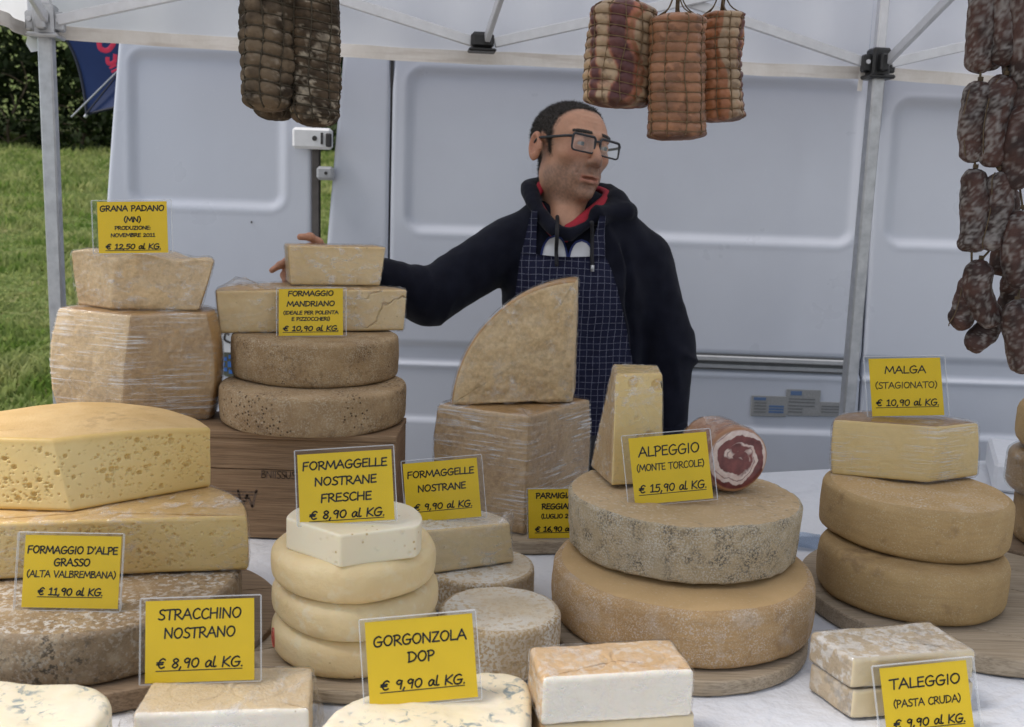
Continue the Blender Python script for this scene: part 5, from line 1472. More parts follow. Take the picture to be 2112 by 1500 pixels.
sign("yellow FORMAGGIO D'ALPE GRASSO sign, 11,90 per kilo, on the grey wheel", -.5674, 1.2282, .9035, .1260, .0935, 0, .256, .014,
     [L_("FORMAGGIO D'ALPE", .20, .10, .94), L_('GRASSO', .37, .10, .38), L_('(ALTA VALBREMBANA)', .535, .09, .93, True), PR('11,90', .775, .10, .68)], (.009, .003, .003, .003), wt=.95)
sign('yellow STRACCHINO NOSTRANO sign, 8,90 per kilo', -.3667, 1.1290, .8585, .1323, .0978, .012, .273, .060,
     [L_('STRACCHINO', .17, .125, .77), L_('NOSTRANO', .40, .125, .66), PR('8,90', .765, .12)], (.006, .008, .003, .001), wt=.95)
sign('yellow GORGONZOLA DOP sign, 9,90 per kilo', -.0885, 1.0701, .8735, .1250, .0952, .044, .278, .100,
     [L_('GORGONZOLA', .24, .12, .87), L_('DOP', .455, .12, .25), PR('9,90', .765, .11, .79)], (.006, .004, .003, .002), wt=.95)
sign('yellow TALEGGIO PASTA CRUDA sign at the bottom edge, 9,90 per kilo', .5425, 1.1640, .8045, .1112, .0844, .020, .24, .119,
     [L_('TALEGGIO', .25, .145, .82), L_('(PASTA CRUDA)', .54, .105, .78, True), PR('9,90', .83, .12, .83)], (.009, .009, .003, .002), wt=.95, foot=0)
# faded ink stamps on the crate front, red stamp on the lowest cream wheel
m_stamp = plain('faded stamp ink', (.17, .115, .08), .8, .4, 220)
def stamp(parent, name, mat, org, ax, ay, build):
    mb = MB(); build(mb); V = np.array(mb.V); W = np.array(org) + V[:, :1] * np.array(ax) + V[:, 1:2] * np.array(ay)
    return mesh_obj(name, W, mb.F, mat, parent, None, None, False)
fy = CYF - .0006
p = PY(538, 986, fy)
stamp(CRATE_FRONT, 'stamp', m_stamp, (p[0], fy, p[2]), (1, 0, 0), (0, 0, 1), lambda mb: [text_mesh(mb, 'BNIISSUST', 0, .075, 0, .014, .0007), text_mesh(mb, 'BNIISSUST', .0008, .0758, .0005, .014, .0004)])
p = PY(452, 1035, fy)
def wlogo(mb):
    for k in range(5): mb.add([(-.01 + .004 * k, .022 - k * .006, 0), (.072 - .006 * k, .022 - k * .006, 0), (.070 - .006 * k, .0195 - k * .006, 0), (-.009 + .004 * k, .0195 - k * .006, 0)], [(0, 3, 2, 1)])
    text_mesh(mb, 'W', .034, .072, -.008, .032, .0022)
stamp(CRATE_FRONT, 'stamp', m_stamp, (p[0], fy, p[2]), (1, 0, 0), (0, 0, 1), wlogo)

m_rstamp = plain('red stamp ink', (.62, .13, .10), .6, .2, 200)
_me = cream_low.data; _co = np.empty(len(_me.vertices) * 3); _me.vertices.foreach_get('co', _co); _co = _co.reshape(-1, 3) + np.array(cream_low.location)
_va = np.arctan2(_co[:, 1] - 1.324, _co[:, 0] + .207); _vr = np.hypot(_co[:, 1] - 1.324, _co[:, 0] + .207)
def on_wheel(a, z):
    q = ((np.angle(np.exp(1j * (_va - a)))) * .11) ** 2 + (_co[:, 2] - z) ** 2; k = np.argsort(q)[:3]; rr = max(_vr[k]) + .0002
    return (-.207 + rr * math.cos(a), 1.324 + rr * math.sin(a), z)
mb = MB(); a0 = math.radians(204)
mb.tube([on_wheel(a0 + .075 * math.cos(q), .849 + .0135 * math.sin(q)) for q in np.linspace(0, 2 * PI, 26)[:-1]], .0008, 5, closed=True)
for pts in ([(-.045, .852), (-.02, .858), (0, .850), (.02, .858), (.045, .851), (.02, .842), (0, .838)], [(-.04, .845), (-.01, .851), (.03, .843)], [(-.02, .841), (.02, .848)]):
    mb.tube([on_wheel(a0 + x, z) for x, z in spline(pts, 4)], .0007, 5)
mb.build('red_stamp', m_rstamp, cream_low)
# ================================================================ hanging bar, cured meats, sausages
m_twine = plain('brown twine', (.11, .075, .04), .85, .3, 200)
HB = thing('hanging_rail', (.2, 1.76, 1.93), 'steel rail under the tent roof from which the meats hang', 'rail')
mb = MB(); mb.tube([TP(.0, -.70, 1.945) , (1.75, 1.74, 1.945)], .011, 12); mb.build('tube', m_alu, HB, smooth=True)
mb = MB(); mb.tube([(.85, 1.46, 1.945), (1.75, 1.40, 1.945)], .011, 12); mb.build('tube', m_alu, HB, smooth=True)
mb = MB()
for x, y in ((-.9, 1.83), (1.0, 1.755), (.9, 1.46), (1.6, 1.42)): mb.tube([(x, y, 1.94), (x, y, 2.2)], .004, 6)
mb.build('hanger', m_twine, HB)
def attr_mat(name, rough=.5, bump=.4, bsc=160, sss=.08, spec=.4):
    t = NT(name); v = t.obj()
    c = t.n('Attribute', attribute_name='col').outputs['Color']
    nz = t.noise(v, bsc * .5, 4, .6)
    c = t.mix(t.rng(nz, .3, .7, 0, .35), c, t.mix(1.0, c, (.45, .42, .40), 'MULTIPLY'))
    return t.done(t.bsdf(c, rough, t.bump(t.noise(v, bsc, 4, .65), bump, .002), Subsurface_Weight=sss, Subsurface_Radius=(.008, .004, .002), Subsurface_Scale=1.0, Specular_IOR_Level=spec))
m_coppa = attr_mat('coppa casing', .75, .9, 140, 0, .2)
m_panc = attr_mat('pancetta surface', .42, .5, 140, .08)
m_saus = attr_mat('sausage casing', .62, .8, 220, 0, .3)
m_net = plain('dark netting', (.05, .038, .022), .85, .3, 200)
m_net2 = plain('brown netting', (.16, .10, .05), .8, .3, 200)
def lerp3(a, b, k): k = np.asarray(k)[:, None]; return np.array(a) * (1 - k) + np.array(b) * k
def meat(name, label, group, top, bot, Y, wpx, colf, mat, netm, rings=10, cols=7, flat=0.0, groove=.0035, netr=.0013, seed=0, ftop=0.5, bend=0, lump=.004, ell=.95, hang=True):
    P0, P1 = PY(*top, Y), PY(*bot, Y); ax = P0 - P1; L = np.linalg.norm(ax); ax /= L
    R = wpx / 2 / FPX * np.linalg.norm((P0 + P1) / 2 - CAMP)
    ex = np.cross(ax, (0, 1, 0)); ex /= np.linalg.norm(ex); ey = np.cross(ex, ax)
    if ey[1] > 0: ey = -ey; ex = -ex
    n, m = 110, 130
    u = np.linspace(0, 1, m); A = np.linspace(0, 2 * PI, n, endpoint=False)
    # profile: rounded or flattish ends, end caps reach the axis
    def prof(u):
        e0, e1 = .5 * R / L * 1.5 * (1 - flat) + .03, .5 * R / L * 1.5 * (1 - ftop) + .03
        a = np.clip(u / e0, 0, 1); b = np.clip((1 - u) / e1, 0, 1)
        return np.sqrt(1 - (1 - a) ** 2.2) ** (1 - .35 * flat) * np.sqrt(1 - (1 - b) ** 2.2)
    # sample more densely at the ends
    u = (1 - np.cos(PI * np.linspace(0, 1, m))) / 2 * .35 + np.linspace(0, 1, m) * .65
    UU, AA = np.meshgrid(u, A, indexing='ij')
    wob = vnoise(np.stack([np.cos(AA) * 2, np.sin(AA) * 2, UU * L / R * 1.2], -1).reshape(-1, 3) + seed, seed).reshape(m, n)
    ringp = (UU * rings + .25 * np.sin(AA + seed) + .12 * np.sin(2 * AA)) % 1; dr_ = np.minimum(ringp, 1 - ringp) / rings * L
    colp = (AA / (2 * PI) * cols + .10 * np.sin(UU * 9 + seed)) % 1; dc_ = np.minimum(colp, 1 - colp) / cols * 2 * PI * R
    pr = prof(UU)
    g = groove * (np.exp(-(dr_ / .0042) ** 2) + .75 * np.exp(-(dc_ / .004) ** 2)) * np.clip(pr * 1.4 - .2, 0, 1)
    rad = R * pr * (1 + lump / R * 1.2 * wob * .8) - g + groove * .45 * np.clip(pr * 1.4 - .2, 0, 1)
    cen = P1 + ax * (UU[..., None] * L) + ex * (bend * np.sin(PI * UU))[..., None]
    V = cen + rad[..., None] * (np.cos(AA)[..., None] * ex + ell * np.sin(AA)[..., None] * ey)
    V = V.reshape(-1, 3)
    F = [(i * n + j, i * n + (j + 1) % n, (i + 1) * n + (j + 1) % n, (i + 1) * n + j) for i in range(m - 1) for j in range(n)]
    V = V + normals(V, F) * (.0009 * fbm(V, 120, 3, seed))[:, None]
    col = colf(V, AA.ravel(), UU.ravel(), np.exp(-(dr_.ravel() / .005) ** 2), seed)
    o = mesh_obj(name, V, F, mat, None, P1 + ax * L * .5, None, True, {'col': col})
    tag(o, label, 'cured meat', group)
    # netting: real strings in the grooves
    mb = MB()
    def surf(uq, aq):
        w_ = vnoise(np.stack([np.cos(aq) * 2, np.sin(aq) * 2, uq * L / R * 1.2], -1) + seed, seed)
        rd = R * prof(uq) * (1 + lump / R * 1.2 * w_ * .8) - groove * .50 * np.clip(prof(uq) * 1.4 - .2, 0, 1) + netr * .6
        return P1 + ax * (uq[:, None] * L) + ex * (bend * np.sin(PI * uq))[:, None] + rd[:, None] * (np.cos(aq)[:, None] * ex + ell * np.sin(aq)[:, None] * ey)
    rg = random.Random(seed)
    for k in range(1, rings):
        aq = np.linspace(0, 2 * PI, 56, endpoint=False); uq = (k - .25 * np.sin(aq + seed) - .12 * np.sin(2 * aq)) / rings
        if .04 < uq.min() and uq.max() < .97: mb.tube(surf(uq, aq), netr * rg.uniform(.8, 1.2), 5, closed=True)
    for k in range(cols):
        uq = np.linspace(.025, .975, 60); aq = (k - .10 * np.sin(uq * 9 + seed)) / cols * 2 * PI
        mb.tube(surf(uq, aq), netr * rg.uniform(.8, 1.2), 5)
    mb.build('netting', netm, o, smooth=True)
    if hang:
        mb = MB(); tp = P1 + ax * L; rail = np.array((tp[0], 1.755, 1.945))
        mb.tube([tp - ax * .004, tp * .5 + rail * .5 + ex * .004, rail], .0035, 7)
        for k in range(5):
            a = k * 1.3 + seed; q = surf(np.array([.965]), np.array([a]))[0]
            mb.tube(spline([q, tp + ax * .012 + (q - tp) * .4, tp + ax * .045], 4), .0012, 5)
        mb.build('cord', m_twine, o, smooth=True)
    return o
def c_coppa(dark, pale, amt):
    def f(V, A, U, ring, s):
        n1 = fbm(V, 26, 4, s); n2 = fbm(V, 95, 3, s + 2)
        c = lerp3((.04, .028, .018), dark, np.clip(.5 + n1, 0, 1))
        k = np.clip((.6 * fbm(V * np.array((1, 1, 1.6)), 40, 3, s + 5) + .7 * fbm(V * np.array((1, 1, 1.8)), 130, 3, s + 6) - .15) * 2.4 + ring * amt, 0, 1) * np.clip(.35 + n2, 0, 1) * amt
        return c * (1 - k[:, None]) + np.array(pale) * k[:, None]
    return f
meat('hanging_coppa', 'grey-brown netted coppa hanging in front, with clear square netting', 'netted coppa hanging together', (551, -70), (553, 232), 1.74, 104, c_coppa((.165, .12, .078), (.38, .32, .25), .55), m_coppa, m_net, 11, 8, .35, .0045, seed=3, ell=.95)
meat('hanging_coppa', 'darker coppa with whitish ring streaks hanging beside the netted one', 'netted coppa hanging together', (648, -70), (651, 262), 1.76, 98, c_coppa((.12, .083, .052), (.52, .45, .35), .75), m_coppa, m_net, 17, 8, .5, .0028, seed=8)
meat('hanging_coppa', 'third coppa hanging behind, only its lower end showing', 'netted coppa hanging together', (572, -70), (568, 250), 1.84, 86, c_coppa((.10, .07, .045), (.40, .34, .26), .6), m_coppa, m_net, 12, 8, .35, .004, seed=12)
def c_panc(c_main, bands):
    def f(V, A, U, ring, s):
        n1 = fbm(V, 30, 4, s); c = np.tile(np.array(c_main), (len(V), 1)) * (1 + .25 * n1)[:, None]
        a = (A + .22 * fbm(V, 18, 3, s + 3) + .12 * np.sin(U * 7)) % (2 * PI)
        for a0, a1, cc, sd in bands:
            k = np.clip((a - a0) / .05, 0, 1) * np.clip((a1 - a) / .05, 0, 1) * (1 - sd * np.clip((fbm(V, 45, 3, s + 7) - .25) * 6, 0, 1))
            c = c * (1 - k[:, None]) + np.array(cc) * (1 + .2 * n1)[:, None] * k[:, None]
        d = np.clip((fbm(V, 60, 3, s + 9) - .45) * 8, 0, 1) * .4
        c = c * (1 - d[:, None]) + np.array((.06, .022, .012)) * d[:, None]
        e = np.clip((.075 - U) / .03, 0, 1) * np.clip(.75 + fbm(V, 70, 3, s), 0, 1)
        c = c * (1 - .85 * e[:, None]) + np.array((.10, .045, .025)) * .85 * e[:, None]
        return np.clip(c, .01, .9)
    return f
FAT, LEAN, SKIN = (.42, .30, .19), (.10, .032, .032), (.27, .12, .055)
# angle runs from the meat's side round the front (pi/2 faces the viewer)
meat('hanging_pancetta', 'squat netted pancetta with cream fat and dark lean bands, hanging nearest the vendor\'s head', 'rolled pancetta hanging together', (1289, 2), (1270, 222), 1.75, 136,
     c_panc((.36, .13, .075), [(.45, 1.05, FAT, .3), (1.05, 1.25, SKIN, 0), (1.35, 1.95, LEAN, .1), (1.95, 2.45, FAT, .35), (2.45, 2.75, LEAN, .2), (2.75, 3.3, (.50, .34, .20), .3), (3.9, 5.6, FAT, .3)]), m_panc, m_net2, 10, 12, .85, .0032, .0009, 21, .6)
meat('hanging_pancetta', 'smooth orange-skinned netted pancetta, the longest of the three', 'rolled pancetta hanging together', (1396, 28), (1395, 290), 1.71, 113,
     c_panc((.31, .145, .075), [(4.0, 5.3, FAT, .3)]), m_panc, m_net2, 13, 9, .85, .0022, .0009, 25, .75)
meat('hanging_pancetta', 'banded netted pancetta with a cream fat stripe hanging on the far side', 'rolled pancetta hanging together', (1488, 24), (1490, 252), 1.78, 92,
     c_panc((.38, .15, .065), [(.25, .72, (.16, .06, .05), .1), (.72, 1.55, FAT, .3), (4.0, 5.3, FAT, .3)]), m_panc, m_net2, 11, 10, .9, .0032, .0009, 29, .85, bend=-.006)

def sausage(label, pts, wpx, Y, seed, tint=0.0, mold=.5, string=None):
    """pts: pixel polyline of its axis from the top down"""
    C = spline([PY(x, y, Y + (k * .004)) for k, (x, y) in enumerate(pts)], 12); m = len(C)
    R = .94 * wpx / 2 / FPX * np.linalg.norm(C.mean(0) - CAMP)
    s = np.concatenate([[0], np.cumsum(np.linalg.norm(np.diff(C, axis=0), axis=1))]); L = s[-1]
    k = 44; q = (1 - np.cos(PI * np.linspace(0, 1, k))) / 2 * .45 + np.linspace(0, 1, k) * .55
    C = np.stack([np.interp(q * L, s, C[:, i]) for i in range(3)], 1)
    e = np.minimum(q, 1 - q) * L / (R * .95)
    prof = np.sqrt(1 - (1 - np.clip(e, 0, 1)) ** 2) * .985 + .015
    prof = prof * (1 + .06 * vnoise(np.stack([q * L * 35, 0 * q, 0 * q + seed], 1), seed))
    V, F = tube(C, R * prof, 36)
    V = np.array(V); N = normals(V, F)
    V = V + N * (.0022 * fbm(V, 45, 2, seed) + .0011 * fbm(V, 110, 3, seed) + .0006 * vnoise(V * np.array((260, 260, 60)), seed))[:, None]
    n1 = fbm(V, 40, 3, seed); c = lerp3((.034, .018, .015), (.084, .040, .031), np.clip(.5 + n1 + tint, 0, 1))
    k_ = np.clip((.5 * fbm(V, 70, 4, seed + 4) + .9 * fbm(V, 300, 3, seed) + mold - .33) * 1.15, 0, 1) * .68
    c = c * (1 - k_[:, None]) + np.array((.34, .32, .30)) * k_[:, None]
    tp = C[0]
    o = mesh_obj('hanging_sausage', V, F, m_saus, None, C.mean(0), None, True, {'col': c})
    tag(o, label, 'sausage', 'cured sausages on strings')
    mb = MB()
    end = np.array(string) if string is not None else tp + np.array((0, 0, .02))
    mb.tube([tp - (C[1] - tp) * -.5, tp * .5 + end * .5, end], .0016, 6)
    for kk in range(3): mb.tube([tp + np.array((.003 * math.cos(a + kk), .003 * math.sin(a + kk), .001 + .002 * kk)) for a in np.linspace(0, 2 * PI, 10, endpoint=False)], .0011, 5, closed=True)
    # a run of twine down the side
    sd = C + np.array((-1, -.6, 0)) / 1.166 * (R * prof * 1.02)[:, None]
    if seed % 3 == 0: mb.tube(sd[2:-2:2], .0009, 5)
    mb.build('string', m_twine, o, smooth=True)
def rail_at(x): return (x, 1.455, 1.945)
SY = 1.45
def PS(x, y, Y=SY): return PY(x, y, Y)
R1 = rail_at(PS(2022, 0)[0]); R2 = rail_at(PS(2068, 0)[0]); R3 = rail_at(PS(2108, 0)[0])
sausage('pale mouldy sausage, uppermost of the outer string', [(2030, -60), (2026, 40), (2018, 152)], 49, SY, 1, 0, .62, R1)
sausage('pale mouldy sausage, uppermost of the middle string', [(2072, -70), (2070, 30), (2070, 138)], 53, SY - .01, 2, 0, .5, R2)
sausage('sausage at the picture edge, uppermost of the inner string', [(2108, -70), (2112, 60), (2114, 184)], 56, SY - .02, 4, 0, .42, R3)
sausage('pale slim sausage, second of the outer string', [(2022, 168), (2006, 245), (2008, 336)], 52, SY, 3, 0, .62, PS(2022, 148))
sausage('pale sausage with a twine line, second of the middle string', [(2076, 156), (2050, 245), (2048, 344)], 56, SY - .01, 6, 0, .52, PS(2078, 134))
sausage('large red-brown sausage at the picture edge, second of the inner string', [(2122, 214), (2100, 300), (2098, 395)], 62, SY - .02, 7, .25, .08, PS(2122, 180))
sausage('straight greyish sausage, third of the outer string', [(2012, 348), (2010, 430), (2004, 522)], 53, SY, 8, 0, .52, PS(2010, 330))
sausage('bent greyish sausage, third of the middle string', [(2062, 352), (2060, 430), (2038, 520)], 52, SY - .01, 9, 0, .55, PS(2050, 338))
sausage('whitish sausage at the picture edge, third of the inner string', [(2110, 432), (2098, 510), (2110, 596)], 58, SY - .02, 10, .05, .38, PS(2104, 392))
sausage('dark red curved sausage near the string ends, pointing down', [(2024, 536), (2016, 590), (2032, 640), (2062, 668)], 52, SY, 11, .2, .32, PS(2040, 518))
sausage('short dark sausage leaning outward at the bottom of the outer string', [(2004, 566), (1996, 610), (1984, 650), (1964, 676)], 46, SY + .03, 12, .2, .26, PS(2004, 520))
sausage('lowest dark red sausage slanting under the curved one', [(2058, 656), (2030, 686), (1998, 724)], 46, SY + .03, 13, .3, .22, PS(2060, 640))
sausage('whitish sausage at the picture edge, lowest of the inner string', [(2098, 620), (2102, 690), (2118, 768)], 58, SY - .02, 14, .1, .36, PS(2104, 594))
sausage('dark sausage tucked behind, between the middle and inner strings', [(2078, 392), (2076, 480), (2062, 570)], 46, SY + .06, 16, .1, .16, PS(2084, 340, SY + .06))
sausage('dark sausage half hidden near the lower end of the bunch', [(2084, 560), (2090, 610), (2072, 654)], 46, SY + .06, 17, .1, .18, PS(2076, 540, SY + .06))
sausage('dark sausage half hidden behind the top sausages', [(2092, 100), (2090, 190), (2082, 272)], 44, SY + .06, 18, .05, .3, PS(2094, 60, SY + .06))
sausage('small dark sausage end showing under the upper mouldy sausage', [(2052, 20), (2046, 90), (2040, 150)], 40, SY + .06, 19, .05, .28, PS(2056, -40, SY + .06))
# ================================================================ the vendor
def smin(a, b, k): 
    h = np.clip(.5 + .5 * (b - a) / k, 0, 1); return b * (1 - h) + a * h - k * h * (1 - h)
def smax(a, b, k): return -smin(-a, -b, k)
def s_ell(P, c, r, M=None):
    q = P - np.array(c)
    if M is not None: q = q @ np.array(M)
    r = np.array(r); k0 = np.linalg.norm(q / r, axis=-1); k1 = np.linalg.norm(q / r ** 2, axis=-1)
    return k0 * (k0 - 1) / np.maximum(k1, 1e-9)
def s_cap(P, a, b, ra, rb=None):
    a, b = np.array(a, float), np.array(b, float); rb = ra if rb is None else rb
    d = b - a; t = np.clip(((P - a) @ d) / (d @ d), 0, 1)
    return np.linalg.norm(P - a - t[..., None] * d, axis=-1) - (ra + (rb - ra) * t)
def surface_nets(f, lo, hi, h):
    lo, hi = np.array(lo, float), np.array(hi, float)
    n = np.ceil((hi - lo) / h).astype(int) + 1
    ax = [lo[i] + h * np.arange(n[i]) for i in range(3)]
    G = np.empty(n, np.float32)
    for i in range(0, n[0], 16):
        P = np.stack(np.meshgrid(ax[0][i:i + 16], ax[1], ax[2], indexing='ij'), -1); G[i:i + 16] = f(P)
    S = G < 0
    c = np.zeros(n - 1, np.int8)
    for dx in (0, 1):
        for dy in (0, 1):
            for dz in (0, 1): c += S[dx:n[0] - 1 + dx, dy:n[1] - 1 + dy, dz:n[2] - 1 + dz]
    I = np.argwhere((c > 0) & (c < 8)); idx = -np.ones(n - 1, np.int64); idx[tuple(I.T)] = np.arange(len(I))
    acc = np.zeros((len(I), 3)); cnt = np.zeros(len(I))
    for a in range(3):
        o1, o2 = (a + 1) % 3, (a + 2) % 3
        for u in (0, 1):
            for v in (0, 1):
                p = I.copy(); p[:, o1] += u; p[:, o2] += v; q = p.copy(); q[:, a] += 1
                g0, g1 = G[tuple(p.T)], G[tuple(q.T)]; m = (g0 < 0) != (g1 < 0)
                t = np.where(m, g0 / np.where(m, g0 - g1, 1), 0)
                x = p.astype(float); x[:, a] += t
                acc[m] += x[m]; cnt[m] += 1
    V = lo + h * acc / cnt[:, None]; F = []
    for a in range(3):
        o1, o2 = (a + 1) % 3, (a + 2) % 3
        sl0 = [slice(None)] * 3; sl1 = [slice(None)] * 3; sl0[a] = slice(0, -1); sl1[a] = slice(1, None)
        d = S[tuple(sl0)] != S[tuple(sl1)]; E = np.argwhere(d)
        E = E[(E[:, o1] > 0) & (E[:, o2] > 0) & (E[:, o1] < n[o1] - 1) & (E[:, o2] < n[o2] - 1)]
        ins = S[tuple(E.T)]
        def cell(u, v): q = E.copy(); q[:, o1] -= u; q[:, o2] -= v; return idx[tuple(q.T)]
        Q = np.stack([cell(1, 1), cell(0, 1), cell(0, 0), cell(1, 0)], 1)
        F.append(np.where(ins[:, None], Q, Q[:, ::-1]))
    return V, np.concatenate(F)
def relax(V, F, it=2, k=.5):
    for _ in range(it):
        A = np.zeros_like(V); c = np.zeros(len(V))
        for i in range(4):
            j = (i + 1) % 4
            np.add.at(A, F[:, i], V[F[:, j]]); np.add.at(c, F[:, i], 1); np.add.at(A, F[:, j], V[F[:, i]]); np.add.at(c, F[:, j], 1)
        V = V * (1 - k) + k * A / np.maximum(c, 1)[:, None]
    return V

# ---- joints (world)
S_R, E_R, W_R = np.array((-.012, 2.452, 1.335)), np.array((-.203, 2.345, 1.214)), np.array((-.400, 2.262, 1.292))
S_L, E_L, W_L = np.array((.312, 2.452, 1.312)), np.array((.388, 2.455, 1.085)), np.array((.398, 2.425, .880))
CXp = .155
# ---- head frame: x = his left, y = where he looks, z = up
ya, ro, HS = math.radians(31), math.radians(8), 1.04
lf, fw, up = np.array((math.cos(ya), math.sin(ya), 0)), np.array((math.sin(ya), -math.cos(ya), 0)), np.array((0, 0, 1.0))
xh = lf * math.cos(ro) - up * math.sin(ro); zh = up * math.cos(ro) + lf * math.sin(ro)
pt = math.radians(1.5); yh = fw * math.cos(pt) + zh * math.sin(pt); zh = np.cross(xh, yh); 
if zh[2] < 0: zh = -zh
RH = np.stack([xh, yh, zh], 1); H0 = np.array((.122, 2.445, 1.569))
def HW(p): return H0 + HS * (np.atleast_2d(np.array(p, float)) @ RH.T)
def head_sdf(P):
    e = lambda c, r, M=None: s_ell(P, c, r, M)
    mir = lambda c: ((c[0], c[1], c[2]), (-c[0], c[1], c[2]))
    d = e((0, -.018, .034), (.0755, .0965, .074))
    d = smin(d, e((0, .028, .026), (.066, .062, .066)), .02)          # forehead
    d = smin(d, e((0, .036, -.032), (.0585, .058, .085)), .025)       # face
    for c in mir((.043, .004, -.066)): d = smin(d, e(c, (.014, .030, .030)), .03)   # jaw angle
    d = smin(d, e((0, .050, -.090), (.034, .036, .026)), .03)         # chin base
    d = smin(d, e((0, .083, -.101), (.019, .014, .014)), .018)        # chin
    for c in mir((.043, .062, -.018)): d = smin(d, e(c, (.020, .018, .016)), .022)  # cheekbone
    for s in (-1, 1): d = smin(d, s_cap(P, (s * .012, .0925, .026), (s * .046, .076, .028), .0085, .007), .014)  # brow
    for c in mir((.032, .101, .006)): d = smax(d, -e(c, (.021, .022, .0145)), .014)  # sockets
    d = smin(d, s_cap(P, (0, .090, .020), (0, .1135, -.026), .0085, .0115), .010)     # nose bridge
    d = smin(d, e((0, .112, -.031), (.0125, .0115, .0105)), .007)
    for c in mir((.0125, .1015, -.034)): d = smin(d, e(c, (.0085, .0105, .0085)), .006)
    for c in mir((.0065, .106, -.043)): d = smax(d, -e(c, (.0042, .005, .004)), .003)
    d = smin(d, e((0, .082, -.062), (.034, .016, .022)), .020)        # muzzle
    for s in (-1, 1): d = smax(d, -s_cap(P, (s * .021, .0995, -.032), (s * .031, .088, -.060), .0014, .0012), .006)   # nasolabial
    for s in (-1, 1):
        d = smin(d, s_cap(P, (0, .1005, -.0635), (s * .029, .0870, -.0660), .0055, .0036), .004)   # upper lip
        d = smin(d, s_cap(P, (0, .0995, -.0755), (s * .026, .0870, -.0730), .0082, .0050), .004)   # lower lip
    d = smax(d, -e((0, .103, -.0682), (.028, .016, .0034)), .0018)   # parted mouth
    d = smax(d, -s_cap(P, (-.014, .098, -.0855), (.014, .098, -.0855), .005), .008)
    for c in mir((.032, .0815, .005)):                                # eyelids round the ball
        lid = e(c, (.0148, .0142, .0138)); lid = smax(lid, -e((c[0], c[1] + .012, c[2] - .0008), (.0116, .012, .0040)), .0015)
        d = smin(d, lid, .005)
    for s in (-1, 1):                                                 # ears
        a = .28; M = np.array([[math.cos(s * a), -math.sin(s * a), 0], [math.sin(s * a), math.cos(s * a), 0], [0, 0, 1]])
        ear = e((s * .084, -.017, -.005), (.0110, .0175, .034), M)
        ear = smax(ear, -e((s * .0965, -.0145, -.002), (.0145, .0115, .0240), M), .0022)
        ear = smin(ear, s_cap(P, (s * .079, .000, -.010), (s * .080, .0, .001), .0045), .004)
        d = smin(d, ear, .006)
    for k, zz in enumerate((.052, .062, .073)):                       # brow furrows
        d = smax(d, -s_cap(P, (-.040, .0795 - .004 * k, zz - .002), (.040, .0795 - .004 * k, zz - .002), .0005) + .0006 * 0, .004) if False else d + .0011 * np.exp(-((P[..., 2] - zz - .12 * P[..., 0] ** 2 * 20) / .0022) ** 2) * (P[..., 1] > .05) * np.clip(1 - np.abs(P[..., 0]) / .055, 0, 1)
    nb = ((np.array((.128, 2.475, 1.36)) - H0) @ RH) / HS
    d = smin(d, s_cap(P, (0, -.022, -.055), nb, .050, .058), .030)    # neck
    nb2 = ((np.array((.118, 2.392, 1.385)) - H0) @ RH) / HS
    d = smin(d, s_cap(P, (0, .020, -.100), nb2, .028, .044), .03)
    d = smin(d, s_cap(P, (0, .028, -.105), nb + np.array((0, .035, .03)), .010, .012), .03)
    return d
hv, hf = surface_nets(head_sdf, (-.105, -.135, -.235), (.105, .14, .14), .0024)
hv = relax(hv, hf, 1, .45)
def poly_dist(x, y, poly):
    """signed distance to a polygon, negative inside"""
    poly = np.array(poly, float); n = len(poly); d = np.full(len(x), 1e9); ins = np.zeros(len(x), bool)
    for i in range(n):
        a, b = poly[i], poly[(i + 1) % n]; e = b - a
        t = np.clip(((x - a[0]) * e[0] + (y - a[1]) * e[1]) / (e @ e), 0, 1)
        d = np.minimum(d, np.hypot(x - a[0] - t * e[0], y - a[1] - t * e[1]))
        c = ((a[1] > y) != (b[1] > y)) & (x < (b[0] - a[0]) * (y - a[1]) / (b[1] - a[1] + 1e-12) + a[0]); ins ^= c
    return np.where(ins, -d, d)
N_h = normals(hv, hf)
x_, y_, z_ = hv.T
# skin colour: redder cheeks and nose, stubble shadow on jaw and lip, lips
SKIN_C = np.array((.47, .255, .165))
hc = np.tile(SKIN_C, (len(hv), 1)) * (1 + .08 * fbm(hv, 60, 3, 2))[:, None]
red_ = np.clip(np.exp(-(((np.abs(x_) - .045) / .02) ** 2 + ((z_ + .02) / .02) ** 2)) * (y_ > .03) + np.exp(-((x_ / .014) ** 2 + ((z_ + .028) / .018) ** 2)) * (y_ > .09), 0, 1) * .5
hc = hc * (1 - red_[:, None]) + np.array((.44, .20, .135)) * red_[:, None]
beard = np.clip((-.028 - z_ + .25 * (y_ - .06)) / .02, 0, 1) * np.clip((z_ + .135) / .02, 0, 1) * (y_ > -.015) * np.clip((y_ + .015) / .02, 0, 1)
lips = (np.abs(x_) < .025) * (y_ > .088) * np.exp(-(((z_ + .0695) / .0085) ** 4))
beard = np.clip(beard - lips, 0, 1) * (.65 + .35 * np.clip(fbm(hv, 240, 2, 4) + .5, 0, 1))
hc = hc * (1 - .62 * beard[:, None]) + np.array((.095, .070, .060)) * .62 * beard[:, None]
hc = hc * (1 - .7 * lips[:, None]) + np.array((.34, .135, .105)) * .7 * lips[:, None]
earr = np.clip((np.abs(x_) - .078) / .006, 0, 1) * (np.abs(z_) < .05) * (y_ < .03)
hc = hc * (1 - .4 * earr[:, None]) + np.array((.46, .19, .13)) * .4 * earr[:, None]
HAIR = [(-.16, -.078), (-.055, -.080), (-.030, -.045), (-.026, .010), (-.010, .030), (.006, .022), (.009, -.020), (.023, -.022), (.027, .010), (.030, .038), (.036, .064), (.050, .082), (.060, .090), (.066, .104), (.06, .2), (-.16, .2)]
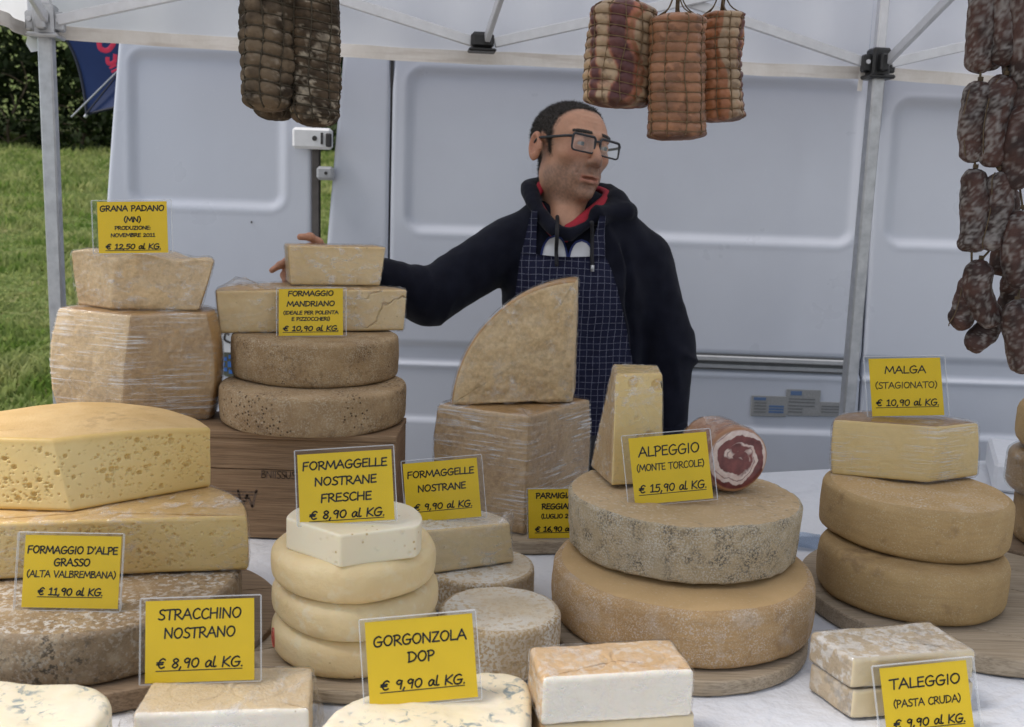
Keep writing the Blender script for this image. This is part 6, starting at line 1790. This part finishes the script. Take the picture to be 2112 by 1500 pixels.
ear_ex = (np.abs(x_) > .0765) & (np.abs(z_ + .005) < .042) & (y_ > -.045) & (y_ < .004)
hd = poly_dist(y_ - .010 * np.clip(1 - np.abs(x_) / .03, 0, 1) + .0025 * vnoise(hv * 160, 3), z_, HAIR)
hd = np.where(ear_ex, 1, hd)
hd = np.where((np.abs(x_) < .045) & (y_ > 0) & (z_ < .05), 1, hd)
fz = np.clip(1 - hd / .009, 0, 1) * np.clip(.55 + fbm(hv, 420, 2, 9), 0, 1)
fz = np.where(hd < 0, 1, fz) * np.where(hd < .5, 1, 0)
hc = hc * (1 - .8 * fz[:, None]) + np.array((.022, .018, .016)) * .8 * fz[:, None]
# ---- hands
def hand_mesh(wrist, palm, kn, fingers, rp=(.040, .016), h=.0022, pal_n=(0, 1, 0)):
    wrist, palm, kn = map(np.array, (wrist, palm, kn))
    pts = np.concatenate([[wrist, palm, kn]] + [np.array(f[0]) for f in fingers]); lo, hi = pts.min(0) - .05, pts.max(0) + .05
    ax = kn - wrist; ax = ax / np.linalg.norm(ax); nn = np.array(pal_n, float); nn -= ax * (nn @ ax); nn /= np.linalg.norm(nn); sd = np.cross(ax, nn)
    M = np.stack([ax, sd, nn], 1)
    def f(P):
        d = s_ell(P, palm, (.052, rp[0], rp[1]), M)
        d = smin(d, s_cap(P, wrist - ax * .05, palm - ax * .02, .027, .024), .02)
        for ch, r in fingers:
            g = 1e3
            for i in range(len(ch) - 1): g = np.minimum(g, s_cap(P, ch[i], ch[i + 1], r * (1 - .10 * i), r * (1 - .10 * (i + 1))))
            for q in ch[1:-1]: g = smin(g, np.linalg.norm(P - np.array(q), axis=-1) - r * .98, .003)
            d = smin(d, g, .006)
        return d
    V, F = surface_nets(f, lo, hi, h); return relax(V, F, 1, .4), F
hR = hand_mesh(W_R, (-.447, 2.240, 1.300), (-.480, 2.226, 1.298), [
    ([(-.425, 2.248, 1.312), (-.440, 2.232, 1.340), (-.456, 2.218, 1.352), (-.476, 2.208, 1.3515)], .0105),      # thumb over the top edge
    ([(-.482, 2.224, 1.312), (-.504, 2.212, 1.300), (-.520, 2.202, 1.288), (-.535, 2.192, 1.277)], .0092),       # index past the side
    ([(-.486, 2.224, 1.298), (-.507, 2.216, 1.282), (-.512, 2.208, 1.266), (-.508, 2.200, 1.254)], .0095),
    ([(-.482, 2.226, 1.284), (-.500, 2.220, 1.268), (-.503, 2.212, 1.254), (-.497, 2.205, 1.245)], .0090),
    ([(-.474, 2.230, 1.272), (-.488, 2.226, 1.260), (-.490, 2.219, 1.250), (-.486, 2.213, 1.243)], .0078)], pal_n=(-.3, .9, 0))
w0 = W_L
hL = hand_mesh(w0, w0 + (.004, -.010, -.075), w0 + (.006, -.014, -.115), [
    ([w0 + (-.012, -.030, -.050), w0 + (-.016, -.052, -.080), w0 + (-.014, -.060, -.108)], .0105),
    ([w0 + (.002, -.040, -.112), w0 + (.002, -.050, -.148), w0 + (-.002, -.050, -.178)], .0092),
    ([w0 + (.006, -.020, -.118), w0 + (.006, -.028, -.160), w0 + (.000, -.028, -.192)], .0095),
    ([w0 + (.008, .000, -.115), w0 + (.008, -.006, -.154), w0 + (.002, -.008, -.184)], .0090),
    ([w0 + (.008, .018, -.106), w0 + (.008, .014, -.136), w0 + (.002, .012, -.158)], .0078)], pal_n=(1, .1, 0))
# ---- body under the clothes
def body_core(P, g=0.0):
    d = s_ell(P, (CXp, 2.468, 1.10), (.168 + g, .112 + g, .36 + g))
    d = smin(d, s_ell(P, (CXp, 2.45, 1.25), (.160 + g, .112 + g, .135 + g)), .05)
    d = smin(d, s_cap(P, (.035, 2.462, 1.343), (.272, 2.462, 1.328), .056 + g), .06)
    for s in (.055, .225): d = smin(d, s_cap(P, (.138, 2.50, 1.392), (s, 2.465, 1.368), .040 + g), .05)
    return d
def arms(P, g=0.0, cuff=0.0):
    d = s_cap(P, S_R, E_R, .056 + g, .046 + g); d = smin(d, s_cap(P, E_R, W_R - (W_R - E_R) * cuff, .047 + g, .030 + g * .75), .02)
    e = s_cap(P, S_L, E_L, .056 + g, .046 + g); e = smin(e, s_cap(P, E_L, W_L - (W_L - E_L) * cuff, .047 + g, .031 + g * .75), .02)
    return np.minimum(d, e)
def legs(P, g=0.0):
    d = s_ell(P, (CXp, 2.475, .90), (.165 + g, .118 + g, .13 + g))
    for s in (-1, 1): d = smin(d, smin(s_cap(P, (CXp + s * .09, 2.475, .86), (CXp + s * .10, 2.465, .48), .083 + g, .056 + g), s_cap(P, (CXp + s * .10, 2.465, .48), (CXp + s * .105, 2.49, .09), .056 + g, .040 + g * 1.6), .03), .04)
    return d
bv, bf = surface_nets(lambda P: smin(smin(body_core(P), arms(P), .04), legs(P), .05), (-.50, 2.15, .02), (.52, 2.68, 1.46), .014)
parts = [(HW(hv), hf, hc)] + [(V, F, np.tile(SKIN_C * (1.0, .92, .88), (len(V), 1)) * (1 + .10 * fbm(V, 70, 3, 5))[:, None]) for V, F in (hR, hL)] + [(bv, bf, np.tile(SKIN_C, (len(bv), 1)))]
VV, FF, CC, b0 = [], [], [], 0
for V, F, c in parts: VV.append(V); FF.append(F + b0); CC.append(c); b0 += len(V)
t = NT('skin'); v = t.obj()
c = t.n('Attribute', attribute_name='col').outputs['Color']
c = t.mix(t.rng(t.noise(v, 180, 4), .35, .7, 0, .18), c, t.mix(1.0, c, (.6, .45, .4), 'MULTIPLY'))
m_skin = t.done(t.bsdf(c, .48, t.bump(t.noise(v, 700, 3), .25, .0008), Subsurface_Weight=.12, Subsurface_Radius=(.012, .005, .003), Subsurface_Scale=1.0, Specular_IOR_Level=.42))
person = mesh_obj('person', np.concatenate(VV), np.concatenate(FF), m_skin, None, (CXp, 2.47, 0), None, True, {'col': np.clip(np.concatenate(CC), .01, .9)})
tag(person, 'man in glasses, navy hoodie and checked apron resting a hand on the cheese', 'person')
# ---- hair, brows: skin patches grown outward
def patch(name, dist, off, mat, seed, jag=.0018):
    m = dist < 0
    keep = m[hf].all(1); Fk = hf[keep]; used = np.unique(Fk); mp = -np.ones(len(hv), int); mp[used] = np.arange(len(used))
    k = np.clip(-dist[used] / .010, 0, 1)
    P = hv[used] + N_h[used] * (off * (.12 + .88 * k) + jag * (fbm(hv[used], 320, 2, seed)) * k)[:, None]
    return mesh_obj(name, HW(P), mp[Fk], mat, person)
t = NT('short dark hair'); v = t.obj((1, 1, .35))
nz = t.noise(v, 700, 3, .6)
c = t.mix(t.rng(nz, .35, .7), (.010, .008, .007), (.045, .036, .030))
c = t.mix(t.rng(t.noise(v, 260, 3), .55, .7, 0, .5), c, (.11, .10, .095))
m_hair = t.done(t.bsdf(c, .6, t.bump(nz, .9, .003), Specular_IOR_Level=.3))
scalp = patch('hair', np.where(hd < -.003, hd, 1), .0022, m_hair, 3, .0012)
def strands(nh, seed):
    """short cropped hairs standing on the scalp, thinning out toward the hairline"""
    rg = np.random.default_rng(seed); cand = np.where(hd < .004)[0]
    i = cand[rg.integers(len(cand), size=nh)]; keep = rg.random(nh) < np.clip(.35 - hd[i] / .010, .12, 1); i = i[keep]; n = len(i)
    B = hv[i] + rg.normal(0, .0011, (n, 3)); N = N_h[i]
    L = (.0045 + .0045 * rg.random(n)) * np.clip(.55 - hd[i] / .02, .5, 1.15)
    back = np.array((0, -.55, -.25)); T = N + back * .8 + rg.normal(0, .28, (n, 3)); T /= np.linalg.norm(T, axis=1, keepdims=True)
    sd = np.cross(T, N + .01); sd /= np.maximum(np.linalg.norm(sd, axis=1, keepdims=True), 1e-6); w = .00055 * (.7 + .6 * rg.random(n))
    V = np.stack([B - sd * w[:, None], B + sd * w[:, None], B + T * L[:, None]], 1).reshape(-1, 3)
    return mesh_obj('hair_strands', HW(V), (np.arange(n)[:, None] * 3 + np.arange(3)), m_hair, scalp, smooth=False)
tag(strands(15000, 4), kind='stuff')
for s in (-1, 1):
    u_ = s * x_
    arcz = .0305 + .0018 * np.sin(np.clip((u_ - .012) / .042, 0, 1) * PI) - .05 * np.clip(u_ - .042, 0, 1)
    bd = np.maximum(np.abs(z_ - arcz) - (.0050 - .05 * np.clip(u_ - .035, 0, 1)), np.maximum(.012 - u_, u_ - .053)); bd = np.where(y_ > .04, bd, 1)
    patch('eyebrow', bd, .0022, m_hair, 5, .001)
# ---- eyes
m_eye = attr_mat('eye', .12, .0, 50, 0, .6)
for s in (-1, 1):
    n, m = 28, 18; th = np.linspace(0, PI, m); ph = np.linspace(0, 2 * PI, n, endpoint=False)
    gaze = np.array((.20, 1, -.02)); gaze /= np.linalg.norm(gaze); e1 = np.cross(gaze, (0, 0, 1)); e1 /= np.linalg.norm(e1); e2 = np.cross(e1, gaze)
    V = np.array([(s * .032, .0815, .005) + .0122 * (math.cos(a) * gaze + math.sin(a) * (math.cos(b) * e1 + math.sin(b) * e2)) for a in th for b in ph])
    col = np.array([(.012, .012, .012) if a < .17 else (.07, .095, .10) if a < .50 else (.36, .33, .31) for a in th for b in ph])  # whites and iris coloured darker to stand for shade over the eyes
    F = [(i * n + j, i * n + (j + 1) % n, (i + 1) * n + (j + 1) % n, (i + 1) * n + j) for i in range(m - 1) for j in range(n)]
    mesh_obj('eye', HW(V), F, m_eye, person, None, None, True, {'col': col})
# ---- glasses
m_frame = plain('black glasses frame', (.012, .013, .018), .3, .1)
t = NT('spectacle lens'); tr = t.n('BsdfTransparent'); gl = t.n('BsdfGlossy'); gl.inputs['Roughness'].default_value = .03
mx = t.n('MixShader'); mx.inputs[0].default_value = .035; t.set(mx.inputs[1], tr.outputs[0]); t.set(mx.inputs[2], gl.outputs[0]); m_lens = t.done(mx.outputs[0])
mb = MB(); GY, GZ = .108, .0035
def rrect(cx, w, h, r, tilt=0):
    pts = []
    for q, (sx, sz) in enumerate(((1, 1), (-1, 1), (-1, -1), (1, -1))):
        for a in np.linspace(q * PI / 2, (q + 1) * PI / 2, 5): pts.append((cx + sx * (w / 2 - r) + r * math.cos(a), 0, GZ + sz * (h / 2 - r) + r * math.sin(a)))
    return np.array(pts)
lens = []
for s in (-1, 1):
    L4 = rrect(s * .0355, .057, .036, .007); L4[:, 1] = GY - .10 * (np.abs(L4[:, 0]) - .005) - .02 * 0
    r_ = np.where(L4[:, 2] > GZ + .010, .0030, .0021)
    mb.add(*[(HW(V), F) for V, F in [tube(L4, r_, 7, closed=True)]][0]); lens.append(L4)
    mb.add(*[(HW(V), F) for V, F in [tube(spline([(s * .0635, GY - .006, GZ + .011), (s * .0700, GY - .013, GZ + .011), (s * .0755, .070, GZ + .0105), (s * .0795, .02, GZ + .010), (s * .0835, -.012, GZ + .008), (s * .082, -.034, GZ - .012)], 5), .0032, 7)]][0])
V, F = tube(spline([(-.009, GY - .001, GZ + .008), (0, GY + .001, GZ + .010), (.009, GY - .001, GZ + .008)], 5), .0025, 7); mb.add(HW(V), F)
gls = mb.build('glasses', m_frame, person, smooth=True)
for L4 in lens: mesh_obj('lens', HW(np.concatenate([L4, L4 + (0, .0012, 0)])), [tuple(range(len(L4))), tuple(range(2 * len(L4) - 1, len(L4) - 1, -1))], m_lens, gls, smooth=False)

# ---- hoodie
hood_loop = spline([(.112, 2.322, 1.372), (.058, 2.360, 1.415), (.030, 2.440, 1.466), (.055, 2.535, 1.480), (.130, 2.575, 1.478), (.215, 2.545, 1.468), (.243, 2.455, 1.450), (.190, 2.362, 1.412)], 5, True)
def hood(P):
    d = 1e3
    for i in range(len(hood_loop)):
        a, b = hood_loop[i], hood_loop[(i + 1) % len(hood_loop)]
        r0 = .013 + .012 * sst(2.36, 2.50, np.array(a[1])); d = np.minimum(d, s_cap(P, a, b, r0))
    d = smin(d, s_ell(P, (.140, 2.585, 1.400), (.105, .038, .075)), .03)
    d = smin(d, s_cap(P, (.235, 2.46, 1.440), (.268, 2.430, 1.428), .026, .020), .02)
    d = smin(d, s_cap(P, (.185, 2.365, 1.418), (.255, 2.400, 1.425), .018, .020), .02)
    return d
def hoodie(P):
    d = smin(body_core(P, .018), arms(P, .019, .02), .018)
    d = smax(d, .80 - P[..., 2], .01)
    d = smax(d, -s_cap(P, (.122, 2.40, 1.52), (.116, 2.352, 1.425), .060, .040), .012)
    d = smin(d, hood(P), .012)
    # folds: radiating drag lines across the sleeve and chest
    P2 = P.reshape(-1, 3)
    return d
def fold_disp(V, N):
    # ridged folds, running round the arm near the elbow and armpit
    def ridge(Q, s): return (1 - np.abs(vnoise(Q, s))) ** 2
    axr = (E_R - S_R) / np.linalg.norm(E_R - S_R)
    u = (V - S_R) @ axr; left = np.clip((.02 - V[:, 0]) / .05, 0, 1)
    q = np.stack([u * 26 + 2.0 * V[:, 2] * 6, V[:, 1] * 7, V[:, 2] * 7], 1)
    el = np.exp(-(np.linalg.norm(V - E_R, axis=1) / .085) ** 2) + .4 * np.exp(-(np.linalg.norm(V - S_R, axis=1) / .10) ** 2)
    D = left * .012 * ridge(q, 3) * np.clip(el, .15, 1)
    q2 = np.stack([V[:, 0] * 11, V[:, 1] * 7, V[:, 2] * 17 + V[:, 0] * 12], 1)
    right = np.clip((V[:, 0] - .28) / .04, 0, 1); el2 = np.exp(-(np.abs(V[:, 2] - 1.08) / .12) ** 2)
    D = D + right * .012 * ridge(q2, 5) * np.clip(el2, .25, 1)
    body = (1 - left) * (1 - right)
    D = D + body * .009 * ridge(np.stack([V[:, 0] * 13 + V[:, 2] * 7, V[:, 1] * 6, V[:, 2] * 6], 1), 8)
    xs_ = .258 + (1.32 - V[:, 2]) * .15 + .004 * np.sin(V[:, 2] * 40)
    D = D - .012 * np.exp(-((V[:, 0] - xs_) / .007) ** 2) * sst(1.0, 1.06, V[:, 2]) * sst(1.37, 1.33, V[:, 2]) * (N[:, 1] < .3)
    D = D - .007 * np.exp(-((V[:, 0] - .030 - (V[:, 2] - 1.30) * .25) / .006) ** 2) * sst(1.20, 1.24, V[:, 2]) * sst(1.40, 1.36, V[:, 2]) * (N[:, 1] < .3)
    return V + N * (D - .003 + .0012 * vnoise(V * 45, 4))[:, None]
cv, cf = surface_nets(hoodie, (-.46, 2.16, .78), (.52, 2.68, 1.54), .0062)
cv = relax(cv, cf, 2, .5); cv = fold_disp(cv, normals(cv, cf))
t = NT('navy sweatshirt'); v = t.obj()
c = t.mix(t.rng(t.noise(v, 30, 4), .35, .7), (.0045, .0052, .012), (.0085, .0098, .019))
m_hood = t.done(t.bsdf(c, .9, t.bump(t.noise(v, 900, 3), .5, .001), Sheen_Weight=.06, Sheen_Roughness=.5, Specular_IOR_Level=.15))
hoodie_o = mesh_obj('hoodie', cv, cf, m_hood, person)
m_redlin = plain('red hood lining', (.36, .012, .03), .8, .15, 80, .2)
rl = hood_loop.copy(); cen = rl.mean(0); d_ = rl - cen; d_[:, 2] = 0; dn = d_ / np.linalg.norm(d_, axis=1, keepdims=True)
rl = rl - dn * .022 + np.array((0, 0, .012)); hid = ((rl[:, 0] < .118) & (rl[:, 1] < 2.43)).astype(float); rl = rl + dn * (.016 * hid)[:, None] - np.array((0, 0, .016)) * hid[:, None]; V, F = tube(rl, .0085, 8, closed=True, ell=1.9)
mesh_obj('hood_lining', V, F, m_redlin, hoodie_o)
def front(x, z, off=.004, start=2.02):
    """y of the clothing surface seen from the front at x, z"""
    x, z = np.asarray(x, float), np.asarray(z, float); y = np.full(x.shape, start)
    for _ in range(70):
        d = hoodie(np.stack([x, y, z], -1)); y = y + np.clip(d - off, -.01, .05) * .8
        y = np.minimum(y, 2.44)
    return y
def cloth_patch(name, parent, mat, rows, off=.008, thick=.0016):
    """rows: list of arrays (x, z) of equal length, top to bottom"""
    X = np.array([[p[0] for p in r] for r in rows]); Z = np.array([[p[1] for p in r] for r in rows])
    Y = front(X, Z, off) - .004
    # soften hollows: cloth hangs straight
    for _ in range(6):
        Yp = np.pad(Y, 1, mode='edge'); Y = np.minimum(Y, (Yp[2:, 1:-1] + Yp[:-2, 1:-1] + Yp[1:-1, 2:] + Yp[1:-1, :-2]) / 4)
    m, n = X.shape; V = np.stack([X.ravel(), Y.ravel(), Z.ravel()], 1); V2 = V + np.array((0, -thick, 0))
    F = [(i * n + j, i * n + j + 1, (i + 1) * n + j + 1, (i + 1) * n + j) for i in range(m - 1) for j in range(n - 1)]
    F2 = [tuple(k + m * n for k in f[::-1]) for f in F]
    rim = [j for j in range(n)] + [i * n + n - 1 for i in range(1, m)] + [(m - 1) * n + j for j in range(n - 2, -1, -1)] + [i * n for i in range(m - 2, 0, -1)]
    F3 = [(rim[i], rim[(i + 1) % len(rim)], rim[(i + 1) % len(rim)] + m * n, rim[i] + m * n) for i in range(len(rim))]
    return mesh_obj(name, np.concatenate([V, V2]), F + F2 + F3, mat, parent)
t = NT('checked apron cloth'); tc = t.obj(rnd=False); sx = t.n('SeparateXYZ'); t.set(sx.inputs[0], tc)
wob = t.math('MULTIPLY', t.math('SUBTRACT', t.noise(tc, 9, 2), .5), .012)
def lines_(s, ph): 
    f_ = t.math('FRACT', t.math('ADD', t.math('DIVIDE', t.math('ADD', s, wob), .0158), ph)); return t.rng(t.math('ABSOLUTE', t.math('SUBTRACT', f_, .5)), .048, .030)
g = t.math('MAXIMUM', lines_(sx.outputs['X'], .2), lines_(sx.outputs['Z'], .6))
g = t.math('MULTIPLY', g, t.rng(t.noise(tc, 260, 2), .3, .6, .35, 1))
c = t.mix(g, t.mix(t.rng(t.noise(tc, 40, 3), .3, .7), (.009, .010, .030), (.015, .017, .044)), (.17, .18, .24))
m_apron = t.done(t.bsdf(c, .85, t.bump(t.noise(tc, 500, 2), .3, .001), Specular_IOR_Level=.2))
def lerp(a, b, t_): return a + (b - a) * t_
rows = []
for z in np.linspace(1.327, .62, 60):
    u = np.clip((1.327 - z) / .30, 0, 1); xl, xr = lerp(.013, -.012, u ** .8), lerp(.206, .300, u ** .75)
    rows.append([(x, z - .006 * math.sin((x - xl) / (xr - xl) * PI)) for x in np.linspace(xl, xr, 44)])
apron = cloth_patch('apron', person, m_apron, rows, .010)
for (xa, xb, za), (xc, xd, zc) in (((.034, .047, 1.425), (.013, .048, 1.322)), ((.192, .206, 1.418), (.172, .208, 1.322))):
    rows = [[(x, z) for x in np.linspace(lerp(xa, xc, u), lerp(xb, xd, u), 8)] for u, z in ((u, lerp(za, zc, u)) for u in np.linspace(0, 1, 16))]
    cloth_patch('strap', apron, m_apron, rows, .007)
# printed emblem on the chest: two white arches with blue rims, drawcords over it
m_pw = plain('white print', (.62, .63, .66), .7, .05); m_pb = plain('blue print', (.02, .035, .16), .7, .1)
def arch(x0, x1, ztop, zb, mat, off):
    rows = []
    for v_ in np.linspace(0, 1, 12):
        z = lerp(ztop, zb, v_); hw = math.sqrt(max(0, 1 - (1 - v_) ** 2)) * (x1 - x0) / 2 + .0008
        rows.append([(x, z) for x in np.linspace((x0 + x1) / 2 - hw, (x0 + x1) / 2 + hw, 12)])
    return cloth_patch('print', hoodie_o, mat, rows, off, .0008)
for x0, x1, zt_ in ((.062, .118, 1.366), (.126, .180, 1.357)):
    arch(x0 - .004, x1 + .004, zt_ + .005, 1.310, m_pb, .0035); arch(x0 + .001, x1 - .001, zt_, 1.310, m_pw, .0055)
m_cord = plain('black drawcord', (.008, .008, .012), .8, .1)
for pts in ([(.095, 1.412), (.093, 1.375), (.094, 1.335), (.096, 1.300)], [(.172, 1.404), (.176, 1.370), (.176, 1.330), (.178, 1.305)]):
    q = spline(np.array([(p[0], float(front(np.array([p[0]]), np.array([p[1]]), .012)[0]) - .012, p[1]) for p in pts]), 5)
    V, F = tube(q, .0046, 8); mesh_obj('drawcord', V, F, m_cord, hoodie_o)
V, F = tube([(.178, q[-1][1], 1.305), (.1785, q[-1][1] - .001, 1.290)], .0045, 8); mesh_obj('cord_tip', V, F, m_alu, hoodie_o)
# cuffs, trousers, shoes (behind the table)
for a, b in ((E_R, W_R), (E_L, W_L)):
    d_ = (b - a) / np.linalg.norm(b - a); V, F = tube([b - d_ * .035, b - d_ * .02, b - d_ * .004], [.046, .047, .042], 24); mesh_obj('cuff', V, F, m_hood, hoodie_o)
tv, tf = surface_nets(lambda P: smax(legs(P, .014), .07 - P[..., 2], .01), (-.08, 2.30, .05), (.40, 2.66, 1.06), .013)
mesh_obj('trousers', relax(tv, tf, 2), tf, plain('dark trousers', (.03, .03, .035), .85, .2), person)
for s in (-1, 1):
    x = CXp + s * .105
    V, F = surface_nets(lambda P: smax(smin(s_ell(P, (x, 2.42, .045), (.046, .13, .05)), s_ell(P, (x, 2.48, .08), (.04, .05, .07)), .02), .004 - P[..., 2], .004), (x - .07, 2.26, -.01), (x + .07, 2.58, .17), .008)
    mesh_obj('shoe', relax(V, F, 1), F, m_rubber, person)
